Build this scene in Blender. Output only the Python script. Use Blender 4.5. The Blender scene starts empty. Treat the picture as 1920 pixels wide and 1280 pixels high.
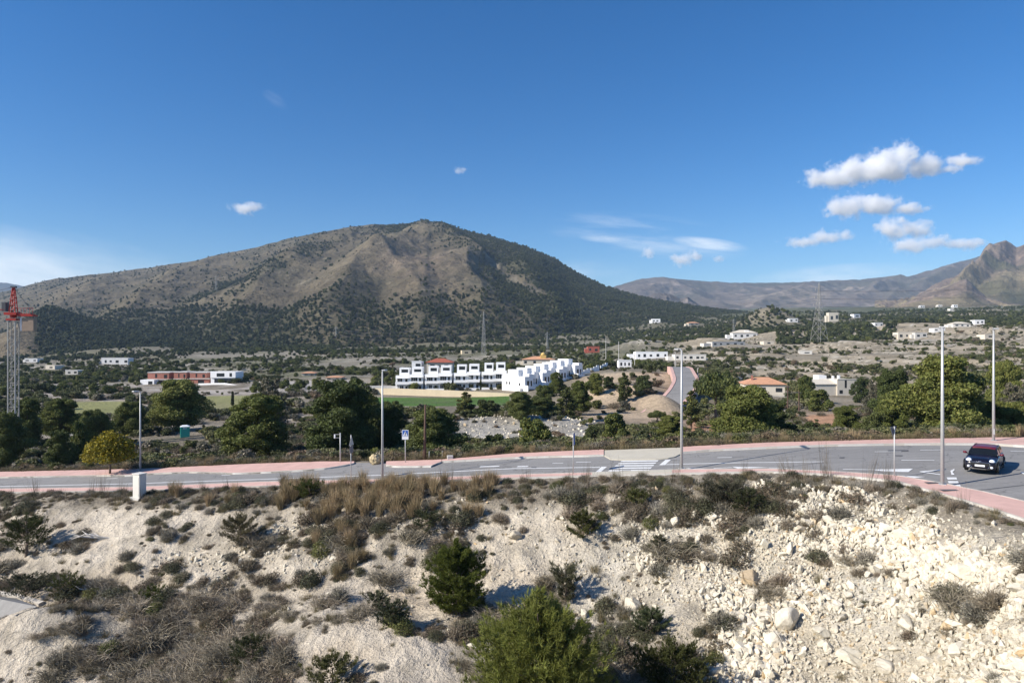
import bpy, bmesh, math, random
import numpy as np
from mathutils import Vector, Matrix

# ------------------------------------------------------------------ camera, sky, sun, exposure
F, CX, CY = 1280.0, 960.0, 640.0          # focal length and centre of the photograph in its own pixels
SC = bpy.context.scene
COL = SC.collection
cam_d = bpy.data.cameras.new('camera')
cam = bpy.data.objects.new('camera', cam_d)
COL.objects.link(cam)
cam.location = (0, 0, 0)
cam.rotation_euler = (math.radians(90), 0, 0)
cam_d.sensor_width = 36.0
cam_d.lens = 36.0 * F / 1920.0
cam_d.clip_start = 0.5
cam_d.clip_end = 60000
SC.camera = cam

SUN_EL = math.radians(33)
SUN_AZ = math.atan2(-0.93, -0.37)          # where the sun stands, from +Y towards +X
world = bpy.data.worlds.new('World')
SC.world = world
world.use_nodes = True
wn = world.node_tree
bg = wn.nodes['Background']
sky = wn.nodes.new('ShaderNodeTexSky')
sky.sky_type = 'NISHITA'
sky.sun_disc = False
sky.sun_elevation = SUN_EL
sky.sun_rotation = SUN_AZ
sky.altitude = 300
sky.air_density = 1.0
sky.dust_density = 0.35
sky.ozone_density = 5.0
hsv = wn.nodes.new('ShaderNodeHueSaturation')
hsv.inputs['Saturation'].default_value = 1.30
hsv.inputs['Hue'].default_value = 0.505
wn.links.new(sky.outputs[0], hsv.inputs['Color'])
bg.inputs['Strength'].default_value = 0.094

sun_d = bpy.data.lights.new('sun', 'SUN')
sun_d.energy = 5.0
sun_d.angle = math.radians(0.53)
sun_d.color = (1.0, 0.93, 0.83)
sun = bpy.data.objects.new('sun', sun_d)
COL.objects.link(sun)
sdir = Vector((math.sin(SUN_AZ) * math.cos(SUN_EL), math.cos(SUN_AZ) * math.cos(SUN_EL), math.sin(SUN_EL)))
sun.rotation_euler = sdir.to_track_quat('Z', 'Y').to_euler()
sun.location = sdir * 200

SC.view_settings.view_transform = 'Standard'
SC.view_settings.look = 'None'
SC.view_settings.exposure = 0.5
SC.view_settings.gamma = 1.0
SC.view_settings.use_curve_mapping = False
SC.render.engine = 'CYCLES'
SC.cycles.max_bounces = 12
SC.cycles.diffuse_bounces = 2
SC.cycles.glossy_bounces = 2
SC.cycles.transmission_bounces = 2
SC.cycles.volume_bounces = 10
SC.cycles.transparent_max_bounces = 12
SC.cycles.use_denoising = True
SC.cycles.volume_max_steps = 64

# thin high cloud near the horizon is part of the sky itself (ice haze at no particular distance)
def wnode(t, **kw):
    n = wn.nodes.new(t)
    for k, v in kw.items():
        setattr(n, k, v)
    return n
def wmath(op, a, b=None, clamp=False):
    n = wnode('ShaderNodeMath', operation=op, use_clamp=clamp)
    for i, v in enumerate((a, b)):
        if v is None: continue
        if isinstance(v, (int, float)): n.inputs[i].default_value = v
        else: wn.links.new(v, n.inputs[i])
    return n.outputs[0]
tc = wnode('ShaderNodeTexCoord')
sep = wnode('ShaderNodeSeparateXYZ')
wn.links.new(tc.outputs['Generated'], sep.inputs[0])
az = wmath('ARCTAN2', sep.outputs[0], sep.outputs[1])
el = wmath('ARCSINE', sep.outputs[2])
comb = wnode('ShaderNodeCombineXYZ')
wn.links.new(az, comb.inputs[0]); wn.links.new(el, comb.inputs[1])
def cirrus(az0, el0, wa, we, slope, scale, stretch, lo, hi, amount, seed, edge=1.0):
    # a soft-edged streak field centred on (az0, el0), widths wa x we radians, tilted by slope
    da = wmath('SUBTRACT', az, az0)
    de = wmath('SUBTRACT', wmath('SUBTRACT', el, el0), wmath('MULTIPLY', da, slope))
    u = wmath('DIVIDE', da, wa); v = wmath('DIVIDE', de, we)
    r2 = wmath('ADD', wmath('MULTIPLY', u, u), wmath('MULTIPLY', v, v))
    m = wmath('SUBTRACT', 1.0, r2, True)
    cb = wnode('ShaderNodeCombineXYZ')
    wn.links.new(wmath('MULTIPLY', da, 1.0), cb.inputs[0])
    wn.links.new(wmath('MULTIPLY', de, stretch), cb.inputs[1])
    cb.inputs[2].default_value = seed
    nz = wnode('ShaderNodeTexNoise')
    nz.inputs['Scale'].default_value = scale
    nz.inputs['Detail'].default_value = 7
    nz.inputs['Roughness'].default_value = 0.62
    wn.links.new(cb.outputs[0], nz.inputs['Vector'])
    mr = wnode('ShaderNodeMapRange', interpolation_type='SMOOTHSTEP')
    wn.links.new(nz.outputs[0], mr.inputs['Value'])
    mr.inputs['From Min'].default_value = lo
    mr.inputs['From Max'].default_value = hi
    return wmath('MULTIPLY', wmath('MULTIPLY', m, mr.outputs[0]), amount, True)
def ang(px, py):
    x, z = (px - CX) / F, (CY - py) / F
    return math.atan(x), math.atan2(z, math.hypot(1, x))
layers = []
a, e = ang(0, 505); layers.append(cirrus(a - 0.05, e, 0.26, 0.062, -0.10, 3.2, 3.0, 0.22, 0.62, 0.95, 1.3))
a, e = ang(160, 480); layers.append(cirrus(a, e, 0.14, 0.03, -0.16, 6.0, 3.0, 0.35, 0.8, 0.35, 4.1))
a, e = ang(1210, 445); layers.append(cirrus(a, e, 0.15, 0.035, -0.13, 7.0, 7.0, 0.42, 0.78, 0.42, 7.7))
a, e = ang(1330, 458); layers.append(cirrus(a, e, 0.055, 0.010, -0.16, 9.0, 6.0, 0.30, 0.66, 0.75, 2.9))
a, e = ang(1135, 447); layers.append(cirrus(a, e, 0.045, 0.007, -0.10, 9.0, 6.0, 0.30, 0.7, 0.5, 5.9))
a, e = ang(516, 187); layers.append(cirrus(a, e, 0.018, 0.010, -0.4, 22.0, 3.0, 0.35, 0.75, 0.07, 3.3))
a, e = ang(1580, 518); layers.append(cirrus(a, e, 0.12, 0.018, 0.0, 8.0, 4.0, 0.35, 0.75, 0.5, 9.1))
a, e = ang(1100, 520); layers.append(cirrus(a, e, 0.08, 0.03, 0.0, 8.0, 3.0, 0.35, 0.8, 0.35, 9.9))
tot = layers[0]
for l in layers[1:]:
    tot = wmath('MAXIMUM', tot, l)
mixc = wnode('ShaderNodeMix', data_type='RGBA')
wn.links.new(tot, mixc.inputs['Factor'])
wn.links.new(hsv.outputs[0], mixc.inputs['A'])
mixc.inputs['B'].default_value = (8.2, 8.6, 9.0, 1)
wn.links.new(mixc.outputs['Result'], bg.inputs['Color'])

# ------------------------------------------------------------------ small helpers
rng = np.random.default_rng(7)
random.seed(7)
def tag(o, label=None, cat=None, group=None, kind=None):
    if label: o['label'] = label
    if cat: o['category'] = cat
    if group: o['group'] = group
    if kind: o['kind'] = kind
    return o
def link(name, me, mat=None, parent=None, loc=(0, 0, 0), rotz=0.0):
    o = bpy.data.objects.new(name, me)
    COL.objects.link(o)
    if mat is not None and not me.materials:
        me.materials.append(mat)
    o.location = loc
    o.rotation_euler = (0, 0, rotz)
    if parent is not None:
        o.parent = parent
    return o
def empty(name, loc, rotz=0.0, label=None, cat=None, group=None):
    o = bpy.data.objects.new(name, None)
    COL.objects.link(o)
    o.empty_display_size = 0.3
    o.location = loc
    o.rotation_euler = (0, 0, rotz)
    return tag(o, label, cat, group)
def mesh_np(name, V, Fs, cols=None, smooth=False):
    V = np.asarray(V, dtype=np.float32); Fs = np.asarray(Fs, dtype=np.int32)
    n = Fs.shape[1]
    me = bpy.data.meshes.new(name)
    me.vertices.add(len(V)); me.vertices.foreach_set('co', V.ravel())
    me.loops.add(Fs.size); me.loops.foreach_set('vertex_index', Fs.ravel())
    me.polygons.add(len(Fs))
    me.polygons.foreach_set('loop_start', np.arange(0, Fs.size, n, dtype=np.int32))
    me.polygons.foreach_set('use_smooth', np.full(len(Fs), smooth))
    if cols is not None:
        at = me.color_attributes.new('Col', 'FLOAT_COLOR', 'POINT')
        c4 = np.ones((len(V), 4), dtype=np.float32); c4[:, :3] = cols
        at.data.foreach_set('color', c4.ravel())
    me.update(calc_edges=True)
    me.validate()
    return me
class MB:
    """collects boxes, bars, tubes and polygons; build() links them as one mesh"""
    def __init__(s): s.v = []; s.f = []
    def add(s, vs, fs):
        b = len(s.v); s.v += [tuple(v) for v in vs]; s.f += [tuple(i + b for i in f) for f in fs]; return s
    def box(s, x0, x1, y0, y1, z0, z1):
        return s.add([(x0,y0,z0),(x1,y0,z0),(x1,y1,z0),(x0,y1,z0),(x0,y0,z1),(x1,y0,z1),(x1,y1,z1),(x0,y1,z1)],
                     [(0,3,2,1),(4,5,6,7),(0,1,5,4),(1,2,6,5),(2,3,7,6),(3,0,4,7)])
    def tube(s, pts, rads, n=8, cap=True):
        pts = [Vector(p) for p in pts]
        if isinstance(rads, (int, float)): rads = [rads] * len(pts)
        vs = []; 
        for i, p in enumerate(pts):
            d = (pts[min(i + 1, len(pts) - 1)] - pts[max(i - 1, 0)]).normalized()
            a = Vector((0, 0, 1)) if abs(d.z) < 0.9 else Vector((1, 0, 0))
            u = d.cross(a).normalized(); w = d.cross(u)
            for k in range(n):
                t = 2 * math.pi * k / n
                vs.append(p + (u * math.cos(t) + w * math.sin(t)) * rads[i])
        fs = []
        for i in range(len(pts) - 1):
            for k in range(n):
                fs.append((i*n+k, i*n+(k+1)%n, (i+1)*n+(k+1)%n, (i+1)*n+k))
        if cap:
            fs.append(tuple(range(n))[::-1]); fs.append(tuple(range((len(pts)-1)*n, len(pts)*n)))
        return s.add(vs, fs)
    def prism(s, poly, z0, z1):
        n = len(poly)
        vs = [(x, y, z0) for x, y in poly] + [(x, y, z1) for x, y in poly]
        fs = [tuple(range(n))[::-1], tuple(range(n, 2*n))] + [(i, (i+1)%n, n+(i+1)%n, n+i) for i in range(n)]
        return s.add(vs, fs)
    def build(s, name, mat=None, parent=None, smooth=False, loc=(0,0,0), rotz=0.0):
        me = bpy.data.meshes.new(name)
        me.from_pydata(s.v, [], s.f); me.update()
        bm = bmesh.new(); bm.from_mesh(me); bmesh.ops.recalc_face_normals(bm, faces=bm.faces); bm.to_mesh(me); bm.free()
        if smooth: me.polygons.foreach_set('use_smooth', [True]*len(me.polygons))
        return link(name, me, mat, parent, loc, rotz)
def bevel(o, w=0.02, seg=2):
    m = o.modifiers.new('bevel', 'BEVEL'); m.width = w; m.segments = seg; m.limit_method = 'ANGLE'; m.angle_limit = math.radians(35)
    return o

# value noise
_perm = rng.integers(0, 2**31, 4096)
def _h(ix, iy, seed):
    return (_perm[(ix * 73 + iy * 1597 + seed * 911 + _perm[(iy + seed * 17) & 4095]) & 4095] / 2**31)
def vnoise(x, y, seed=0):
    x = np.asarray(x, float); y = np.asarray(y, float)
    ix = np.floor(x).astype(np.int64); iy = np.floor(y).astype(np.int64)
    fx = x - ix; fy = y - iy
    fx = fx*fx*fx*(fx*(fx*6-15)+10); fy = fy*fy*fy*(fy*(fy*6-15)+10)
    a = _h(ix, iy, seed); b = _h(ix+1, iy, seed); c = _h(ix, iy+1, seed); d = _h(ix+1, iy+1, seed)
    return (a*(1-fx)+b*fx)*(1-fy) + (c*(1-fx)+d*fx)*fy
def fbm(x, y, oct=4, seed=0, gain=0.5):
    x = np.asarray(x, float); y = np.asarray(y, float)
    s = 0; a = 1; t = 0
    for i in range(oct):
        s = s + a*(vnoise(x*2**i + 13.7*i, y*2**i - 7.1*i, seed+i) - 0.5); t += a*0.5; a *= gain
    return s / t
def ridged(x, y, oct=4, seed=0):
    s = 0; a = 1; t = 0
    for i in range(oct):
        n = 1 - np.abs(2*vnoise(x*2**i + 3.3*i, y*2**i + 9.1*i, seed+i) - 1)
        s = s + a*n; t += a; a *= 0.5
    return s / t
def sstep(a, b, x):
    t = np.clip((np.asarray(x, float) - a) / (b - a), 0, 1); return t*t*(3-2*t)

# ------------------------------------------------------------------ materials
def new_mat(name):
    m = bpy.data.materials.new(name); m.use_nodes = True
    nt = m.node_tree; p = nt.nodes['Principled BSDF']
    return m, nt, p
def N(nt, t, **kw):
    n = nt.nodes.new(t)
    for k, v in kw.items(): setattr(n, k, v)
    return n
def mat(name, col, rough=0.7, var=0.12, scale=3.0, metal=0.0, bump=0.0, bscale=20.0, spec=0.4):
    m, nt, p = new_mat(name)
    p.inputs['Roughness'].default_value = rough
    p.inputs['Metallic'].default_value = metal
    p.inputs['Specular IOR Level'].default_value = spec
    co = N(nt, 'ShaderNodeTexCoord')
    nz = N(nt, 'ShaderNodeTexNoise'); nz.inputs['Scale'].default_value = scale; nz.inputs['Detail'].default_value = 6; nz.inputs['Roughness'].default_value = 0.65
    nt.links.new(co.outputs['Object'], nz.inputs['Vector'])
    mr = N(nt, 'ShaderNodeMapRange'); mr.inputs['From Min'].default_value = 0.3; mr.inputs['From Max'].default_value = 0.7
    mr.inputs['To Min'].default_value = 1 - var; mr.inputs['To Max'].default_value = 1 + var
    nt.links.new(nz.outputs[0], mr.inputs['Value'])
    mx = N(nt, 'ShaderNodeMix', data_type='RGBA', blend_type='MULTIPLY'); mx.inputs['Factor'].default_value = 1
    mx.inputs['A'].default_value = (*col, 1)
    nt.links.new(mr.outputs[0], mx.inputs['B'])
    nt.links.new(mx.outputs['Result'], p.inputs['Base Color'])
    if bump:
        n2 = N(nt, 'ShaderNodeTexNoise'); n2.inputs['Scale'].default_value = bscale; n2.inputs['Detail'].default_value = 5
        nt.links.new(co.outputs['Object'], n2.inputs['Vector'])
        b = N(nt, 'ShaderNodeBump'); b.inputs['Strength'].default_value = 1.0; b.inputs['Distance'].default_value = bump
        nt.links.new(n2.outputs[0], b.inputs['Height']); nt.links.new(b.outputs[0], p.inputs['Normal'])
    return m
def leaf_mat(name, trans=0.25, var=0.3, hue=0.02, rough=0.65):
    """foliage: mesh colour attribute, varied per plant; thin leaves let some light through"""
    m, nt, p = new_mat(name)
    at = N(nt, 'ShaderNodeAttribute', attribute_name='Col')
    oi = N(nt, 'ShaderNodeObjectInfo')
    mr = N(nt, 'ShaderNodeMapRange'); mr.inputs['To Min'].default_value = 1-var; mr.inputs['To Max'].default_value = 1+var
    nt.links.new(oi.outputs['Random'], mr.inputs['Value'])
    hs = N(nt, 'ShaderNodeHueSaturation')
    nt.links.new(mr.outputs[0], hs.inputs['Value'])
    mr2 = N(nt, 'ShaderNodeMapRange'); mr2.inputs['To Min'].default_value = 0.5+hue; mr2.inputs['To Max'].default_value = 0.5-hue
    nt.links.new(oi.outputs['Random'], mr2.inputs['Value']); nt.links.new(mr2.outputs[0], hs.inputs['Hue'])
    nt.links.new(at.outputs['Color'], hs.inputs['Color'])
    nt.links.new(hs.outputs[0], p.inputs['Base Color'])
    p.inputs['Roughness'].default_value = rough
    p.inputs['Specular IOR Level'].default_value = 0.25
    tr = N(nt, 'ShaderNodeBsdfTranslucent'); nt.links.new(hs.outputs[0], tr.inputs['Color'])
    ms = N(nt, 'ShaderNodeMixShader'); ms.inputs[0].default_value = trans
    nt.links.new(p.outputs[0], ms.inputs[1]); nt.links.new(tr.outputs[0], ms.inputs[2])
    nt.links.new(ms.outputs[0], nt.nodes['Material Output'].inputs['Surface'])
    return m
def ground_mat(name, fine=9.0, mid=0.9, big=0.06, bump=0.12, contrast=0.22, pebble=0.0):
    m, nt, p = new_mat(name)
    p.inputs['Roughness'].default_value = 0.95
    p.inputs['Specular IOR Level'].default_value = 0.15
    at = N(nt, 'ShaderNodeAttribute', attribute_name='Col')
    co = N(nt, 'ShaderNodeTexCoord')
    prev = at.outputs['Color']
    hs = []
    for sc_, k, d in ((fine, contrast, 8), (mid, contrast, 5), (big, contrast*0.8, 4)):
        nz = N(nt, 'ShaderNodeTexNoise'); nz.inputs['Scale'].default_value = sc_; nz.inputs['Detail'].default_value = d; nz.inputs['Roughness'].default_value = 0.68
        nt.links.new(co.outputs['Object'], nz.inputs['Vector'])
        mr = N(nt, 'ShaderNodeMapRange'); mr.inputs['From Min'].default_value = 0.32; mr.inputs['From Max'].default_value = 0.68
        mr.inputs['To Min'].default_value = 1-k; mr.inputs['To Max'].default_value = 1+k
        nt.links.new(nz.outputs[0], mr.inputs['Value'])
        mx = N(nt, 'ShaderNodeMix', data_type='RGBA', blend_type='MULTIPLY'); mx.inputs['Factor'].default_value = 1
        nt.links.new(prev, mx.inputs['A']); nt.links.new(mr.outputs[0], mx.inputs['B'])
        prev = mx.outputs['Result']; hs.append(nz.outputs[0])
    nt.links.new(prev, p.inputs['Base Color'])
    b = N(nt, 'ShaderNodeBump'); b.inputs['Strength'].default_value = 1.0; b.inputs['Distance'].default_value = bump
    nt.links.new(hs[0], b.inputs['Height'])
    b2 = N(nt, 'ShaderNodeBump'); b2.inputs['Strength'].default_value = 1.0; b2.inputs['Distance'].default_value = bump*5
    nt.links.new(hs[1], b2.inputs['Height']); nt.links.new(b.outputs[0], b2.inputs['Normal'])
    nt.links.new(b2.outputs[0], p.inputs['Normal'])
    return m
def stone_mat(name, col, var=0.25):
    m, nt, p = new_mat(name)
    p.inputs['Roughness'].default_value = 0.92; p.inputs['Specular IOR Level'].default_value = 0.2
    oi = N(nt, 'ShaderNodeObjectInfo'); co = N(nt, 'ShaderNodeTexCoord')
    rp = N(nt, 'ShaderNodeValToRGB')
    e = rp.color_ramp.elements
    e[0].position = 0.0; e[0].color = (*[c*(1-var) for c in col], 1)
    e[1].position = 1.0; e[1].color = (col[0]*1.12, col[1]*1.12, col[2]*1.16, 1)
    for pos, c in ((0.05, (col[0]*0.92, col[1]*0.74, col[2]*0.52)), (0.09, col), (0.8, (col[0]*1.02, col[1]*1.02, col[2]*1.0))):
        x = e.new(pos); x.color = (*c, 1)
    nt.links.new(oi.outputs['Random'], rp.inputs[0])
    nz = N(nt, 'ShaderNodeTexNoise'); nz.inputs['Scale'].default_value = 3.5; nz.inputs['Detail'].default_value = 7; nz.inputs['Roughness'].default_value = 0.7
    nt.links.new(co.outputs['Object'], nz.inputs['Vector'])
    mr = N(nt, 'ShaderNodeMapRange'); mr.inputs['From Min'].default_value = 0.3; mr.inputs['From Max'].default_value = 0.7; mr.inputs['To Min'].default_value = 0.78; mr.inputs['To Max'].default_value = 1.15
    nt.links.new(nz.outputs[0], mr.inputs['Value'])
    mx = N(nt, 'ShaderNodeMix', data_type='RGBA', blend_type='MULTIPLY'); mx.inputs['Factor'].default_value = 1
    nt.links.new(rp.outputs[0], mx.inputs['A']); nt.links.new(mr.outputs[0], mx.inputs['B'])
    nt.links.new(mx.outputs['Result'], p.inputs['Base Color'])
    b = N(nt, 'ShaderNodeBump'); b.inputs['Distance'].default_value = 0.08; nt.links.new(nz.outputs[0], b.inputs['Height']); nt.links.new(b.outputs[0], p.inputs['Normal'])
    return m
M = {}
M['ground'] = ground_mat('dry_ground')
M['hill'] = ground_mat('hill_ground', fine=0.12, mid=0.02, big=0.004, bump=3.0, contrast=0.25)
M['leaf'] = leaf_mat('foliage')
M['pine'] = leaf_mat('pine_needles', trans=0.22, var=0.22, hue=0.012)
M['dry'] = leaf_mat('dry_twigs', trans=0.1, var=0.25, hue=0.008)
M['bark'] = mat('bark', (0.16, 0.12, 0.09), 0.9, 0.3, 6, bump=0.03)
M['stone'] = stone_mat('pale_limestone', (0.69, 0.625, 0.50))
M['asphalt'] = mat('asphalt', (0.250, 0.240, 0.225), 0.85, 0.10, 0.35, bump=0.004, bscale=60)
def asphalt_mat(name, col):
    m, nt, p = new_mat(name)
    p.inputs['Roughness'].default_value = .88; p.inputs['Specular IOR Level'].default_value = .25
    co = N(nt, 'ShaderNodeTexCoord'); prev = None
    for sc_, k, st__ in ((.12, .10, (1,1,1)), (.9, .10, (.25,1.6,1)), (5.0, .08, (1,1,1)), (45., .16, (1,1,1))):
        mp = N(nt, 'ShaderNodeMapping'); mp.inputs['Scale'].default_value = st__; nt.links.new(co.outputs['Object'], mp.inputs[0])
        nz = N(nt, 'ShaderNodeTexNoise'); nz.inputs['Scale'].default_value = sc_; nz.inputs['Detail'].default_value = 5; nz.inputs['Roughness'].default_value = .65
        nt.links.new(mp.outputs[0], nz.inputs['Vector'])
        mr = N(nt, 'ShaderNodeMapRange'); mr.inputs['From Min'].default_value = .3; mr.inputs['From Max'].default_value = .7; mr.inputs['To Min'].default_value = 1-k; mr.inputs['To Max'].default_value = 1+k
        nt.links.new(nz.outputs[0], mr.inputs['Value'])
        mx = N(nt, 'ShaderNodeMix', data_type='RGBA', blend_type='MULTIPLY'); mx.inputs['Factor'].default_value = 1
        if prev is None: mx.inputs['A'].default_value = (*col, 1)
        else: nt.links.new(prev, mx.inputs['A'])
        nt.links.new(mr.outputs[0], mx.inputs['B']); prev = mx.outputs['Result']
    vo = N(nt, 'ShaderNodeTexVoronoi', feature='DISTANCE_TO_EDGE'); vo.inputs['Scale'].default_value = .22
    wz = N(nt, 'ShaderNodeTexNoise'); wz.inputs['Scale'].default_value = .8; nt.links.new(co.outputs['Object'], wz.inputs['Vector'])
    va = N(nt, 'ShaderNodeVectorMath', operation='MULTIPLY_ADD'); nt.links.new(wz.outputs['Color'], va.inputs[0]); va.inputs[1].default_value = (2.5,2.5,0); nt.links.new(co.outputs['Object'], va.inputs[2])
    nt.links.new(va.outputs[0], vo.inputs['Vector'])
    mr = N(nt, 'ShaderNodeMapRange'); mr.inputs['From Max'].default_value = .012; mr.inputs['To Min'].default_value = .62; mr.inputs['To Max'].default_value = 1.0
    nt.links.new(vo.outputs['Distance'], mr.inputs['Value'])
    mx = N(nt, 'ShaderNodeMix', data_type='RGBA', blend_type='MULTIPLY'); mx.inputs['Factor'].default_value = 1
    nt.links.new(prev, mx.inputs['A']); nt.links.new(mr.outputs[0], mx.inputs['B']); nt.links.new(mx.outputs['Result'], p.inputs['Base Color'])
    return m
def paving_mat(name, col, size=.4):
    m, nt, p = new_mat(name)
    p.inputs['Roughness'].default_value = .88; p.inputs['Specular IOR Level'].default_value = .2
    co = N(nt, 'ShaderNodeTexCoord')
    br = N(nt, 'ShaderNodeTexBrick'); br.offset = .0; br.inputs['Scale'].default_value = 1.0; br.inputs['Brick Width'].default_value = size; br.inputs['Row Height'].default_value = size; br.inputs['Mortar Size'].default_value = .018; br.inputs['Bias'].default_value = 0
    br.inputs['Color1'].default_value = (*[c*.86 for c in col], 1); br.inputs['Color2'].default_value = (*[c*1.1 for c in col], 1); br.inputs['Mortar'].default_value = (*[c*.6 for c in col], 1)
    nt.links.new(co.outputs['Object'], br.inputs['Vector'])
    nz = N(nt, 'ShaderNodeTexNoise'); nz.inputs['Scale'].default_value = .7; nz.inputs['Detail'].default_value = 7; nz.inputs['Roughness'].default_value = .7; nt.links.new(co.outputs['Object'], nz.inputs['Vector'])
    mr = N(nt, 'ShaderNodeMapRange'); mr.inputs['From Min'].default_value = .3; mr.inputs['From Max'].default_value = .7; mr.inputs['To Min'].default_value = .84; mr.inputs['To Max'].default_value = 1.12; nt.links.new(nz.outputs[0], mr.inputs['Value'])
    mx = N(nt, 'ShaderNodeMix', data_type='RGBA', blend_type='MULTIPLY'); mx.inputs['Factor'].default_value = 1
    nt.links.new(br.outputs['Color'], mx.inputs['A']); nt.links.new(mr.outputs[0], mx.inputs['B']); nt.links.new(mx.outputs['Result'], p.inputs['Base Color'])
    return m
M['asphalt'] = asphalt_mat('worn_asphalt', (0.245, 0.237, 0.225))
M['paving'] = paving_mat('pink_tiles', (0.57, 0.40, 0.345))
M['asphalt_dark'] = mat('asphalt_dark', (0.10, 0.10, 0.105), 0.85, 0.15, 0.5)
M['paint'] = mat('road_paint', (0.72, 0.72, 0.70), 0.7, 0.10, 2.0)
M['paving'] = mat('pink_paving', (0.60, 0.385, 0.325), 0.85, 0.14, 0.8, bump=0.003, bscale=40)
M['kerb'] = mat('kerb_concrete', (0.50, 0.46, 0.40), 0.85, 0.12, 1.2)
M['landing'] = mat('pale_paving', (0.50, 0.46, 0.37), 0.85, 0.08, 1.0)
M['galv'] = mat('galvanised_steel', (0.50, 0.50, 0.49), 0.5, 0.06, 2.0, metal=0.3)
M['steel_dark'] = mat('dark_steel', (0.10, 0.10, 0.11), 0.5, 0.1, 2.0, metal=0.3)
M['concrete'] = mat('concrete', (0.55, 0.53, 0.49), 0.85, 0.12, 1.2)
M['white'] = mat('white_render', (0.88, 0.875, 0.86), 0.8, 0.04, 0.3)
M['offwhite'] = mat('cream_render', (0.62, 0.56, 0.46), 0.85, 0.08, 0.4)
M['tan'] = mat('tan_render', (0.66, 0.55, 0.38), 0.85, 0.08, 0.3)
M['ochre'] = mat('ochre_render', (0.62, 0.42, 0.14), 0.85, 0.08, 0.4)
M['red_render'] = mat('red_render', (0.36, 0.10, 0.07), 0.85, 0.12, 0.5)
M['brick'] = mat('red_brick', (0.36, 0.15, 0.11), 0.9, 0.18, 1.5)
M['rooftile'] = mat('terracotta_roof', (0.55, 0.29, 0.17), 0.85, 0.15, 1.2, bump=0.03, bscale=8)
M['glass'] = mat('dark_glass', (0.03, 0.035, 0.04), 0.12, 0.1, 0.5, spec=0.6)
M['crane_red'] = mat('crane_red', (0.42, 0.035, 0.025), 0.5, 0.12, 1.0)
M['crane_grey'] = mat('crane_galvanised', (0.42, 0.41, 0.38), 0.55, 0.12, 1.0, metal=0.2)
M['teal'] = mat('teal_plastic', (0.05, 0.42, 0.30), 0.45, 0.06, 1.0)
M['wood'] = mat('dark_wood', (0.10, 0.06, 0.045), 0.9, 0.25, 3.0)
M['sign_back'] = mat('sign_back', (0.17, 0.17, 0.19), 0.5, 0.08, 2.0, metal=0.3)
M['sign_blue'] = mat('sign_blue', (0.03, 0.11, 0.42), 0.4, 0.03)
M['sign_white'] = mat('sign_white', (0.80, 0.81, 0.82), 0.4, 0.03)
M['sign_red'] = mat('sign_red', (0.50, 0.03, 0.03), 0.4, 0.03)
M['black'] = mat('black_plastic', (0.015, 0.015, 0.016), 0.45, 0.05)
M['rubber'] = mat('tyre_rubber', (0.02, 0.02, 0.02), 0.85, 0.1)
# ------------------------------------------------------------------ the lie of the land
# camera stands at the origin, 7-13 m above the road; x right, y ahead, z up, metres
def zroad(x):
    x = np.asarray(x, float)
    hi = -7.47 + 0.03*(x-22)
    lo = -9.45 + 0.09*x
    k = 0.25
    return -np.log(np.exp(-lo/k*1.0) + np.exp(-hi/k*1.0))*k     # soft minimum: the slope eases off at the roundabout
def at(px, py, Y): return Vector(((px-CX)/F*Y, Y, (CY-py)/F*Y))
def on_road(px, py, dz=0.0):
    lo, hi = 8.0, 160.0
    for _ in range(60):
        m = (lo+hi)/2
        if (CY-py)/F*m > float(zroad((px-CX)/F*m)) : lo = m
        else: hi = m
    p = at(px, py, lo); p.z = float(zroad(p.x)) + dz
    return p
PN = [(-700,960),(0,925),(250,922),(480,914),(720,907.5),(960,899),(1120,894),(1280,890),(1440,887),(1560,893),(1680,905),(1767,930),(1840,951),(1920,978),(2100,1030),(2900,1280)]
PKN= [(-700,945),(0,918),(250,915),(480,905.5),(720,900.5),(960,892),(1120,888),(1280,882.5),(1440,881.5),(1560,886),(1680,894),(1767,909),(1840,924),(1920,943),(2100,985),(2900,1180)]
PF = [(-700,915),(0,886),(200,882),(300,879),(480,871),(600,867),(720,867),(830,863.5),(960,852.5),(1080,847),(1280,840),(1440,832),(1560,829),(1680,826),(1767,824.5),(1863,822.5),(1920,822.5),(2200,824),(2900,828)]
def interp_curve(C, px):
    a = np.array(C, float); return np.interp(px, a[:,0], a[:,1])
GP = np.arange(-900, 2901, 10.0)
def curveY(C):
    return np.array([on_road(p, float(interp_curve(C, p))).y for p in GP])
YN, YF = curveY(PN), curveY(PF)
def smooth(a, s):
    k = int(s*3); w = np.exp(-0.5*(np.arange(-k, k+1)/s)**2); w /= w.sum()
    return np.convolve(np.pad(a, k, mode='edge'), w, mode='valid')
CP = [-700, 0, 300, 640, 960, 1200, 1440, 1600, 1767, 1920, 2500]
def st(Ys, pys, amp, sm=5):
    Y = smooth(np.interp(GP, CP, np.broadcast_to(np.asarray(Ys, float), (len(CP),))), sm)
    py = smooth(np.interp(GP, CP, pys), sm)
    return [Y, (CY-py)/F*Y, np.full(len(GP), amp)]
xr = lambda Y: (GP-CX)/F*Y
S = []
S.append(st([26,22,20,18,16.5,16.5,16,15,14,12,7], [1700]*11, .4))
S.append(st([40,36,33,30,28.5,28,27.5,26.2,24,20.5,13], [1280]*11, .45))
S.append(st([50,44.5,41.5,38.5,36.5,35,31.5,30,27.3,23.3,15.5], [1120,1118,1118,1115,1115,1130,1140,1135,1130,1120,1200], .5))
offs = smooth(np.interp(GP, CP, [4.5,4.5,3.8,3.4,3.2,2.8,2.6,2.2,1.8,1.3,1.2]), 4)
pyc  = smooth(np.interp(GP, CP, [985,958,950,944,940,925,918,925,948,1003,1100]), 4)
S.append([YN-offs, (CY-pyc)/F*(YN-offs), np.full(len(GP), .28)])
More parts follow.
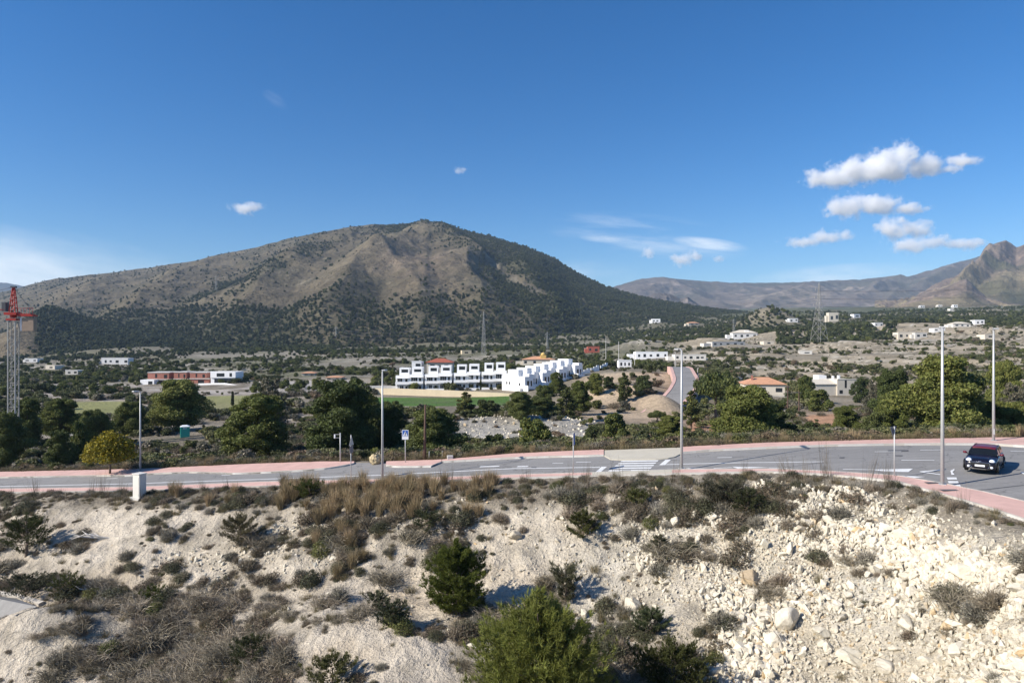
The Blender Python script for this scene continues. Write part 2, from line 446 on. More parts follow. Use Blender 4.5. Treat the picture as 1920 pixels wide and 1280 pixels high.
S.append([YN-0.05, zroad(xr(YN))+0.05, np.zeros(len(GP))])
S.append([YN+0.5, zroad(xr(YN+.5))-0.35, np.zeros(len(GP))])
S.append([YF-0.6, zroad(xr(YF-.6))-0.35, np.zeros(len(GP))])
S.append([YF+0.1, zroad(xr(YF+.1))+0.05, np.zeros(len(GP))])
Y2 = YF+3.0
S.append([Y2, zroad(xr(Y2))-0.35, np.full(len(GP), .15)])
#        -700  0    300  640  960 1200 1440 1600 1767 1920 2500
S.append(st([95,92,88,82,78,76,76,76,78,80,85], [885,872,864,862,858,850,838,832,828,826,824], .5))
S.append(st([118,114,112,110,104,106,108,108,108,110,110], [845,832,828,822,838,820,818,812,816,814,812], .7))
S.append(st([145,142,138,134,126,130,136,138,138,140,140], [815,808,803,797,790,800,790,778,795,795,795], .6))
S.append(st([185,184,184,182,180,160,170,176,180,180,180], [780,774,770,764,762,772,758,757,762,764,764], .25))
S.append(st([228,228,228,222,216,205,225,225,225,225,225], [752,745,743,742,742,712,728,722,715,712,712], .25))
S.append(st([262,262,262,255,255,232,262,262,262,262,262], [738,733,731,729,716,692,712,705,700,697,697], .3))
S.append(st([320,320,320,310,310,310,320,320,320,320,320], [722,719,717,708,699,686,695,688,682,680,680], .6))
S.append(st([430]*11, [705,702,697,691,684,671,664,658,652,648,648], 1.0))
S.append(st([610]*11, [690,684,672,668,662,651,634,629,622,616,616], 2.0))
S.append(st([900]*11, [675,668,652,648,642,630,611,606,600,597,597], 3.5))
S.append(st([1400]*11, [650,645,636,632,625,606,592,588,584,580,580], 6.0))
S.append(st([2600]*11, [630,628,620,612,606,592,582,580,577,574,574], 8.0))
S.append(st([4200]*11, [630,628,620,612,606,590,578,576,573,571,571], 8.0))
SY = np.array([s[0] for s in S]); SZ = np.array([s[1] for s in S]); SA = np.array([s[2] for s in S])
for k in range(1, len(SY)):
    SY[k] = np.maximum(SY[k], SY[k-1]+0.05)
def terr(x, y, noise=True, full=False):
    x = np.asarray(x, float).ravel(); y = np.asarray(y, float).ravel()
    px = CX + F*x/np.maximum(y, 1.0)
    g = np.clip((px-GP[0])/10.0, 0, len(GP)-1.001); i = g.astype(int); f = g-i
    Yc = SY[:, i]*(1-f)+SY[:, i+1]*f
    k = np.clip((Yc <= y[None, :]).sum(0)-1, 0, len(SY)-2)
    n = np.arange(len(x))
    def pick(T): return T[k, i]*(1-f)+T[k, i+1]*f, T[k+1, i]*(1-f)+T[k+1, i+1]*f
    y0, y1 = pick(SY); z0, z1 = pick(SZ); a0, a1 = pick(SA)
    t = np.clip((y-y0)/(y1-y0), 0, 1)
    z = z0+(z1-z0)*t
    if not noise: return z
    amp = a0+(a1-a0)*t
    near = np.clip((70-y)/20, 0, 1)
    nz = np.where(y < 75, fbm(x/4.2, y/4.2, 5, 3)*0.9 + fbm(x/0.8, y/0.8, 3, 21)*0.18,
                  fbm(x/22., y/22., 4, 9)*1.1)
    nz = np.where(y > 380, fbm(x/120., y/120., 5, 33)*1.6, nz)
    z = z+amp*nz*1.15
    # hollows and banks
    def bump(px0, Y0, rx, ry, h):
        x0 = (px0-CX)/F*Y0
        return h*np.exp(-((x-x0)/rx)**2-((y-Y0)/ry)**2)
    z = z+bump(60, 38.0, 4.6, 1.9, 2.4)+bump(640, 33.5, 3.2, 2.6, .9)+bump(760, 31, 2.4, 2.2, .7)+bump(1290, 33, 2, 3, .5)
    z = z+bump(300, 36, 3.5, 3, -.7)+bump(1130, 33, 2.5, 2.5, -.6)+bump(600, 37, 2.5, 2, .5)
    z = z+bump(1175, 188, 13, 18, 2.2)+bump(1244, 163, 4.2, 10, 2.7)+bump(1330, 520, 26, 26, 7)+bump(1440, 900, 34, 50, 26)+bump(1590, 470, 22, 18, 4.5)+bump(1480, 620, 40, 40, 7)+bump(1700, 640, 60, 40, 7)+bump(1860, 560, 40, 40, 6)+bump(1205, 560, 24, 20, 7)
    z = z+bump(930, 121, 14, 5, 1.6)+bump(1060, 118, 7, 6, 1.2)+bump(800, 124, 8, 5, 1.0)
    # terraced slopes: level strips with low stone walls between
    tw = sstep(225, 260, y)*(1-sstep(560, 640, y))*sstep(1230, 1330, px)
    tw2 = sstep(300, 340, y)*(1-sstep(560, 640, y))*(1-sstep(1180, 1240, px))*0.7
    stp = 1.55
    q = (z+fbm(x/45., y/45., 2, 71)*1.6)/stp
    fr = q-np.floor(q)
    zt = z+(sstep(.72, .95, fr)-fr)*stp
    w = np.maximum(tw, tw2)
    z = z*(1-w)+zt*w
    if full: return z, np.floor(q), fr, w
    return z
YS = np.geomspace(13, 4000, 1600)
def hit(px, py, y0=13.0):
    """the first ground seen through a pixel of the photograph beyond distance y0"""
    x = (px-CX)/F*YS
    zt = terr(x, YS); zr = (CY-py)/F*YS
    ok = (zt >= zr) & (YS >= y0)
    j = int(np.argmax(ok)) if ok.any() else len(YS)-1
    Y = YS[j]
    if j > 0 and not ok[j-1]:
        d0 = zr[j-1]-zt[j-1]; d1 = zt[j]-zr[j]
        Y = YS[j-1]+(YS[j]-YS[j-1])*d0/max(d0+d1, 1e-9)
    return Vector(((px-CX)/F*Y, Y, float(terr([(px-CX)/F*Y], [Y])[0])))
def gz(x, y): return float(terr([x], [y])[0])
def ground_at(px, Y):
    x = (px-CX)/F*Y
    return Vector((x, Y, gz(x, Y)))
def proj(x, y, z): return CX+F*x/y, CY-F*z/y

# how thickly scrub and loose rubble cover the bank in front of the road (read off the photograph, cells of 120 x 40 pixels)
SCR = np.array([[8,8,8,8,9,9,9,8,8,9,8,7,6,6,6,4],[3,2,2,5,6,8,8,6,3,7,8,6,3,3,3,8],[7,2,3,5,5,7,7,5,3,5,4,2,2,2,1,5],
 [4,3,3,4,3,5,6,5,1,3,5,3,1,5,2,2],[7,5,5,5,3,3,3,2,1,4,5,1,0,3,4,2],[3,6,6,6,4,1,3,4,3,5,5,2,0,0,1,3],
 [3,7,8,7,4,3,4,6,6,6,5,1,0,0,0,1],[2,5,9,8,6,2,2,5,6,7,6,1,1,0,0,0],[3,6,9,8,8,5,2,4,5,8,7,2,1,1,0,0]], float)/9
RUB = np.array([[0,0,0,0,1,1,1,1,1,1,2,3,4,4,2,0],[0,0,0,1,3,4,2,2,2,3,5,6,6,6,5,1],[0,0,1,2,4,4,3,3,2,4,6,8,8,7,7,4],
 [0,0,2,4,3,2,2,2,3,4,6,9,9,8,8,6],[0,0,1,2,1,1,2,2,2,2,4,9,9,9,8,7],[0,0,0,1,1,0,1,1,1,2,3,9,9,9,9,8],
 [0,0,0,0,0,0,1,1,1,2,3,9,9,9,9,9],[0,0,0,0,0,0,0,1,1,1,2,8,9,9,9,9],[0,0,0,0,0,0,0,1,1,1,2,8,9,9,9,9]], float)/9
def grid_at(G, px, py):
    u = np.clip((np.asarray(px, float)-60)/120, 0, 14.999); v = np.clip((np.asarray(py, float)-930)/40, 0, 7.999)
    i = u.astype(int); j = v.astype(int); fu = u-i; fv = v-j
    return (G[j,i]*(1-fu)+G[j,i+1]*fu)*(1-fv)+(G[j+1,i]*(1-fu)+G[j+1,i+1]*fu)*fv

cols_px = np.concatenate([np.arange(-900, -80, 40), np.arange(-80, 2000, 3.4), np.arange(2000, 2901, 40)])
rows_y = np.concatenate([np.arange(6, 18, 1.0), np.arange(18, 62, .21), np.arange(62, 130, 1.0), 130*1.0095**np.arange(0, 176), 130*1.0095**176*1.025**np.arange(1, 75)])
PX, YY = np.meshgrid(cols_px, rows_y)
XX = (PX-CX)/F*YY
ZZ, TQ, TFR, TWT = [q.reshape(XX.shape) for q in terr(XX, YY, True, True)]
PPY = CY-F*ZZ/YY
# earth colours by place: kinds of soil, rock, grass and litter
def blend(c, col, w): return c*(1-w[..., None])+np.array(col)*w[..., None]
def box_mask(px0, px1, y0, y1, sp=12, sy=3):
    return sstep(px0-sp, px0+sp, PX)*(1-sstep(px1-sp, px1+sp, PX))*sstep(y0-sy, y0+sy, YY)*(1-sstep(y1-sy, y1+sy, YY))
cc = np.zeros(XX.shape+(3,))+np.array((0.57, 0.50, 0.40))
n1 = fbm(XX/6, YY/6, 4, 5); n2 = fbm(XX/1.1, YY/1.1, 4, 15); n3 = fbm(XX/60, YY/60, 4, 25); n4 = fbm(XX/14, YY/14, 4, 35)
scr = grid_at(SCR, PX, PPY); rub = grid_at(RUB, PX, PPY)
cc = blend(cc, (0.63, 0.55, 0.415), np.clip(rub*1.2, 0, 1))
cc = blend(cc, (0.64, 0.60, 0.51), np.clip(n1*1.5+.1, 0, 1)*sstep(900, 1100, PX))
cc = blend(cc, (0.47, 0.385, 0.275), np.clip(-n1*1.6, 0, .7)*(1-sstep(900, 1300, PX)))
cc = blend(cc, (0.27, 0.235, 0.18), np.clip((scr-.38)*1.1+n2*.8+n1*.5, 0, .75))
band = sstep(-4.5, -2.5, YY-np.interp(PX, GP, YN))
cc = blend(cc, (0.22, 0.19, 0.145), band*np.clip(.8+n2, 0, 1)*(1-sstep(1750, 1850, PX)*.5))
yf = np.interp(PX, GP, YF)
far = sstep(-1, 1, YY-yf)
mid = np.zeros_like(cc)+np.array((0.215, 0.185, 0.135))
mid = blend(mid, (0.33, 0.285, 0.215), np.clip(n4*1.6+.1, 0, 1))
left = (1-sstep(560, 700, PX))*sstep(95, 120, YY)
mid = blend(mid, (0.36, 0.315, 0.26), left*np.clip(.55+n4*1.3, 0, 1))
mid = blend(mid, (0.44, 0.395, 0.34), left*sstep(228, 245, YY)*(1-sstep(300, 330, YY))*np.clip(.6+n4*1.5, 0, 1))
rock = box_mask(735, 1120, 104, 136, 30, 5)
mid = blend(mid, (0.43, 0.42, 0.39), rock*np.clip(.9+n4*1.2, 0, 1))
mid = blend(mid, (0.42, 0.30, 0.22), box_mask(1180, 1640, 112, 150, 40, 6)*np.clip(.5+n4*2, 0, 1))
mid = blend(mid, (0.47, 0.27, 0.16), box_mask(1290, 1380, 112, 140, 8, 3)+box_mask(1510, 1575, 112, 142, 8, 3)*.9)
mound = box_mask(1085, 1262, 138, 236, 25, 8)
mid = blend(mid, (0.50, 0.385, 0.265), mound*np.clip(.85+n4*1.5, 0, 1))
mid = blend(mid, (0.46, 0.415, 0.33), box_mask(660, 1090, 262, 300, 20, 8)*.4)
# terraces
terrw = sstep(1230, 1330, PX)*sstep(205, 230, YY)*(1-sstep(640, 800, YY))
mid = blend(mid, (0.40, 0.335, 0.24), terrw*np.clip(.95+n4*.6, 0, 1))
mid = blend(mid, (0.23, 0.20, 0.15), terrw*np.clip(n3*2.2+n4*1.0-.15, 0, .75)*sstep(290, 360, YY))
lev = vnoise(TQ*7.3, np.floor(XX/38)*3.1, 61)
mid = blend(mid, (0.40, 0.335, 0.235), terrw*np.clip((lev-.5)*2.2, 0, .8))
mid = blend(mid, (0.215, 0.19, 0.14), terrw*np.clip((.42-lev)*2.6, 0, .8))
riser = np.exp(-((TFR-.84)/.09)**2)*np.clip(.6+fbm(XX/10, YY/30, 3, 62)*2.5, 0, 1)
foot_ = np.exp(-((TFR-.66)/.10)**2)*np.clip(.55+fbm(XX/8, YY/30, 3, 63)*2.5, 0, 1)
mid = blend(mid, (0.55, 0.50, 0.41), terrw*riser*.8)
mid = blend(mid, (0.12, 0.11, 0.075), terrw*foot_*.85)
plain = (1-sstep(1180, 1300, PX))*sstep(300, 340, YY)
mid = blend(mid, (0.245, 0.22, 0.17), plain*.9)
mid = blend(mid, (0.36, 0.335, 0.28), plain*np.clip(fbm(XX/25, YY/9, 3, 45)*3-.7, 0, .8)*(1-sstep(600, 900, YY)))
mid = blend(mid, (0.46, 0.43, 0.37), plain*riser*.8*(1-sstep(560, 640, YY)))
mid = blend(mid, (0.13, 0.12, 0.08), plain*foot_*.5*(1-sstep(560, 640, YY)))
mid = blend(mid, (0.155, 0.15, 0.09), plain*np.clip(.2+n3*2.4, 0, .85))
mid = blend(mid, (0.42, 0.39, 0.35), box_mask(470, 660, 236, 300, 14, 6)*.8)
mid = blend(mid, (0.58, 0.55, 0.49), np.exp(-((PX-1207)/24)**2-((PPY-628)/11)**2)*(YY > 350)*np.clip(.8+n4*2, 0, 1)+np.exp(-((PX-1580)/45)**2-((PPY-632)/7)**2)*(YY > 350)*.6)
farm = sstep(650, 900, YY)
mid = blend(mid, (0.165, 0.15, 0.10), farm*np.clip(.8+n3, 0, 1))
mid = blend(mid, (0.36, 0.31, 0.23), farm*sstep(1250, 1350, PX)*np.clip(fbm(XX/70, YY/70, 3, 55)*3.2-.5, 0, .9))
mid = blend(mid, (0.085, 0.095, 0.05), sstep(1100, 1400, YY)*np.clip(.8+n3, 0, 1))
# fields: a bright green pitch beyond the ravine, paler grass on the left
pitch = box_mask(690, 956, 184, 213, 3, .8)
mid = blend(mid, (0.085, 0.165, 0.035), pitch*np.clip(.95+n4*.5, 0, 1))
gr = box_mask(125, 236, 176, 212, 8, 2)+box_mask(372, 480, 186, 226, 8, 2)
mid = blend(mid, (0.27, 0.27, 0.115), np.clip(gr, 0, 1)*np.clip(.95+n4*.5, 0, 1))
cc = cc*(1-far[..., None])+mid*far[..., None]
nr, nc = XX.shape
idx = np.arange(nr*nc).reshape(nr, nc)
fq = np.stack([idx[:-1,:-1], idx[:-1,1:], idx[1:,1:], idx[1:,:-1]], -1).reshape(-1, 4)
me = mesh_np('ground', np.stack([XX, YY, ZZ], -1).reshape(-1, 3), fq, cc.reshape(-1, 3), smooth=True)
tag(link('ground', me, M['ground']), 'pale dry ground of banks, fields and terraces running to the hills', None, None, 'structure')
# the land behind and beside the viewpoint, down to the same valley
sk = MB().add([(-9000,-3000,-24),(9000,-3000,-24),(9000,9000,-60),(-9000,9000,-60)], [(0,1,2,3)])
me = mesh_np('valley_floor', sk.v, sk.f, np.tile((0.25,0.22,0.16), (4,1)))
tag(link('valley_floor', me, M['ground']), 'scrubby valley floor around the viewpoint', None, None, 'structure')

# ------------------------------------------------------------------ hills and mountains
def mountain(name, label, ridge, Yr, Yf, foot, spurs, amp, lam, shape, colfn, npx=3.0, rows=130, rough=1.0, sw=70, back=0.35, nseed=100, fac=(.46,.46,.46)):
    r = np.array(ridge, float)
    px = np.arange(r[0,0], r[-1,0]+.1, npx)
    rp = np.interp(px, r[:,0], r[:,1]); rp = rp+fbm(px/14, px*0, 4, nseed)*1.6*rough
    fp = np.interp(px, *np.array(foot, float).T)
    yr = np.interp(px, *np.array(Yr, float).T); yfoot = np.interp(px, *np.array(Yf, float).T)
    t = np.linspace(0, 1, rows)[:, None]
    Y = yfoot+(yr-yfoot)*t
    z1 = (CY-rp)/F*yr; z0 = (CY-fp)/F*yfoot
    Z = z0+(z1-z0)*t**shape
    P = np.broadcast_to(px, Y.shape)
    X = (P-CX)/F*Y
    w = np.clip(4*t*(1-t), 0, 1)**.6*(1-sstep(.78, 1.0, t)*.93)
    rel = np.zeros_like(Z)
    for pts, a in spurs:
        q = np.array(pts, float); o = np.argsort(q[:,1]); q = q[o]
        c = np.interp(t[:,0], q[:,1], q[:,0])[:, None]
        inside = sstep(q[0,1]-.12, q[0,1], t)*(1-sstep(q[-1,1], q[-1,1]+.1, t)) if q[-1,1] < .99 else sstep(q[0,1]-.12, q[0,1], t)
        wob = fbm(t*5+a, P*0, 3, nseed+7)*22
        rel = rel+a*np.clip(1-np.abs(P-c-wob)/sw, 0, 1)*inside
    ns = ridged(X/lam+fbm(X/lam, Y/lam, 2, nseed+3)*.8, Y/(lam*2.1), 5, nseed+11)-.55
    ns2 = ridged(X/(lam*.3), Y/(lam*.6), 4, nseed+31)-.5
    rel = rel+amp*ns*1.7+amp*.35*ns2
    Z = Z+rel*w*rough
    col = colfn(P, t+0*P, rel/max(amp, 1), X, Y)
    # the far side falls away behind the ridge
    nb = 8
    tb = np.linspace(0, 1, nb+1)[1:, None]
    Yb = yr+(yr-yfoot)*back*tb; Zb = z1-(z1-z0)*(tb**1.3)*0.9
    Xb = (px-CX)/F*yr+0*tb
    X = np.vstack([X, Xb]); Y2_ = np.vstack([Y, Yb]); Z = np.vstack([Z, Zb])
    col = np.concatenate([col, np.repeat(col[-1:], nb, 0)], 0)
    nr, nc = X.shape
    idx = np.arange(nr*nc).reshape(nr, nc)
    fq = np.stack([idx[:-1,:-1], idx[:-1,1:], idx[1:,1:], idx[1:,:-1]], -1).reshape(-1, 4)
    me = mesh_np(name, np.stack([X, Y2_, Z], -1).reshape(-1, 3), fq, col.reshape(-1, 3)*np.array(fac), smooth=True)
    o = tag(link(name, me, M['hill']), label, None, None, 'structure')
    return X[:rows], Y2_[:rows], Z[:rows], P, t[:,0], rel/max(amp, 1)
RIDGE = [(-700,618),(-400,592),(-150,566),(0,548),(50,535),(100,523),(200,512),(290,500),(370,488),(420,475),(480,463),(560,443),(640,428),(690,421),(730,421),(757,419.5),(775,417),(800,415),(828,417.5),(848,423),(870,431),(920,442),(960,455),(1000,467),(1040,485),(1080,510),(1120,530),(1150,541),(1200,556),(1260,568),(1340,580),(1450,592),(1600,604)]
def veg_main(P, t, rel, X, Y):
    """tree cover on the big hill, 0 to 1"""
    n = fbm(X/160, Y/220, 4, 201); n2 = fbm(X/55, Y/70, 3, 211)
    line = 800+(1-t)*210                                   # the wooded right flank
    v = sstep(-40, 70, P-line+n*90)*.85
    v = np.maximum(v, (1-sstep(.13, .26, t+n*.12))*np.where(P < 560, .9, .5))
    v = np.maximum(v, np.clip(-rel*1.4+n2*.8-.12, 0, .75)*sstep(.0, .25, t))
    v = np.maximum(v, .9*np.exp(-((P-772)/75)**2)*sstep(.76, .90, t+n2*.15)*(1-sstep(.965, .99, t)*.7))
    v = np.maximum(v, sstep(.0,.35,1-np.abs((P-430+(t-.35)*-420)/95))*.7*sstep(.22,.34,t)*(1-sstep(.6,.75,t))*np.clip(.6+n2*2,0,1))
    slide = np.exp(-((P-(955-(t-.45)*330))/16)**2)*sstep(.2,.3,t)*(1-sstep(.62,.72,t))
    bare = np.exp(-((P-790)/85)**2-((t-.38)/.16)**2)+np.exp(-((P-560)/90)**2-((t-.25)/.14)**2)*.8
    return np.clip(v-slide*.9-bare*.55*np.clip(.8+n2, 0, 1)+.05, 0, 1)
def col_main(P, t, rel, X, Y):
    n = fbm(X/130, Y/130, 5, 221); n2 = fbm(X/28, Y/34, 4, 231)
    c = np.zeros(P.shape+(3,))+np.array((0.225, 0.185, 0.125))
    c = blend(c, (0.30, 0.245, 0.165), np.clip(rel*.9+n*1.2+.1, 0, 1))
    c = blend(c, (0.165, 0.15, 0.095), np.clip(-n*1.6+n2*.6, 0, .8))
    c = blend(c, (0.37, 0.285, 0.21), np.clip(np.exp(-((P-790)/70)**2-((t-.42)/.16)**2)*(.9+n2*1.4), 0, .9))
    c = blend(c, (0.41, 0.35, 0.26), np.clip(n2*3.0-1.15, 0, .8)*sstep(.05, .2, t)*(1-sstep(.75, .95, t)))
    slide = np.exp(-((P-(955-(t-.45)*330))/13)**2)*sstep(.22,.3,t)*(1-sstep(.6,.7,t))
    c = blend(c, (0.40, 0.34, 0.25), slide*np.clip(.7+n2*2, 0, 1))
    c = blend(c, (0.10, 0.105, 0.058), np.clip(veg_main(P, t, rel, X, Y)*.8, 0, .8))
    return c
SP = [([(800,1),(760,.72),(690,.45),(600,.12)], 40), ([(640,1),(570,.66),(500,.36),(430,.1)], 34), ([(430,1),(340,.6),(260,.3),(200,.12)], 34),
      ([(830,.93),(870,.55),(900,.2)], 38), ([(950,.9),(1010,.4),(1040,.1)], 34), ([(210,1),(150,.5),(90,.2)], 26), ([(735,.95),(650,.75),(560,.5)], 26), ([(720,.5),(760,.3),(780,.1)], 30)]
MAIN = mountain('mountain', 'big rounded hill with tan slopes and a wooded right flank', RIDGE,
    [(-700,3600),(0,3000),(420,2650),(800,2350),(1000,2250),(1300,2100),(1600,2000)],
    [(-700,1300),(0,1150),(300,950),(640,850),(960,900),(1200,1150),(1600,1500)],
    [(-700,668),(0,664),(300,655),(640,652),(960,646),(1200,622),(1600,600)], SP, 22, 170, 1.05, col_main, rough=.85, fac=(.45,.455,.44))
def col_rock(P, t, rel, X, Y):
    n = fbm(X/180, Y/180, 5, 241); n2 = fbm(X/40, Y/60, 4, 251)
    c = np.zeros(P.shape+(3,))+np.array((0.21, 0.165, 0.135))
    c = blend(c, (0.34, 0.265, 0.21), np.clip(n2*1.8+rel*.5, 0, 1))
    c = blend(c, (0.30, 0.255, 0.155), (1-sstep(.3, .6, t+n*.3))*.8)
    c = blend(c, (0.085, 0.092, 0.05), np.clip((.55-t)*2+n*1.6-.2, 0, .85)*sstep(1800, 1860, P+t*60))
    return c
def col_range(P, t, rel, X, Y):
    n = fbm(X/300, Y/300, 5, 261); n2 = fbm(X/90, Y/90, 4, 271)
    c = np.zeros(P.shape+(3,))+np.array((0.155, 0.13, 0.105))
    c = blend(c, (0.105, 0.10, 0.075), np.clip(-n*1.8+.2, 0, 1))
    c = blend(c, (0.34, 0.28, 0.225), np.clip(n2*2.4-.65, 0, .85)*(1-sstep(.6, .9, t)))
    c = blend(c, (0.33, 0.27, 0.20), np.clip(np.exp(-((P-1480)/90)**2-((t-.25)/.18)**2)*(.8+n2*2), 0, .8))
    return c
mountain('distant_range', 'long bluish mountain range on the right horizon',
    [(1000,570),(1080,556),(1130,545),(1160,535),(1200,523),(1245,519),(1290,525),(1340,528),(1400,530),(1460,530),(1520,528),(1560,526),(1620,523),(1680,517),(1700,519),(1750,505),(1800,490),(1840,480),(1860,478),(1900,470),(2000,462),(2200,470),(2500,500)],
    [(1000,5800),(2500,5800)], [(1000,4300),(2500,4300)], [(1000,584),(1300,584),(2500,580)],
    [([(1240,1),(1300,.5),(1340,.1)],60),([(1560,1),(1500,.5),(1420,.1)],50),([(1700,1),(1640,.5),(1600,.1)],50),([(1840,1),(1740,.5),(1650,.1)],60)], 70, 480, 1.0, col_range, npx=3, rows=70, rough=.9, sw=45, nseed=300, fac=(.80,.78,.80))
mountain('cliff_hill', 'small blue grey hill with cliffs below the distant range',
    [(1185,572),(1205,560),(1222,551),(1245,549),(1262,553),(1275,560),(1290,556),(1302,566),(1315,574),(1330,580)],
    [(1185,3700),(1330,3700)], [(1185,3350),(1330,3350)], [(1185,584),(1330,584)], [], 22, 70, .8, col_range, npx=1.5, rows=40, rough=1.0, nseed=350, fac=(.8,.8,.85))
mountain('rocky_peak', 'jagged rocky peak at the right edge of the horizon',
    [(1640,577),(1690,566),(1720,555),(1745,542),(1765,530),(1790,520),(1808,508),(1822,494),(1836,484),(1848,472),(1862,463),(1876,454),(1886,451),(1896,456),(1906,463),(1916,459),(1930,455),(1946,452),(1962,460),(2000,470),(2080,490),(2200,520),(2400,560)],
    [(1640,3500),(2400,3700)], [(1640,2500),(2400,2500)], [(1640,584),(1800,584),(2400,584)],
    [([(1885,1),(1840,.6),(1780,.2)],70),([(1930,1),(1950,.5),(1990,.1)],60)], 46, 130, .9, col_rock, npx=2, rows=90, rough=1.15, sw=36, nseed=400, fac=(.70,.68,.66))
mountain('foothill_crag', 'tan foothill with a dark crag below the rocky peak',
    [(1690,573),(1720,557),(1750,546),(1780,536),(1800,525),(1812,522),(1822,530),(1836,545),(1850,556),(1880,566),(1930,575)],
    [(1690,2650),(1930,2650)], [(1690,2150),(1930,2150)], [(1690,585),(1930,585)], [], 14, 70, .9, col_rock, npx=2, rows=50, rough=1.0, nseed=450, fac=(.72,.70,.66))
mountain('left_range', 'strip of distant blue hills at the left edge',
    [(-600,500),(-200,520),(-60,527),(0,529),(30,533),(60,540),(110,556),(200,580)], [(-600,7500),(200,7500)], [(-600,6000),(200,6000)], [(-600,610),(200,610)], [], 60, 500, 1.0, col_range, npx=5, rows=30, nseed=470)
def veg_knoll(P, t, rel, X, Y):
    return np.clip(sstep(-30, 10, P-(70+(1-t)*10))*.95, 0, 1)
def col_knoll(P, t, rel, X, Y):
    c = np.zeros(P.shape+(3,))+np.array((0.31, 0.25, 0.16))
    return blend(c, (0.075, 0.085, 0.045), veg_knoll(P, t, rel, X, Y)*.9)
KNOLL = mountain('wooded_knoll', 'low knoll covered in dark pines at the left foot of the hill',
    [(-300,640),(-80,634),(0,626),(40,612),(75,596),(100,588),(125,587),(160,596),(220,606),(300,617),(380,630),(470,650)],
    [(-300,1250),(470,1250)], [(-300,820),(470,820)], [(-300,678),(0,674),(470,664)], [([(110,1),(60,.5),(20,.1)],26)], 6, 90, .85, col_knoll, npx=4, rows=60, nseed=500)
# ------------------------------------------------------------------ roads and pavements
def ribbon(name, A, B, z_of, m, dz=0.0, thick=0.0, parent=None, skirt=True):
    """a strip between the point lists A and B (x, y), draped with z_of + dz; thick gives it real sides"""
    n = len(A)
    V = [(x, y, z_of(x, y)+dz) for x, y in A]+[(x, y, z_of(x, y)+dz) for x, y in B]
    Fs = [(i, i+1, n+i+1, n+i) for i in range(n-1)]
    if thick:
        V += [(x, y, z-thick) for x, y, z in V[:]]
        k = 2*n
        Fs += [(i+1, i, k+i, k+i+1) for i in range(n-1)]+[(n+i, n+i+1, k+n+i+1, k+n+i) for i in range(n-1)]
        Fs += [(0, n, k+n, k), (n-1, k+n-1, k+2*n-1, 2*n-1)]
    mb = MB().add(V, Fs)
    return mb.build(name, m, parent)
zr = lambda x, y: float(zroad(x))
def rp(px, py):
    p = on_road(px, py); return (p.x, p.y)
pxs = list(np.concatenate([np.arange(-700, 2000, 20), np.arange(2000, 2901, 60)]))
outN = [rp(p, float(interp_curve(PN, p))) for p in pxs]
kerN = [rp(p, float(interp_curve(PKN, p))) for p in pxs]
outF = [rp(p, float(interp_curve(PF, p))) for p in pxs]
def shift(P, Q, d):
    """points of P moved towards Q by d metres"""
    r = []
    for (x, y), (u, v) in zip(P, Q):
        L = math.hypot(u-x, v-y) or 1; r.append((x+(u-x)*d/L, y+(v-y)*d/L))
    return r
road = ribbon('road', shift(kerN, outN, .12), shift(outF, kerN, .1), zr, M['asphalt'])
tag(road, 'worn grey asphalt road curving past the bank', None, None, 'structure')
EXN, EXF = [(-700,915)], []
o = ribbon('pavement', shift(kerN, outN, .15), shift(outN, kerN, .14), zr, M['paving'], 0.125, .45); tag(o, 'pink paved footway along the near side of the road', None, None, 'structure')
o = ribbon('kerb', kerN, shift(kerN, outN, .15), zr, M['concrete'], 0.115, .4); tag(o, 'pale kerb of the near pavement', None, None, 'structure'); NEARK = o
o = ribbon('edging', shift(outN, kerN, .14), outN, zr, M['concrete'], 0.113, .4); NEARE = o; tag(o, 'pale back edging of the near pavement', None, None, 'structure')
# far side: pavements with a driveway gap, a parking bay, and the pale landing of the crossing
FARK = []
def far_slab(pts_in, name, label, m, dz=.125, kerb=True):
    inn = [rp(*p) for p in pts_in]
    ks = np.array(pts_in, float)
    q = list(np.arange(ks[0,0], ks[-1,0]+.1, 12)); 
    if q[-1] < ks[-1,0]-1: q.append(ks[-1,0])
    A = [rp(p, float(np.interp(p, ks[:,0], ks[:,1]))) for p in q]
    B = [rp(p, float(interp_curve(PF, p))) for p in q]
    B = [(b[0], max(b[1], a[1]+.3)) for a, b in zip(A, B)]
    if kerb:
        k2 = shift(A, B, .16)
        ok_ = tag(ribbon('kerb', A, k2, zr, M['concrete'], dz-.01, .4), 'pale kerb of the far pavement', None, None, 'structure'); FARK.append((A, k2, ok_, dz))
        A = k2
    tag(ribbon(name, A, B, zr, m, dz, .4), label, None, None, 'structure')
far_slab([(-700,924),(0,896),(190,893),(240,893),(300,888.5),(360,886.5),(440,889),(500,887),(560,884),(610,880),(650,874),(664,870)], 'pavement', 'pink paved footway along the far side, left of the driveway', M['paving'])
far_slab([(724,874),(740,876.5),(808,876),(828,867.5)], 'pavement', 'pink paved corner with the crossing sign', M['paving'])
far_slab([(829,867.3),(900,863.5),(960,860),(1040,857.5),(1100,856.5),(1132,855)], 'pavement', 'narrow pink footway behind the parking bay', M['paving'])
far_slab([(1133,855),(1134,861.5),(1168,862.8),(1232,861.5),(1262,859),(1274,853),(1279,850.5)], 'crossing_landing', 'pale paved landing of the zebra crossing on the far side', M['landing'], .07, False)
far_slab([(1280,850.4),(1330,846),(1440,841),(1560,836.5),(1680,834.5),(1767,834),(1863,834.5),(1920,838.5),(2100,845),(2400,850)], 'pavement', 'pink paved footway along the far side, right of the crossing', M['paving'])
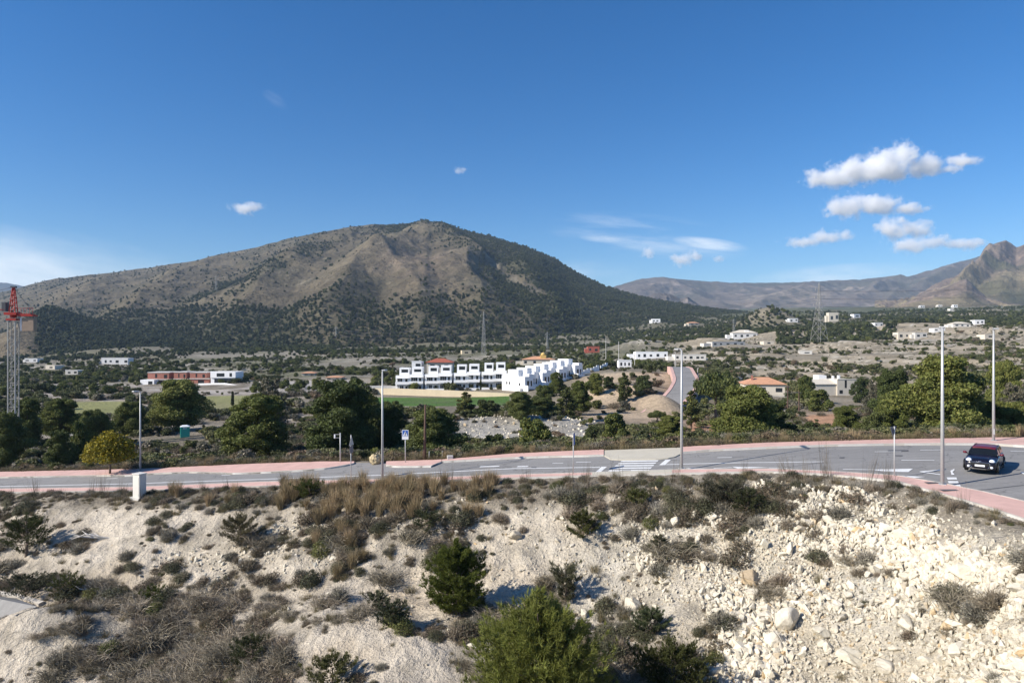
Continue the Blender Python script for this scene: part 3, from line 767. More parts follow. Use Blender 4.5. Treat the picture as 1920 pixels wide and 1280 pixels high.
# near landing: drop kerb at the crossing
A = [rp(p, float(interp_curve(PKN, p))-.3) for p in range(1110, 1261, 10)]
B = [rp(p, float(interp_curve(PN, p))) for p in range(1110, 1261, 10)]
tag(ribbon('crossing_landing', shift(A, B, .02), shift(B, A, .2), zr, M['landing'], .134, .3), 'pale paved landing of the zebra crossing on the near side', None, None, 'structure')
# kerb stones: the pale kerbs are single stones laid end to end
def kerb_stones(A, Bp, parent, dz, step=1.0, name='kerb_stone'):
    PA = [Vector((x, y, 0)) for x, y in A]; PB = [Vector((x, y, 0)) for x, y in Bp]
    L = [0]
    for a, b_ in zip(PA[:-1], PA[1:]): L.append(L[-1]+(b_-a).length)
    def pt(P, d):
        k = min(max(int(np.searchsorted(L, d))-1, 0), len(P)-2); f = (d-L[k])/max(L[k+1]-L[k], 1e-6); return P[k].lerp(P[k+1], f)
    d = .0
    while d+step < L[-1]:
        a0, a1, b0, b1 = pt(PA, d+.012), pt(PA, d+step-.012), pt(PB, d+.012), pt(PB, d+step-.012)
        if 13 < a0.y < 80 and abs(a0.x/a0.y) < .82:
            j = rng.uniform(-.006, .006); V = []
            for z in (dz+.012+j, dz-.3): V += [(p.x, p.y, zr(p.x, p.y)+z) for p in (a0, a1, b1, b0)]
            o = MB().add(V, [(0,1,2,3),(7,6,5,4),(0,4,5,1),(1,5,6,2),(2,6,7,3),(3,7,4,0)]).build(name, M['kerb'], parent)
        d += step
# painted markings
kerb_stones(kerN, shift(kerN, outN, .15), NEARK, .125); kerb_stones(outN, shift(outN, kerN, .14), NEARE, .122, 1.0, 'edging_stone')
for A, k2, ok_, dz in FARK: kerb_stones(A, k2, ok_, dz)
def mark(pts, name='painted_line', dz=.004, m=None):
    P = [on_road(*p) for p in pts]
    cxm = sum(p.x for p in P)/len(P)
    mb = MB().add([(p.x, p.y, p.z+dz) for p in P], [tuple(range(len(P)))])
    o = mb.build(name, m or M['paint'], road)
    return o
def strip_mark(pts, wid, name='painted_line', dz=.004):
    P = [on_road(*p) for p in pts]
    q = []
    for a, b in zip(P[:-1], P[1:]):
        n = max(1, int((b-a).length/3))
        q += [a.lerp(b, i/n) for i in range(n)]
    q.append(P[-1])
    L, R = [], []
    for i, p in enumerate(q):
        d = q[min(i+1, len(q)-1)]-q[max(i-1, 0)]; nrm = Vector((-d.y, d.x, 0)).normalized()*wid/2
        L.append((p.x+nrm.x, p.y+nrm.y)); R.append((p.x-nrm.x, p.y-nrm.y))
    return ribbon(name, L, R, zr, M['paint'], dz, 0, road)
nl, nr_, fl, fr_ = on_road(1133.7, 888), on_road(1211, 887.5), on_road(1166, 863.2), on_road(1235, 862.2)
for k in range(6):
    t0 = k/5.55; t1 = t0+.095
    q = [nl.lerp(fl, t0), nr_.lerp(fr_, t0), nr_.lerp(fr_, t1), nl.lerp(fl, t1)]
    mb = MB().add([(p.x, p.y, float(zroad(p.x))+.004) for p in q], [(0,1,2,3)])
    mb.build('crossing_stripe', M['paint'], road)
mark([(1112,889),(1121,889),(1138,874.5),(1128,874.5)], 'stop_line'); mark([(1236,871.5),(1246,871.5),(1258,861.5),(1248,861.5)], 'stop_line')
strip_mark([(-60,914.5),(0,911.5),(240,906.5),(480,898.5),(720,890),(960,878),(1125,875.5)], .2)
strip_mark([(1242,870.6),(1375,867.2),(1440,866.5),(1545,865.2)], .16)
strip_mark([(1690,862.4),(1752,862.8)], .16)
for a, b, c, d in ((900,874.5,936,873.5),(970,874.2,990,873.8)): strip_mark([(a,b),(c,d)], .35)
for a, b, c, d in ((1036,868,1056,867.6),(1080,866,1108,865.6),(200,897,220,896),(415,890.5,432,890),(1345,857.5,1372,857),(1640,846.5,1690,846.2),(1725,843.5,1765,843),(1895,845.5,1925,846)): strip_mark([(a,b),(c,d)], .14)
mark([(1286,877.2),(1338,878.6),(1312,881),(1300,880)]); mark([(1372,874.5),(1442,875.6),(1384,878.2)])
strip_mark([(1338,877.6),(1372,875.8)], .12); strip_mark([(1442,876.6),(1640,880.2)], .12)
mark([(1634,880),(1712,878.2),(1703,884.5),(1660,883.5)]); mark([(1626,888.4),(1640,888.6),(1735,893.5),(1704,896.2)])
strip_mark([(1726,884),(1768,880.5)], .22); strip_mark([(1726,884),(1764,889.5)], .2)
mark([(1782,882),(1789,878.6),(1790,880.6),(1786,884.5),(1790,889.5),(1784,889.8)], 'arrow_mark')
for k, (x0, x1, y0, y1) in enumerate(((1777,1795,894.5,898.6),(1779,1798,901.5,905.4),(1782,1802,908,912))): mark([(x0,y1),(x1,y1),(x1-2,y0),(x0-2,y0)], 'give_way_dash')
mark([(1913,885.5),(1925,883.5),(1932,887.5),(1922,890)])
mark([(1162,883.2),(1183,882.6),(1183,881.2),(1167,881.6)], 'manhole_cover', .007, M['asphalt_dark'])
for q in ((1665,843.2,1703,845.6),(1678,853,1692,854.4),(1574,856.6,1583,858.6),(996,875,1006,877)):
    mark([(q[0],q[3]),(q[2],q[3]),(q[2],q[1]),(q[0],q[1])], 'asphalt_patch', .004, M['asphalt_dark'])
for px, py in ((1752, 909.5), (1781, 923.5)):
    p = on_road(px, py, .137)
    MB().box(-.45,.45,-.16,.16,0,.01).build('access_cover', M['asphalt_dark'], bpy.data.objects['pavement'], loc=p)
# a tar crack across the near lane
def tar(pts, w=.06):
    o = strip_mark(pts, w, 'tar_seam', .006); o.data.materials.clear(); o.data.materials.append(M['asphalt_dark'])
tar([(1795,920),(1850,917),(1925,908)]); tar([(1448,880),(1530,868),(1545,866)], .05)
# the side road beyond, winding up past the earth mound
def gzmax(x, y): return max(gz(x+a, y+b) for a in (-1.5, 0, 1.5) for b in (-1.5, 0, 1.5))
SR = [(1150,832,122),(1190,804,140),(1222,783,151),(1252,760,162),(1272,741,172),(1283,724,182),(1286,712,194),(1282,702,207),(1277,691,224),(1270,688.5,240)]
ctr = [Vector((at(px, py, Y).x, Y, 0)) for px, py, Y in SR]
spl = []
for i in range(len(ctr)-1):
    p0, p1, p2, p3 = ctr[max(i-1,0)], ctr[i], ctr[i+1], ctr[min(i+2, len(ctr)-1)]
    for k in range(6):
        t = k/6
        spl.append(.5*((2*p1)+(p2-p0)*t+(2*p0-5*p1+4*p2-p3)*t*t+(3*p1-p0-3*p2+p3)*t**3))
srpy = np.interp([p.y for p in spl], [s[2] for s in SR], [s[1] for s in SR])
srz = [(CY-b)/F*p.y for p, b in zip(spl, srpy)]
def side_strip(name, label, a, b, dz, m, thick=.0):
    A, B, Z = [], [], []
    for i, p in enumerate(spl):
        d = spl[min(i+1, len(spl)-1)]-spl[max(i-1, 0)]; nrm = Vector((d.y, -d.x, 0)).normalized()
        A.append(p+nrm*a); B.append(p+nrm*b)
    n = len(A)
    V = [(p.x, p.y, srz[i]+dz) for i, p in enumerate(A)]+[(p.x, p.y, srz[i]+dz) for i, p in enumerate(B)]
    V += [(x, y, z-2.5) for x, y, z in V[:]]
    k = 2*n
    Fs = [(i, i+1, n+i+1, n+i) for i in range(n-1)]+[(i+1, i, k+i, k+i+1) for i in range(n-1)]+[(n+i, n+i+1, k+n+i+1, k+n+i) for i in range(n-1)]+[(0, n, k+n, k), (n-1, k+n-1, k+2*n-1, 2*n-1)]
    tag(MB().add(V, Fs).build(name, m), label, None, None, 'structure')
side_strip('side_road', 'narrow grey side road winding up past the earth mound', -2.7, 2.7, .25, M['asphalt'])
side_strip('pavement', 'pink footway on the left of the side road', -3.6, -2.7, .37, M['paving'])
side_strip('pavement', 'pink footway on the right of the side road', 2.7, 3.6, .37, M['paving'])
# corner of a lower car park at the left edge, with its pale kerb
def slab(name, label, pts, m, dz):
    P = [hit(*p) for p in pts]; zm = sum(p.z for p in P)/len(P)
    mb = MB(); n = len(P)
    nz = [(p.x, p.y, p.z+dz) for p in P]; lo = [(p.x, p.y, p.z-1.5) for p in P]
    mb.add(nz+lo, [tuple(range(n))]+[(i, (i+1)%n, n+(i+1)%n, n+i) for i in range(n)])
    return tag(mb.build(name, m), label, None, None, 'structure')
slab('car_park', 'corner of a lower asphalt yard at the left edge', [(-260,1195),(-60,1184),(30,1155),(70,1140),(30,1124),(-60,1113),(-260,1100)], M['asphalt'], .10)
slab('kerb', 'pale kerb round the lower asphalt yard', [(-60,1112),(30,1123),(72,1137),(82,1132),(35,1117),(-60,1106)], M['kerb'], .19)

# ------------------------------------------------------------------ haze and clouds
def vol_mat(name, dens, col, aniso=0.2):
    m = bpy.data.materials.new(name); m.use_nodes = True
    nt = m.node_tree; nt.nodes.remove(nt.nodes['Principled BSDF'])
    v = N(nt, 'ShaderNodeVolumePrincipled')
    v.inputs['Color'].default_value = (*col, 1); v.inputs['Density'].default_value = dens; v.inputs['Anisotropy'].default_value = aniso
    nt.links.new(v.outputs[0], nt.nodes['Material Output'].inputs['Volume'])
    return m, nt, v
HZ, _, _ = vol_mat('haze', 0.00006, (0.55, 0.75, 1.0), 0.0)
tag(MB().box(-9500, 9500, -3500, 9500, -70, 640).build('haze', HZ), 'thin blue air over the whole valley', None, None, 'stuff')
# ------------------------------------------------------------------ buildings (each its own thing with walls, openings and roofs as parts)
def B(parent, name, x0, x1, y0, y1, z0, z1, m):
    return MB().box(x0, x1, y0, y1, z0, z1).build(name, M[m], parent)
def win(parent, x0, x1, z0, z1, y, name='window', m='glass', d=.12):
    """an opening on the front (y = front plane): dark glass set in a slightly proud frame"""
    o = MB().box(x0, x1, y-.02, y+d, z0, z1).build(name, M[m], parent)
    return o
def win_side(parent, y0, y1, z0, z1, x, name='window', m='glass', d=.12):
    return MB().box(x-.02, x+d, y0, y1, z0, z1).build(name, M[m], parent)
def house(name, label, cat, px, py, Y, rot=0.0, group=None, z=None):
    p = at(px, py, Y)
    if z is not None: p.z = z
    return empty(name, p, rot, label, cat, group)
def hip_roof(parent, x0, x1, y0, y1, z0, h, m='rooftile', ov=.4, name='roof', ridge=.35):
    x0 -= ov; x1 += ov; y0 -= ov; y1 += ov
    rx0, rx1 = x0+(x1-x0)*ridge, x1-(x1-x0)*ridge; ym = (y0+y1)/2
    V = [(x0,y0,z0),(x1,y0,z0),(x1,y1,z0),(x0,y1,z0),(x0,y0,z0+.15),(x1,y0,z0+.15),(x1,y1,z0+.15),(x0,y1,z0+.15),(rx0,ym,z0+h),(rx1,ym,z0+h)]
    return MB().add(V, [(0,3,2,1),(0,1,5,4),(1,2,6,5),(2,3,7,6),(3,0,4,7),(4,5,9,8),(6,7,8,9),(5,6,9),(7,4,8)]).build(name, M[m], parent)
def gable_roof(parent, x0, x1, y0, y1, z0, h, m='rooftile', ov=.3, name='roof'):
    ym = (y0+y1)/2; x0 -= ov; x1 += ov; y0 -= ov; y1 += ov
    V = [(x0,y0,z0),(x1,y0,z0),(x1,y1,z0),(x0,y1,z0),(x0,ym,z0+h),(x1,ym,z0+h)]
    return MB().add(V, [(0,3,2,1),(0,1,5,4),(2,3,4,5),(1,2,5),(3,0,4)]).build(name, M[m], parent)
HB = []
M['white_b'] = mat('warm_white_render', (0.74, 0.70, 0.63), .85, .08, .3); M['white_c'] = mat('grey_white_render', (0.68, 0.67, 0.65), .85, .08, .3)
M['redroof'] = mat('red_roof', (0.34, 0.10, 0.06), .85, .2, 1.0)
def pxm(d, Y): return d/F*Y      # photo pixels to metres at distance Y

# white terrace row: eight stepped houses in pairs, each pair its own building
def terrace_pair(px0, px1, pyb, pytop, Y, label):
    W = pxm(px1-px0, Y); H = pxm(pyb-pytop, Y)
    e = house('terraced_house', label, 'house', (px0+px1)/2, pyb, Y, 0, 'white houses of the stepped terrace row')
    hw = W/2
    for s, lift in ((-1, 0), (1, .55)):
        x0 = -hw if s < 0 else .02; x1 = -.02 if s < 0 else hw
        z1 = H*.64+lift*.7
        B(e, 'wall', x0, x1, 0, 9, -2.5, z1, 'white')
        xa, xb = x0+.5, x1-.5
        z_f = z1*.5
        for zb in (z_f*.0+.35, z_f+.25):                       # two storeys: wide glazing, a narrow window, a balcony front
            wf = rng.uniform(.46, .62); w1 = win(e, xa+.1, xa+(xb-xa)*wf, zb+.15, zb+z_f*.66, 0, 'patio_window', 'glass', .2)
            for kk_ in range(1, 3): MB().box(xa+.1+((xb-xa)*wf-.1)*kk_/3-.03, xa+.1+((xb-xa)*wf-.1)*kk_/3+.03, -.05, -.021, zb+.15, zb+z_f*.66).build('mullion', M['white'], w1)
            if rng.random() < .4: MB().box(xa+.14, xa+(xb-xa)*wf*.45, -.045, -.022, zb+.2, zb+z_f*.62).build('blind', M['concrete'], w1)
            win(e, xb-(xb-xa)*.24, xb-.1, zb+.35, zb+z_f*.60, 0, 'window')
            B(e, 'balcony', x0+.05, x1-.05, -1.15, -.03, zb-.32, zb-.12, 'white')
            B(e, 'balcony_front', x0+.05, x1-.05, -1.27, -1.16, zb-.32, zb+.62, 'white')
            B(e, 'canopy', x0+.05, x1-.05, -.75, -.03, zb+z_f*.68, zb+z_f*.68+.16, 'white')
        rx0, rx1 = (x0+.9, x1-.35) if s < 0 else (x0+.6, x1-.5)
        B(e, 'roof_room', rx0, rx1, 2.2, 7, z1, H+lift*.35, 'white')
        win(e, rx0+.7, rx1-.4, z1+(H-z1)*.45, z1+(H-z1)*.82, 2.2, 'window')
        B(e, 'parapet', x0, x1, 0.02, .2, z1, z1+.45, 'white')
    return e
terrace_pair(742, 793, 734, 690, 234, 'leftmost white pair of the terrace row beside the cream wall')
terrace_pair(797, 847, 733, 687, 234, 'second white pair from the left in the terrace row')
terrace_pair(851, 900, 732, 684, 234, 'third white pair from the left in the terrace row')
terrace_pair(903, 950, 731, 681, 234, 'rightmost white pair of the terrace row behind the white gable')
# the row turning the corner: gable to the left, shaded fronts to the right
PHI = math.radians(43)
dirx = Vector((math.cos(PHI), math.sin(PHI)))
c0 = at(984, 749, 221)
ulab = ['white corner house with the sunlit gable and outside stair', 'second white house behind the sunlit gable', 'third white house behind the sunlit gable', 'fourth white house behind the sunlit gable', 'fifth white house behind the sunlit gable', 'last but one white house of the gable row', 'last white house at the far end of the gable row']
for i in range(7):
    p = Vector((c0.x+dirx.x*4.05*i, c0.y+dirx.y*4.05*i, c0.z+i*.52))
    e = empty('corner_house', p, PHI, ulab[i], 'house', 'white houses stepping back from the gable')
    H1 = 7.4; yo = 1.7*(i % 2)
    B(e, 'wall', .02, 4.03, yo, 11, -4, H1, 'white')
    B(e, 'parapet', 2.0, 3.95, yo+.1, 10.5, H1, H1+.75, 'white')
    B(e, 'roof_room', .4, 2.6, 3.5, 8.5, H1, H1+2.1, 'white')
    win(e, 1.0, 2.0, 4.2, 6.0, yo, 'window'); win(e, 2.6, 3.3, 4.2, 6.0, yo, 'window')
    win(e, 1.0, 2.0, 1.0, 3.0, yo, 'door'); win(e, 2.5, 3.5, 1.0, 2.6, yo, 'window')
    B(e, 'balcony', .3, 3.8, yo-1.1, yo-.02, 3.3, 3.5, 'white'); B(e, 'balcony_front', .3, 3.8, yo-1.2, yo-1.11, 3.3, 4.1, 'white')
    B(e, 'garden_wall', .02, 4.0, yo-4.2, yo-4.0, -4, .9, 'white')
    B(e, 'party_wall', -.1, .1, yo-1.6, yo-.02, -3, 4.6, 'white')
    if i == 0:
        for y0, z0 in ((7.0, 4.6), (8.3, 4.6), (2.2, 4.4)): MB().box(-.04, .1, y0, y0+.6, z0, z0+.9).build('window', M['glass'], e)
        MB().box(-.04, .1, 5.6, 9.6, .4, 1.7).build('window', M['glass'], e)
        st_ = MB()
        for k in range(9): st_.box(-1.2, -.03, 1.0+k*.42, 1.42+k*.42, -3, 3.6-k*.42)
        st_.build('outside_stair', M['white'], e)
        B(e, 'gable_step', .3, 3.6, 4, 10.9, H1, H1+.5, 'white')
# low white garden walls stepping away behind the gable row
for i, (px, py, Y, w, lab) in enumerate(((1098,701,252,18,'white garden wall just right of the gable row'),(1116,695,262,16,'middle one of the white garden walls right of the gable row'),(1133,690,272,14,'farthest white garden wall right of the gable row'))):
    e = house('garden_wall', lab, 'wall', px, py, Y, math.radians(35), 'white garden walls beside the mound')
    W = pxm(w, Y)*1.3
    for k in range(3): B(e, 'panel', -W/2+k*W/3+.02, -W/2+(k+1)*W/3-.02, 0, .25, -4, 1.1+.5*k, 'white')
# long cream retaining wall in front
def wall_run(name, label, pts, h, m, depth=.5, below=4):
    P = [at(a, b, Y) for a, b, Y in pts]
    mb = MB(); n = len(P)
    V = []
    for p in P: V += [(p.x, p.y, p.z-below), (p.x, p.y, p.z+h), (p.x, p.y+depth, p.z+h), (p.x, p.y+depth, p.z-below)]
    Fs = []
    for i in range(n-1):
        for k in range(4): Fs.append((4*i+k, 4*i+(k+1)%4, 4*(i+1)+(k+1)%4, 4*(i+1)+k))
    Fs += [(0,1,2,3), (4*n-4,4*n-3,4*n-2,4*n-1)]
    return tag(mb.add(V, Fs).build(name, M[m]), label, 'wall')
wall_run('retaining_wall', 'long cream retaining wall in front of the white terrace row', [(664,738,226),(745,739,222),(850,743,217),(960,749,212)], 1.9, 'tan')
wall_run('garden_wall', 'low white wall left of the terrace row above the cream wall', [(664,728,236),(742,729,236)], 1.0, 'concrete')
# brick shells under construction and their finished white neighbour
def shell(px0, px1, py, top, label, annex=None, Y=305):
    W = pxm(px1-px0, Y); H = pxm(py-top, Y)
    e = house('brick_house', label, 'house', (px0+px1)/2, py, Y, 0, 'unfinished red brick houses')
    B(e, 'lower_wall', -W/2, W/2*.85, 0, 10, -3, H*.48, 'brick'); B(e, 'floor_slab', -W/2-.3, W/2*.9, -.35, 10.2, H*.48, H*.54, 'concrete')
    B(e, 'upper_wall', -W/2, W/2*.62, .02, 9, H*.54, H*.97, 'brick'); B(e, 'roof_slab', -W/2-.1, W/2*.7, -.15, 9.2, H*.97, H*1.0+.12, 'concrete')
    win(e, -W*.22, -W*.14, H*.62, H*.9, .02, 'opening', 'black'); win(e, -W*.1, W*.2, H*.1, H*.4, 0, 'opening', 'black'); win(e, W*.12, W*.24, H*.6, H*.85, .02, 'opening', 'black')
    if annex:
        B(e, 'annex', -W/2-annex, -W/2+W*.42, -4, -.4, -3, H*.52, 'white'); win(e, -W/2-annex+W*.3, -W/2+W*.36, H*.1, H*.42, -4, 'window')
    return e
shell(277, 326, 725, 698, 'leftmost red brick shell with a small white annex', 1.2)
shell(326, 355, 724, 697.5, 'middle red brick shell half hidden by the big pine')
shell(356, 394, 722, 698, 'rightmost red brick shell beside the white villa')
e = house('white_villa', 'finished flat roofed white villa right of the red brick shells', 'house', 418, 719, 303)
W = pxm(47, 303)
B(e, 'lower_wall', -W/2, W/2*.9, .4, 9, -3, 2.6, 'white'); B(e, 'upper_wall', -W/2, W/2, 0, 9, 2.6, 5.2, 'white')
win(e, -W*.25, W*.06, 3.1, 4.6, 0, 'patio_window'); win(e, W*.26, W*.36, 3.1, 4.7, 0, 'window'); win(e, -W*.36, W*.38, .3, 2.2, .4, 'patio_window'); B(e, 'parapet', -W/2, W/2, .02, .25, 5.2, 5.5, 'white')
wall_run('garden_wall', 'white boundary wall below the flat roofed white villa', [(372,724,292),(420,723,290),(455,729,285)], 1.2, 'white')
# small far houses: one builder, each with its own walls, openings and roof
def villa(px0, px1, py, top, Y, label, wall='white', roof=None, rot=0.0, wins=3, name='villa', tower=None, depth=8):
    if Y > 300:
        Y = min(max(hit((px0+px1)/2, py, Y*.55).y, Y*.6), Y*1.7)
    HB.append((px0, px1, top, py, Y))
    W = pxm(px1-px0, Y); H = pxm(py-top, Y)
    e = house(name, label, 'house', (px0+px1)/2, py, Y, rot)
    hb = H*.62 if roof else H
    if wall == 'white' and Y > 380: wall = ('white', 'white_b', 'white_c')[int(rng.integers(3))]
    B(e, 'wall', -W/2, W/2, 0, depth, -4, hb, wall)
    if W > 9: B(e, 'side_wing', -W/2-W*.22, -W/2-.02, 1.5, depth-1, -4, hb*.66, wall)
    for k in range(wins):
        x = -W/2+W*(k+rng.uniform(.3, .7))/wins; w_ = W/wins*rng.uniform(.14, .26); zb = hb*rng.uniform(.2, .36)
        win(e, x-w_, x+w_, zb, hb*rng.uniform(.62, .74), 0)
    if roof: hip_roof(e, -W/2, W/2, 0, depth, hb, H-hb, roof, .5)
    else: B(e, 'parapet', -W/2-.1, W/2+.1, -.1, .25, hb, hb+.35, wall)
    if tower:
        tx, tw, th, tm = tower
        B(e, 'tower', W*tx-tw/2, W*tx+tw/2, 1, 1+tw, hb, hb+th, tm)
    return e
villa(190,240,683,671,620,'low white house among trees left of the red brick shells','white',None,0,4)
villa(46,70,679,672,640,'small white house just right of the crane mast','white',None,0,2)
villa(346,360,650,645,850,'tiny white cabin alone high on the plain left of centre','white',None,0,2)
villa(772,790,690,678,285,'small white house behind the left end of the terrace row','white',None,0,1)
villa(800,848,692,672,285,'house with a broad red tiled roof behind the terrace row','offwhite','redroof',0,3)

e = villa(980,1040,684,668,330,'pinkish house with an ochre domed tower behind the gable row','offwhite','rooftile',0,4)
W = pxm(60,330)
MB().box(W*.08, W*.08+3.6, 1, 4.6, 3, 6.2).build('tower', M['ochre'], e)
dm = MB(); dm.tube([(W*.08+1.8, 2.8, 6.2), (W*.08+1.8, 2.8, 7.0), (W*.08+1.8, 2.8, 7.7), (W*.08+1.8, 2.8, 8.0)], [1.7, 1.5, .9, .15], 10); dm.build('dome', M['ochre'], e, True)
villa(1102,1124,661,650,470,'dark red house among trees right of the ochre tower','red_render',None,0,2)
villa(1192,1252,672,660,400,'long low white house behind the lamp post at the crossing','white',None,0,5)
villa(1266,1324,675,665,385,'white house with dark openings right of the crossing lamp post','white',None,0,5)
villa(1160,1184,688,676,285,'little white hut with three openings above the mound','white',None,0,3,'hut',None,4)
e = villa(1399,1470,741,708,196,'cream bungalow with an orange hipped roof','offwhite','rooftile',math.radians(-8),3,'bungalow')
B(e, 'chimney', -3.4, -2.9, 2, 2.5, 3.2, 5.6, 'brick'); B(e, 'porch', -6.3, -3.8, -2.2, -.02, -2, 2.5, 'white'); B(e, 'terrace_wall', -4, 9, -4.5, -4.2, -4, .2, 'concrete')
# the cream farmhouse: gabled wing, flat block with a chimney, lower lean-to on the right
e = house('farmhouse', 'cream farmhouse with a flat block and a lower wing above the red cliff', 'house', 1578, 744, 196, math.radians(6))
B(e, 'wall', -8.2, -1.6, 0, 8, -3, 3.7, 'offwhite'); gable_roof(e, -8.2, -1.6, 0, 8, 3.7, 1.3, 'offwhite')
B(e, 'flat_block', -1.58, 4.6, -.4, 7, -3, 5.0, 'offwhite'); B(e, 'lower_wing', 4.62, 9.4, -.9, 5, -4, 1.6, 'white')
B(e, 'gable_block', -4.6, -2.2, 4, 7, 4.2, 6.0, 'white')
for x0, x1, z0, z1 in ((-.9,.1,1.0,2.0),(1.9,2.8,1.0,2.2),(3.3,3.9,1.0,2.3)): win(e, x0, x1, z0, z1, -.4)
win(e, .7, 1.3, 2.6, 4.8, -.4, 'window', 'black'); win(e, -6.4, -5.2, .3, 2.2, 0, 'door'); win(e, 6.8, 7.6, -1.0, .0, -.9)
B(e, 'chimney', .2, .8, 2, 2.6, 5.0, 6.1, 'white'); B(e, 'chimney', -.9, -.4, 3, 3.5, 5.0, 5.9, 'white'); B(e, 'parapet', -1.58, 4.6, -.5, -.2, 5.0, 5.25, 'offwhite')
villa(1374,1420,634,618,520,'white villa with a stepped roof on the hillside left of the pylon','white','offwhite',0,4,'villa',(.1,4,2.2,'white'))
villa(1554,1572,603,586,640,'cream tower house on the crest just right of the pylon','offwhite',None,0,2,'tower_house')
villa(1684,1716,635,623,470,'pinkish low house on the terraces left of the tall lamp posts','offwhite',None,0,3)
villa(1716,1738,633,624,480,'small grey shed right beside the pinkish low house','concrete',None,0,2,'shed')
villa(1787,1820,613,603,620,'white villa on the crest between the two right hand lamp posts','white','offwhite',0,3)
villa(1828,1846,608,600,660,'smaller white house right of the crest villa','white',None,0,2)
villa(1052,1076,602,595,1150,'small reddish roofed house on the lower wooded flank','offwhite','rooftile',0,2)
villa(1130,1152,596,591,1300,'pair of pale cabins on the saddle of the wooded flank','white',None,0,3)
villa(1190,1206,569,563,1700,'lone house with a brown roof at the tip of the wooded ridge','offwhite','rooftile',0,2)
villa(1258,1272,587,583,1500,'distant white house right below the small cliffs','white',None,0,2)
for px, py, lab in ((1730,577,'leftmost white speck of a house in the far forest'),(1742,571,'white house highest in the far forest'),(1763,576,'white house right of the highest one in the far forest'),(1792,576,'white house at the right of the far forest'),(1785,583,'white house lowest in the far forest'),(1878,572,'white house under the rocky peak')):
    villa(px-4,px+4,py,py-4.5,1500,lab,'white',None,0,2)
villa(845,852,606,601,1000,'tiny white hut at the foot of the mountain','white',None,0,1)
for a_ in ((1432,1452,646,640,430,'small pale shed in the terraces below the white hillside villa','offwhite',1),(1500,1522,664,658,380,'low concrete shed in the middle of the terraces','concrete',1),(1222,1238,604,598,1000,'white cabin at the right foot of the wooded flank','white',2),(1236,1252,588,583,1300,'white house halfway along the wooded spur','white',2),(1290,1312,610,603,800,'pale farmhouse below the wooded spur','offwhite',2),(1332,1400,648,641,520,'long low grey greenhouse left of the large pylon','concrete',5),
  (84,104,692,685,500,'pale shed behind the red crane mast','offwhite',1),(122,146,702,694,420,'grey walled shed left of the red brick shells','concrete',2),(566,590,704,697,420,'low pale hut among dark trees left of the terrace row','offwhite',2),(612,640,712,705,380,'pale hut nearest to the left end of the terrace row','offwhite',2),(866,884,664,657,520,'small ruin behind the terrace row','tan',1),(1752,1772,622,615,560,'small white house right of the grey shed','white',2),(1640,1656,612,605,700,'white house on the crest left of the pinkish low house','white',2),(1846,1866,634,627,480,'small pale hut on the terraces below the crest villa','offwhite',1),(1600,1614,596,589,850,'white house above the grey terraces right of the tower house','white',1),(1480,1496,604,597,800,'white house among dark trees left of the large pylon','white',2)):
    villa(*a_[:6], a_[6], 'rooftile' if a_[7] == 2 and a_[6] == 'offwhite' else None, rng.uniform(-.3, .3), a_[7])
# ------------------------------------------------------------------ power lines
def lattice(name, label, px, py_top, py_base, Y, wb, wt, arms, thick=.22):
    p = at(px, py_base, Y); H = pxm(py_base-py_top, Y)
    e = empty(name, p, .5, label, 'pylon', 'lattice power pylons')
    def W(z): return wb+(wt-wb)*min(1, z/(H*.72)) if z < H*.72 else wt*(1-.7*(z/H-.72)/.28)
    for sx, sy in ((-1,-1),(1,-1),(1,1),(-1,1)):
        pts = [(sx*W(z)/2, sy*W(z)/2, z) for z in np.linspace(-2, H, 9)]
        MB().tube(pts, thick, 4).build('leg', M['crane_grey'], e)
    br = MB(); zs = [0]
    while zs[-1] < H*.97: zs.append(zs[-1]+max(1.2, W(zs[-1])*.95))
    for z0, z1 in zip(zs[:-1], zs[1:]):
        for (ax, ay), (bx, by) in (((-1,-1),(1,-1)),((1,-1),(1,1)),((1,1),(-1,1)),((-1,1),(-1,-1))):
            a0 = (ax*W(z0)/2, ay*W(z0)/2, z0); b0 = (bx*W(z0)/2, by*W(z0)/2, z0); a1 = (ax*W(z1)/2, ay*W(z1)/2, z1); b1 = (bx*W(z1)/2, by*W(z1)/2, z1)
            br.tube([a0, b1], thick*.6, 3, False); br.tube([b0, a1], thick*.6, 3, False); br.tube([a0, b0], thick*.5, 3, False)
    o = br.build('bracing', M['crane_grey'], e); o['kind'] = 'stuff'
    tips = []
    for z, L in arms:
        for s in (-1, 1):
            m = MB(); m.tube([(0, 0, H*z+.9), (s*L, 0, H*z)], thick*.7, 4); m.tube([(0, -.4, H*z-.3), (s*L, 0, H*z)], thick*.6, 4); m.tube([(0, .4, H*z-.3), (s*L, 0, H*z)], thick*.6, 4)
            m.tube([(s*L, 0, H*z), (s*L, 0, H*z-1.8)], .14, 4)
            m.build('cross_arm', M['crane_grey'], e)
            tips.append(e.location+Matrix.Rotation(.5, 3, 'Z')@Vector((s*L, 0, H*z-1.8)))
    return e, tips
P1, T1 = lattice('power_pylon', 'large lattice pylon on the right hillside', 1536, 530, 636, 480, 8.0, 1.8, ((.62,6),(.76,5),(.90,4)), .10)
P2, T2 = lattice('power_pylon', 'pale slender pylon in front of the wooded flank left of centre', 907, 584, 680, 560, 4.0, 1.4, ((.7,4),(.82,3.4),(.94,2.8)), .08)
P3, T3 = lattice('power_pylon', 'small faint pylon behind the dark red house', 1026, 622, 672, 640, 3.0, 1.0, ((.8,2.6),(.92,2.2)), .10)
P4, T4 = lattice('power_pylon', 'small faint pylon left of the white hillside villa', 1376, 598, 634, 700, 3.0, 1.0, ((.8,2.6),(.92,2.2)), .10)
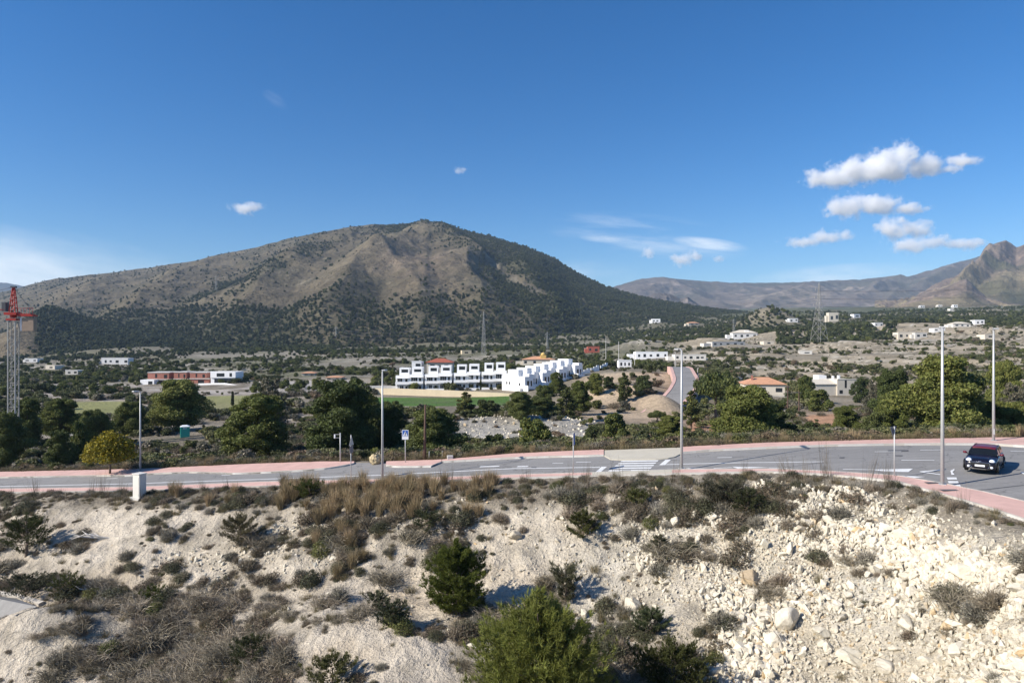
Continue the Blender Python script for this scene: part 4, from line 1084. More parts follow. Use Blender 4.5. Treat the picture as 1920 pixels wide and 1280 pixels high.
P5, T5 = lattice('power_pylon', 'faint pylon far up the tan slope left of the peak', 405, 517, 556, 1500, 5.5, 1.6, ((.7,5),(.85,4),(.95,3)), .13)
P6, T6 = lattice('power_pylon', 'faint pylon at the foot of the hill left of centre', 630, 612, 650, 900, 3.6, 1.2, ((.7,3.4),(.85,3),(.95,2.4)), .09)
def wire(a, b, sag, lab, r=.035):
    pts = [a.lerp(b, i/24)-Vector((0, 0, sag*4*(i/24)*(1-i/24))) for i in range(25)]
    tag(MB().tube(pts, r, 4, False).build('power_line', M['steel_dark']), lab, 'power line', 'sagging power lines')
ARM = ['lowest left', 'lowest right', 'middle left', 'middle right', 'topmost left', 'topmost right']
for i, (a, b) in enumerate(zip(T1, T2)): wire(a, b, 9, 'thin wire from the %s arm of the large pylon to the slender centre pylon' % ARM[i], .05)
for i, (a, b) in enumerate(zip(T2, T6)): wire(a, b, 9, 'thin wire from the %s arm of the slender centre pylon running left' % ARM[i], .05)
for i, a in enumerate(T1): wire(a, a+Vector((330, -40, 26)), 9, 'thin wire from the %s arm of the large pylon running out of view right' % ARM[i], .05)
for px, top, base, Y, lab in ((1136,634,672,300,'pale power pole behind the little white hut'),(1160,640,688,290,'thin pole beside the little white hut'),(1190,664,688,280,'slim pole on the crest left of the side road'),(1266,660,690,250,'slim pole at the top of the side road'),(1477,722,776,150,'dark pole in the garden of the bungalow'),(1498,732,776,150,'second dark pole in the garden right of the bungalow'),(1650,738,800,120,'short grey post beside the bare grey tree'),(1308,690,700,230,'short pole right of the side road top')):
    p = at(px, base, Y); p.z = min(p.z, gz(p.x, p.y)+.3)
    h = (CY-top)/F*Y-p.z
    e = empty('utility_pole', p, 0, lab, 'pole', 'utility poles')
    MB().tube([(0,0,-1),(0,0,h)], [.16,.11], 7).build('shaft', M['wood' if 'dark' in lab else 'concrete'], e); MB().box(-.55,.55,-.06,.06,h-.5,h-.38).build('cross_bar', M['steel_dark'], e)

HB += [(738,1094,678,748,216),(1094,1142,682,702,245),(660,962,725,749,205),(270,458,697,733,280),(1522,1644,708,757,186),(336,360,794,820,112),(1256,1304,688,734,160),(1399,1472,707,745,186),(128,150,806,830,72)]
# ------------------------------------------------------------------ street furniture, crane, car
def lamp(px, base_py, top_py, dx, dy, label):
    b = on_road(px, base_py, .12)
    H = (CY-top_py)/F*b.y-b.z
    e = empty('street_lamp', b, math.atan2(dy, dx), label, 'street lamp', 'tall galvanised street lamps along the road')
    MB().tube([(0,0,-.3),(0,0,H*.5),(0,0,H-.05)], [.10,.078,.052], 10).build('pole', M['galv'], e, True)
    MB().box(-.17,.17,-.17,.17,0,.03).build('base_plate', M['galv'], e)
    MB().box(.10,.112,-.05,.05,.45,.85).build('service_door', M['galv'], e)
    MB().tube([(0,0,H-.12),(.12,0,H-.02),(.35,0,H+.02)], .03, 8).build('arm', M['galv'], e, True)
    hd = bevel(MB().box(.25,.88,-.14,.14,H-.03,H+.07).build('lamp_head', M['galv'], e), .03)
    MB().box(.33,.84,-.11,.11,H-.045,H-.031).build('lamp_glass', M['sign_white'], hd)
    return e
lamp(1767, 912, 614, .5, .86, 'nearest tall lamp post on the right, in front of the car')
lamp(1863, 829, 617, -.4, -.9, 'far side lamp post behind the car at the right')
lamp(1278, 881.5, 655, -.2, .97, 'lamp post beside the zebra crossing')
lamp(717, 903, 695, .1, .99, 'lamp post left of the blue crossing sign, on the near pavement')
lamp(263, 884, 733, -.3, -.95, 'leftmost lamp post rising behind the pale concrete cabinet')
def sign_base(px, py, top_py, label, r=.035):
    b = on_road(px, py, .12); H = (CY-top_py)/F*b.y-b.z
    e = empty('road_sign', b, 0, label, 'road sign', 'road signs on grey posts')
    MB().tube([(0,0,-.3),(0,0,H)], r, 8).build('post', M['galv'], e, True)
    return e, H
def plate(e, name, poly, z, y, th, m, parent=None, rot=0):
    o = MB()
    n = len(poly); V = [(x, y, z+h) for x, h in poly]+[(x, y+th, z+h) for x, h in poly]
    o.add(V, [tuple(range(n)), tuple(range(n, 2*n))[::-1]]+[(i, (i+1)%n, n+(i+1)%n, n+i) for i in range(n)])
    q = o.build(name, M[m], parent or e); q.rotation_euler = (0, 0, rot); return q
# blue crossing sign facing the road
e, H = sign_base(760, 869, 806, 'white edged blue pedestrian crossing sign on the far pavement corner', .04)
p = plate(e, 'sign_plate', [(-.27,-.78),(.27,-.78),(.27,.02),(-.27,.02)], H, -.06, .02, 'sign_white')
plate(e, 'blue_field', [(-.23,-.52),(.23,-.52),(.23,-.02),(-.23,-.02)], H, -.064, .003, 'sign_blue', p)
plate(e, 'white_triangle', [(-.2,-.49),(.2,-.49),(0,-.07)], H, -.068, .003, 'sign_white', p)
wk = MB()
wk.tube([(0,-.071,H-.205),(0,-.071,H-.165)], .022, 8); wk.tube([(.005,-.071,H-.21),(-.01,-.071,H-.33)], [.018,.022], 6); wk.tube([(-.01,-.071,H-.32),(-.06,-.071,H-.45)], .014, 6); wk.tube([(-.01,-.071,H-.32),(.05,-.071,H-.45)], .014, 6); wk.tube([(0,-.071,H-.22),(.055,-.071,H-.30)], .01, 6)
wk.build('walking_figure', M['black'], p)
# diamond-like plate seen almost edge on
e, H = sign_base(658, 904, 815, 'triangular sign seen almost edge on, left of the nearest boulder')
p = plate(e, 'sign_plate', [(-.42,-.78),(.42,-.78),(0,-.03)], H, -.05, .02, 'sign_back', None, math.radians(80))
plate(e, 'border', [(-.40,-.77),(.40,-.77),(0,-.05)], H, -.052, .002, 'galv', p)
p2 = plate(e, 'lower_plate', [(-.3,-1.35),(.3,-1.35),(.3,-.82),(-.3,-.82)], H, -.05, .02, 'sign_back', None, math.radians(80))
e, H = sign_base(1075, 890, 811, 'narrow sign seen edge on just left of the zebra crossing')
plate(e, 'sign_plate', [(-.3,-.85),(.3,-.85),(.3,-.02),(-.3,-.02)], H, -.06, .02, 'sign_back', None, math.radians(74))
plate(e, 'sign_face', [(-.27,-.82),(.27,-.82),(.27,-.05),(-.27,-.05)], H, -.064, .003, 'sign_blue', None, math.radians(74))
e, H = sign_base(1677, 896, 799, 'give way sign seen from behind, left of the nearest right hand lamp post')
p = plate(e, 'sign_plate', [(-.38,-.02),(.38,-.02),(0,-.68)], H, .05, .02, 'sign_back', None, math.radians(38))
plate(e, 'sign_face', [(-.36,-.03),(.36,-.03),(0,-.65)], H, .071, .003, 'sign_white', p); 
# post with a side arm and a small hanging plate
e, H = sign_base(638, 868, 811, 'grey post with a side arm and hanging name plate left of the driveway', .05)
MB().box(-.55,.0,-.02,.02,H-.17,H-.13).build('arm', M['galv'], e); MB().box(-.56,-.44,-.03,.03,H-.48,H-.15).build('name_plate', M['sign_white'], e); MB().box(-.44,-.06,-.02,.02,H-.46,H-.43).build('lower_arm', M['galv'], e)
# brown wooden pole
b = on_road(795, 866); b.y += .6; b.z = gz(b.x, b.y)
H = (CY-758)/F*b.y-b.z
e = empty('wooden_pole', b, 0, 'tall brown wooden pole at the foot of the dense round pine', 'pole')
MB().tube([(0,0,-.4),(0,0,H*.5),(.03,0,H)], [.13,.10,.07], 8).build('shaft', M['wood'], e, True); MB().tube([(-.14,0,-.1),(-.09,0,H*.34)], [.07,.05], 6).build('prop', M['wood'], e)
for i, (px, py, lab) in enumerate(((803,865,'thin grey stake just right of the brown wooden pole'),(828,863,'short grey stake left of the small concrete block'))):
    b = on_road(px, py); b.y += .5; b.z = gz(b.x, b.y)
    e = empty('stake', b, 0, lab, 'stake', 'grey stakes'); MB().tube([(0,0,-.2),(0.02,0,.72)], .035, 6).build('shaft', M['galv'], e); MB().tube([(.02,0,.70),(.02,0,.76)], .05, 6).build('cap', M['galv'], e)
b = on_road(843, 864); b.y += .4; b.z = gz(b.x, b.y)
e = empty('concrete_block', b, .2, 'small pale concrete block on the verge right of the brown pole', 'block')
bevel(MB().box(-.24,.24,-.2,.2,-.1,.42).build('plinth', M['concrete'], e), .02); MB().box(-.18,.18,-.205,-.19,.08,.36).build('door', M['galv'], e)
# big yellowish boulder with a hollow
b = on_road(700, 872)
bm = bmesh.new(); bmesh.ops.create_icosphere(bm, subdivisions=4, radius=.5)
for v in bm.verts:
    d = v.co.normalized(); k = 1+.28*float(fbm([d.x*2+4],[d.y*2+d.z*1.7],4,111)[0])+.12*float(fbm([d.x*6],[d.z*6+d.y*4],3,121)[0])
    hol = math.exp(-((d.x-.05)/.34)**2-((d.z+.08)/.3)**2)*(d.y < 0)
    v.co = d*.5*k*(1-.42*hol); v.co.x *= 1.0; v.co.z *= .98
me = bpy.data.meshes.new('boulder'); bm.to_mesh(me); bm.free()
M['boulder'] = mat('yellow_stone', (0.50,0.40,0.24), .92, .3, 3.0, bump=.06, bscale=5)
tag(link('boulder', me, M['boulder'], None, (b.x, b.y+.5, b.z+.36)), 'yellowish hollowed boulder blocking the driveway gap', 'boulder').scale = (.92, .92, .92)
# pale concrete cabinet
b = on_road(260.5, 929); b.z = gz(b.x, b.y)-.05
W = pxm(22, b.y); H = pxm(47, b.y)
e = empty('utility_cabinet', b, math.radians(-26), 'tall pale concrete cabinet on the near verge in front of the leftmost lamp post', 'utility cabinet')
M['cabinet'] = mat('pale_cabinet', (0.66,0.63,0.57), .8, .06, 1.5)
bevel(MB().box(-W*.42,W*.42,-.25,.35,0.05,H).build('housing', M['cabinet'], e), .015); MB().box(-W*.46,W*.46,-.3,.4,H,H+.07).build('lid', M['cabinet'], e); MB().box(-W*.33,W*.33,-.262,-.25,.25,H*.9).build('door', M['cabinet'], e); MB().box(-W*.75,W*.5,-.35,.45,-.4,.16).build('plinth', M['concrete'], e)
# portable toilet
b = hit(347, 819, 90); s = pxm(1, b.y)
e = empty('portable_toilet', b, math.radians(24), 'teal portable toilet on the open ground beyond the road at left', 'portable toilet')
W = 19*s*.42; H = 20*s
bevel(MB().box(-W,W,-W,W,0,H).build('cabin', M['teal'], e), .05); MB().box(-W*.75,W*.75,-W-.03,-W,.1,H*.94).build('door', M['teal'], e)
rf = MB(); rf.add([(-W-.05,-W-.05,H),(W+.05,-W-.05,H),(W+.05,W+.05,H),(-W-.05,W+.05,H),(-W*.5,-W*.5,H+.22),(W*.5,-W*.5,H+.22),(W*.5,W*.5,H+.22),(-W*.5,W*.5,H+.22)],[(0,3,2,1),(4,5,6,7),(0,1,5,4),(1,2,6,5),(2,3,7,6),(3,0,4,7)])
rf.build('roof', M['sign_white'], e); MB().box(-W*.4,W*.4,-W-.05,-W-.031,H*.82,H*.9).build('vent', M['sign_white'], e)
# red and white barrier and a heap of grey sheeting near it
b = hit(143, 829, 78); s = pxm(1, b.y)
e = empty('plastic_barrier', b, .2, 'red and white plastic barrier near the yellow tree', 'barrier')
MB().box(-7*s,7*s,-.25,.25,0,3.2*s).build('base', M['sign_white'], e); MB().box(-6*s,1.5*s,-.2,.2,3.2*s,8*s).build('red_panel', M['sign_red'], e); MB().box(1.6*s,7*s,-.2,.2,3.2*s,7*s).build('white_panel', M['sign_white'], e)
b = hit(137, 815, 90); s = pxm(1, b.y)
bm = bmesh.new(); bmesh.ops.create_icosphere(bm, subdivisions=3, radius=1)
for v in bm.verts:
    d = v.co.copy(); v.co = d*(1+.3*float(fbm([d.x*2],[d.y*2+d.z],3,131)[0])); v.co.z = max(v.co.z*.5, -.2)
me = bpy.data.meshes.new('sheeting'); bm.to_mesh(me); bm.free()
M['sheet'] = mat('grey_sheet', (0.42,0.43,0.46), .6, .15, 2.0)
tag(link('rubble_heap', me, M['sheet'], None, b), 'grey blue heap of rubble above the red and white barrier', 'heap').scale = (13*s, 6*s, 11*s)
# tower crane at the left edge
b = ground_at(25, 106); b.z -= .5
s = pxm(1, 106)
e = empty('tower_crane', b, math.radians(8), 'tower crane with a grey lattice mast and red slewing head at the left edge', 'crane')
topz = (CY-602)/F*106-b.z; w = 15*s/2*.82
for sx, sy in ((-1,-1),(1,-1),(1,1),(-1,1)):
    MB().box(sx*w-.07, sx*w+.07, sy*w-.07, sy*w+.07, -1, topz).build('mast_leg', M['crane_grey'], e)
br = MB(); z = 0; fl = 0
while z < topz-1.1:
    for (ax, ay), (bx, by) in (((-1,-1),(1,-1)),((1,-1),(1,1)),((1,1),(-1,1)),((-1,1),(-1,-1))):
        a, c = ((ax,ay),(bx,by)) if fl else ((bx,by),(ax,ay))
        br.tube([(a[0]*w,a[1]*w,z),(c[0]*w,c[1]*w,z+1.25)], .03, 4, False); br.tube([(ax*w,ay*w,z),(bx*w,by*w,z)], .03, 4, False)
    z += 1.25; fl ^= 1
br.box(-.28,-.24,-.2,.2,0,topz-.5); br.box(.24,.28,-.2,.2,0,topz-.5)
br.build('mast_bracing', M['crane_grey'], e)['kind'] = 'stuff'
hd = MB().box(-w-.2, w+.2, -w-.2, w+.2, topz+.1, topz+.4).build('slewing_ring', M['crane_red'], e)
MB().box(-w-.4, w+.35, -w-.35, w+.35, topz+.95, topz+1.35).build('turntable', M['crane_red'], e); MB().tube([(0,0,topz+.5),(0,0,topz+.95)], w*.9, 12).build('bearing', M['crane_red'], e)
apz = (CY-538)/F*106-b.z
for sx, sy in ((-1,-1),(1,-1),(1,1),(-1,1)):
    MB().tube([(sx*w*.85, sy*w*.7, topz+1.4),(sx*.13+.05, sy*.1, apz)], [.09,.07], 4).build('apex_leg', M['crane_red'], e)
ab = MB(); n_ = 5
for k in range(n_):
    t0, t1 = k/n_, (k+1)/n_
    wa, wb_ = w*.85*(1-t0)+.13*t0, w*.85*(1-t1)+.13*t1; za, zb = topz+1.4+(apz-topz-1.4)*t0, topz+1.4+(apz-topz-1.4)*t1
    for sy in (-1, 1): ab.tube([(-wa, sy*wa*.8, za),(wb_, sy*wb_*.8, zb)], .06, 4, False)
ab.build('apex_bracing', M['crane_red'], e)['kind'] = 'stuff'
MB().box(-.3,.4,-.25,.25,apz-.1,apz+.12).build('sheave_head', M['steel_dark'], e)
deck = MB().box(w+.45, 41*s-.6, -.7,.7, topz+.98, topz+1.15).build('counter_jib', M['crane_red'], e)
rl = MB()
for k in range(6): rl.box(w+.5+k*.42, w+.54+k*.42, -.72,-.68, topz+1.15, topz+2.0)
rl.box(w+.5, w+2.7, -.72,-.68, topz+1.98, topz+2.03); rl.build('guard_rail', M['crane_red'], e)
MB().box(w+.4, w+2.6, -.72, .72, topz+.75, topz+.97).build('jib_truss', M['crane_red'], e)
MB().box(w+.6, w+.85, -.3,.3, topz-1.5, topz+.5).build('counterweight_rod', M['sign_white'], e); M['ballast'] = mat('ballast', (0.36,0.27,0.20), .9, .12, 1.5); MB().box(w+.95, w+2.6, -.5,.5, topz-1.5, topz+.5).build('counterweight', M['ballast'], e)
MB().box(-w-.9, -w-.35, -.5,.5, topz+1.5, topz+2.9).build('cab', M['steel_dark'], e)
MB().box(-14, -w-.5, -.5,.5, topz+1.7, topz+1.82).build('jib', M['crane_red'], e)
MB().tube([(0,0,apz),(-12, 0, topz+1.9)], .03, 4).build('tie_rope', M['steel_dark'], e); MB().tube([(0,0,apz),(w+2.4, 0, topz+1.2)], .03, 4).build('tie_rope', M['steel_dark'], e)

# ---- the car: small hatchback, dark body, red roof and mirrors, coming towards the viewer
def gloss(name, col, rough=.25, coat=.6, metal=0.0):
    m, nt, p = new_mat(name)
    p.inputs['Base Color'].default_value = (*col, 1); p.inputs['Roughness'].default_value = rough; p.inputs['Coat Weight'].default_value = coat; p.inputs['Coat Roughness'].default_value = .05; p.inputs['Metallic'].default_value = metal
    return m
CARB = gloss('car_paint_dark', (0.006, 0.005, 0.012), .3, .35); CARR = gloss('car_paint_red', (0.12, 0.006, 0.015), .4, .25); CHR = gloss('chrome', (.75,.75,.76), .15, 0, 1.0)
CGL = gloss('car_glass', (0.01,0.012,0.014), .06, 0); LMP = gloss('headlamp_glass', (.72,.74,.80), .12, 1.0)
b = on_road(1846, 878.5); b.z += .005
cd = math.atan2(-.75, -.66)
car = empty('car', b, cd, 'dark small hatchback with a red roof driving towards the viewer at the right', 'car')
car.scale = (.90, .90, .90)
# local axes: +x forward, y left. stations: x, half width at sill, half width at belt, sill z, belt z
st_ = [(2.06,.50,.56,.34,.60),(2.00,.70,.72,.24,.72),(1.84,.82,.82,.20,.82),(1.55,.875,.86,.18,.90),(1.0,.89,.875,.18,.955),(.72,.895,.88,.18,.985),(0,.90,.885,.18,.99),(-1.0,.90,.88,.18,.995),(-1.6,.885,.86,.20,.99),(-2.0,.84,.80,.24,.95),(-2.12,.76,.74,.32,.82)]
V, Fs = [], []
for x, a, bl, z0, z1 in st_:
    m_ = z0+(z1-z0)*.55
    ring = [(-a*.8,z0),(-a,z0+.10),(-a*1.005,m_),(-bl,z1-.10),(-bl*.90,z1-.015),(-bl*.45,z1+.022),(0,z1+.03),(bl*.45,z1+.022),(bl*.90,z1-.015),(bl,z1-.10),(a*1.005,m_),(a,z0+.10),(a*.8,z0)]
    V += [(x, y, z) for y, z in ring]
n = 13
for i in range(len(st_)-1):
    for k in range(n): Fs.append((i*n+k, i*n+(k+1)%n, (i+1)*n+(k+1)%n, (i+1)*n+k))
Fs += [tuple(range(n)), tuple(range((len(st_)-1)*n, len(st_)*n))[::-1]]
body = MB().add(V, Fs).build('body', CARB, car, True)
m_ = body.modifiers.new('smooth', 'SUBSURF'); m_.levels = 2; m_.render_levels = 2
gh = [(.80,.80,.98),(.20,.66,1.38),(-.2,.665,1.415),(-1.2,.655,1.40),(-1.75,.62,1.33),(-2.02,.70,1.0)]
# glazed cabin: windscreen, side glass, tailgate
V = [(.80,-.78,.985),(.80,.78,.985),(.22,.63,1.37),(.22,-.63,1.37)]
ws = MB().add(V+[(x-.04,y*.98,z-.03) for x,y,z in V], [(0,1,2,3),(7,6,5,4),(0,4,5,1),(1,5,6,2),(2,6,7,3),(3,7,4,0)]).build('windscreen', CGL, car)
for s in (-1, 1):
    V = [(.74,s*.80,.985),(.20,s*.655,1.365),(-1.74,s*.63,1.345),(-1.98,s*.76,.99)]
    V2 = [(x, y-s*.03, z) for x, y, z in V]
    MB().add(V+V2, [(0,1,2,3),(7,6,5,4),(0,4,5,1),(1,5,6,2),(2,6,7,3),(3,7,4,0)]).build('side_window', CGL, car)
    for xa, xb in ((-.45,-.52),): MB().add([(xa,s*.80,.98),(xb-.06,s*.80,.98),(xb-.06,s*.665,1.38),(xa,s*.665,1.38),(xa,s*.76,.98),(xb-.06,s*.76,.98),(xb-.06,s*.63,1.38),(xa,s*.63,1.38)], [(0,1,2,3),(7,6,5,4),(0,4,5,1),(1,5,6,2),(2,6,7,3),(3,7,4,0)]).build('door_pillar', CARB, car)
    MB().tube([(.80,s*.79,.98),(.5,s*.725,1.18),(.21,s*.645,1.375)], .032, 6).build('windscreen_pillar', CARB, car, True)
V = [(-1.80,-.60,1.34),(-1.80,.60,1.34),(-2.06,.70,1.0),(-2.06,-.70,1.0)]
MB().add(V+[(x+.05,y,z) for x,y,z in V], [(0,1,2,3),(7,6,5,4),(0,4,5,1),(1,5,6,2),(2,6,7,3),(3,7,4,0)]).build('rear_window', CGL, car)
V, Fs = [], []
for x, hw, z in ((.30,.62,1.345),(.16,.665,1.385),(-.25,.675,1.42),(-1.1,.67,1.415),(-1.7,.645,1.37),(-1.86,.60,1.335)):
    V += [(x,-hw,z-.035),(x,-hw*.93,z+.005),(x,-hw*.5,z+.03),(x,0,z+.038),(x,hw*.5,z+.03),(x,hw*.93,z+.005),(x,hw,z-.035)]
for i in range(5):
    for k in range(6): Fs.append((i*7+k, i*7+k+1, (i+1)*7+k+1, (i+1)*7+k))
rf = MB().add(V, Fs).build('roof', CARR, car, True); sm = rf.modifiers.new('thick', 'SOLIDIFY'); sm.thickness = .04
for s in (-1, 1): MB().tube([(-.1,s*.60,1.45),(-.7,s*.60,1.475),(-1.45,s*.58,1.43)], .018, 6).build('roof_rail', M['steel_dark'], car)
for s in (-1, 1):
    mr = MB().tube([(.60,s*.86,1.03),(.60,s*.99,1.06),(.59,s*1.08,1.06)], [.05,.085,.06], 8).build('wing_mirror', CARR, car, True); MB().tube([(.62,s*.80,.98),(.60,s*.9,1.04)], .03, 6).build('bracket', M['black'], mr)
    hl = MB(); 
    c = Vector((1.86, s*.60, .735)); d = Vector((.93, s*.30, .26)).normalized()
    hl.tube([c-d*.06, c+d*.05, c+d*.085], [.165,.15,.06], 16); h = hl.build('headlight', LMP, car, True)
    rg = MB(); rg.tube([c-d*.05, c+d*.03], [.185,.178], 18); rg.build('chrome_ring', CHR, h)
    c = Vector((1.99, s*.60, .40)); MB().tube([c-Vector((.08,0,0)), c+Vector((.045,0,0))], .078, 12).build('fog_light', LMP, car, True)
    for xw in (1.28, -1.27):
        wv = empty('wheel', (xw, s*.80, .315)); wv.parent = car
        ty = MB()
        prof = [(.0,-.10),(.22,-.105),(.29,-.10),(.315,-.07),(.315,.07),(.29,.10),(.20,.105)]
        k_ = 28; vs, fs = [], []
        for r_2, y_ in prof[1:]:
            vs += [(r_2*math.cos(6.2832*j/k_), y_*s, r_2*math.sin(6.2832*j/k_)) for j in range(k_)]
        for i in range(5):
            for j in range(k_): fs.append((i*k_+j, i*k_+(j+1)%k_, (i+1)*k_+(j+1)%k_, (i+1)*k_+j))
        ty.add(vs, fs).build('tyre', M['rubber'], wv, True)
        rm = MB(); rm.tube([(0,s*.04,0),(0,s*.10,0)], [.06,.05], 10)
        for j in range(5):
            a = j*6.2832/5; rm.tube([(0,s*.085,0),(.205*math.cos(a),s*.085,.205*math.sin(a))], [.035,.03], 5)
        rm.build('rim', M['galv'], wv)
        ar = MB(); q = [(.40*math.cos(t), .40*math.sin(t)) for t in np.linspace(-.25, 3.39, 15)]
        ar.tube([(x_, s*.095, z_) for x_, z_ in q], .045, 6); ar.build('wheel_arch', M['black'], wv, True)
MB().box(1.96,2.075,-.47,.47,.50,.66).build('grille', M['black'], car); gr = MB().tube([(2.06,-.50,.67),(2.085,0,.69),(2.06,.50,.67)], .016, 6).build('grille_trim', CHR, car, True)
MB().tube([(2.02,-.52,.30),(2.07,-.3,.27),(2.07,.3,.27),(2.02,.52,.30)], .055, 8).build('bumper_intake', M['black'], car)
MB().tube([(2.05,-.50,.65),(2.06,-.52,.5),(2.06,-.42,.36)], .014, 6).build('bumper_trim', CHR, car); MB().tube([(2.05,.50,.65),(2.06,.52,.5),(2.06,.42,.36)], .014, 6).build('bumper_trim', CHR, car)
pl = MB().box(2.085,2.10,-.26,.26,.43,.54).build('number_plate', M['sign_white'], car)
MB().tube([(2.02,-.07,.745),(2.03,.07,.745)], .02, 6).build('badge', CHR, car)
MB().tube([(1.35,-.62,.955),(1.75,-.5,.90),(1.98,-.34,.78)], .006, 4).build('bonnet_seam', M['black'], car); MB().tube([(1.35,.62,.955),(1.75,.5,.90),(1.98,.34,.78)], .006, 4).build('bonnet_seam', M['black'], car)
for s in (-1, 1): MB().box(-.30,-.14,s*.898-.012,s*.898+.012,.80,.83).build('door_handle', CHR, car); MB().box(-1.0,1.0,s*.89-.02,s*.89+.02,.19,.27).build('sill', M['black'], car)
# ------------------------------------------------------------------ plants: one of each kind, then copies
def tri_cloud(cen, nrm, size, jit, up=0.0, aspect=1.0):
    """one small leaf triangle at each centre, facing roughly along nrm"""
    n = len(cen)
    d = nrm+rng.normal(0, jit, (n, 3)); d[:, 2] += up
    d /= np.linalg.norm(d, axis=1)[:, None]
    a = np.cross(d, rng.normal(0, 1, (n, 3))); a /= np.linalg.norm(a, axis=1)[:, None]
    b = np.cross(d, a)
    s = (size*rng.uniform(.6, 1.4, n))[:, None]
    V = np.stack([cen-a*s*.6-b*s*.45*aspect, cen+a*s*.6-b*s*.45*aspect, cen+b*s*.75*aspect], 1).reshape(-1, 3)
    return V, np.arange(n*3).reshape(n, 3)
def blades(base, tip, wid, bend=None):
    """thin two-segment blades from base to tip"""
    n = len(base)
    mid = (base+tip)/2
    if bend is not None: mid = mid+bend
    d = tip-base; d /= np.linalg.norm(d, axis=1)[:, None]+1e-9
    s = np.cross(d, rng.normal(0, 1, (n, 3))); s /= np.linalg.norm(s, axis=1)[:, None]+1e-9
    w = np.broadcast_to(np.asarray(wid), (n,))[:, None]
    V = np.stack([base-s*w/2, base+s*w/2, mid+s*w*.4, mid-s*w*.4, tip], 1).reshape(-1, 3)
    k = np.arange(n)[:, None]*5
    Ft = np.concatenate([k+np.array([[0,1,2]]), k+np.array([[0,2,3]]), k+np.array([[3,2,4]])], 0)
    return V, Ft
def join(parts):
    V, Fs, C = [], [], []; b = 0
    for v, f, c in parts:
        V.append(v); Fs.append(f+b); b += len(v)
        c = np.asarray(c, float); C.append(np.broadcast_to(c, (len(v), 3)))
    return np.concatenate(V), np.concatenate(Fs), np.concatenate(C)
def tints(n, per, col, var, alt=None, p=.0):
    c = np.array(col)[None]*rng.uniform(1-var, 1+var, (n, 1))
    if alt is not None:
        k = rng.random(n) < p; c[k] = np.array(alt)[None]*rng.uniform(1-var, 1+var, (k.sum(), 1))
    return np.repeat(c, per, 0)
def sphere_pts(n): 
    v = rng.normal(0, 1, (n, 3)); return v/np.linalg.norm(v, axis=1)[:, None]
def crown(lobes, per_lobe, size, col, alt, p, var=.34, up=.25, fill=.3):
    """foliage in uneven lobes (x, y, z, rx, ry, rz)"""
    parts = []
    for (x, y, z, rx, ry, rz) in lobes:
        n = int(per_lobe*rng.uniform(.7, 1.3)*(rx*ry*rz)**(1/3.))
        d = sphere_pts(n)
        rad = rng.uniform(fill**3, 1, n)**(1/3.)*(1+.28*fbm(d[:,0]*2.2+x*3, d[:,1]*2.2+d[:,2]*2+z, 3, 77))
        c = d*rad[:, None]*np.array([rx, ry, rz])+np.array([x, y, z])
        v, f = tri_cloud(c, d, np.full(n, size), 1.15, up)
        lt = rng.uniform(.85, 1.15)
        parts.append((v, f, tints(n, 3, [q*lt for q in col], var, alt, p)))
    return join(parts)
def trunk_mb(h, r, lean=(0,0), limbs=()):
    mb = MB(); k = 5
    pts = [(lean[0]*(i/k)**1.5+.06*h*.1*math.sin(i*2.1), lean[1]*(i/k)**1.5+.05*h*.1*math.cos(i*1.7), h*i/k-.25*(i == 0)) for i in range(k+1)]
    mb.tube(pts, [r*(1.25-.95*i/k) for i in range(k+1)], 7)
    for (t, ex, ey, ez) in limbs:
        b = Vector((lean[0]*t**1.5, lean[1]*t**1.5, h*t)); e = Vector((ex, ey, ez))
        mid = b.lerp(e, .5)+Vector((0, 0, .04*h))
        mb.tube([b, mid, e], [r*.5*(1-t*.5), r*.33, r*.1], 5)
    return mb
GREEN = (0.120, 0.142, 0.036); GREEN2 = (0.165, 0.172, 0.045); DARK = (0.095, 0.115, 0.038); GREY = (0.12, 0.115, 0.075)
def pine_lobes(w, h, z0, n, top=.55, flat=.6):
    L = []
    for i in range(n):
        t = (i+.5)/n
        zz = z0+(h-z0)*(.06+.9*t)
        R = w/2*(1-top*max(0, t-.25)/.75)*(.55+.45*min(1, t*4))
        a = i*2.4+rng.uniform(-.5, .5)
        rr = R*rng.uniform(.25, .92)
        s = w*rng.uniform(.10, .21)*(1.1-.35*t)
        L.append((rr*math.cos(a), rr*math.sin(a), min(zz, h-s*flat*.9), s, s, s*flat*rng.uniform(.8, 1.2)))
    L.append((0, 0, z0+(h-z0)*.5, w*.25, w*.25, (h-z0)*.36))
    return L
TREES = {}
def tree_proto(key, w, h, z0, n, top, flat, per, size, col, alt, p, r, lean=(0,0), mat_='pine', fill=.3, extra=None):
    L = pine_lobes(w, h, z0, n, top, flat) if extra is None else extra
    V, Fs, C = crown(L, per, size, col, alt, p, fill=fill)
    cm = mesh_np(key+'_crown', V, Fs, C); cm.materials.append(M[mat_])
    limbs = [(min(.95, max(.15, (z*.8)/h)), x*.8, y*.8, z) for (x, y, z, *_ ) in L[:9]]
    tm = trunk_mb(h*.85, r, lean, limbs)
    t = bpy.data.meshes.new(key+'_trunk'); t.from_pydata(tm.v, [], tm.f); t.update(); t.materials.append(M['bark'])
    TREES[key] = (cm, t, w, h)
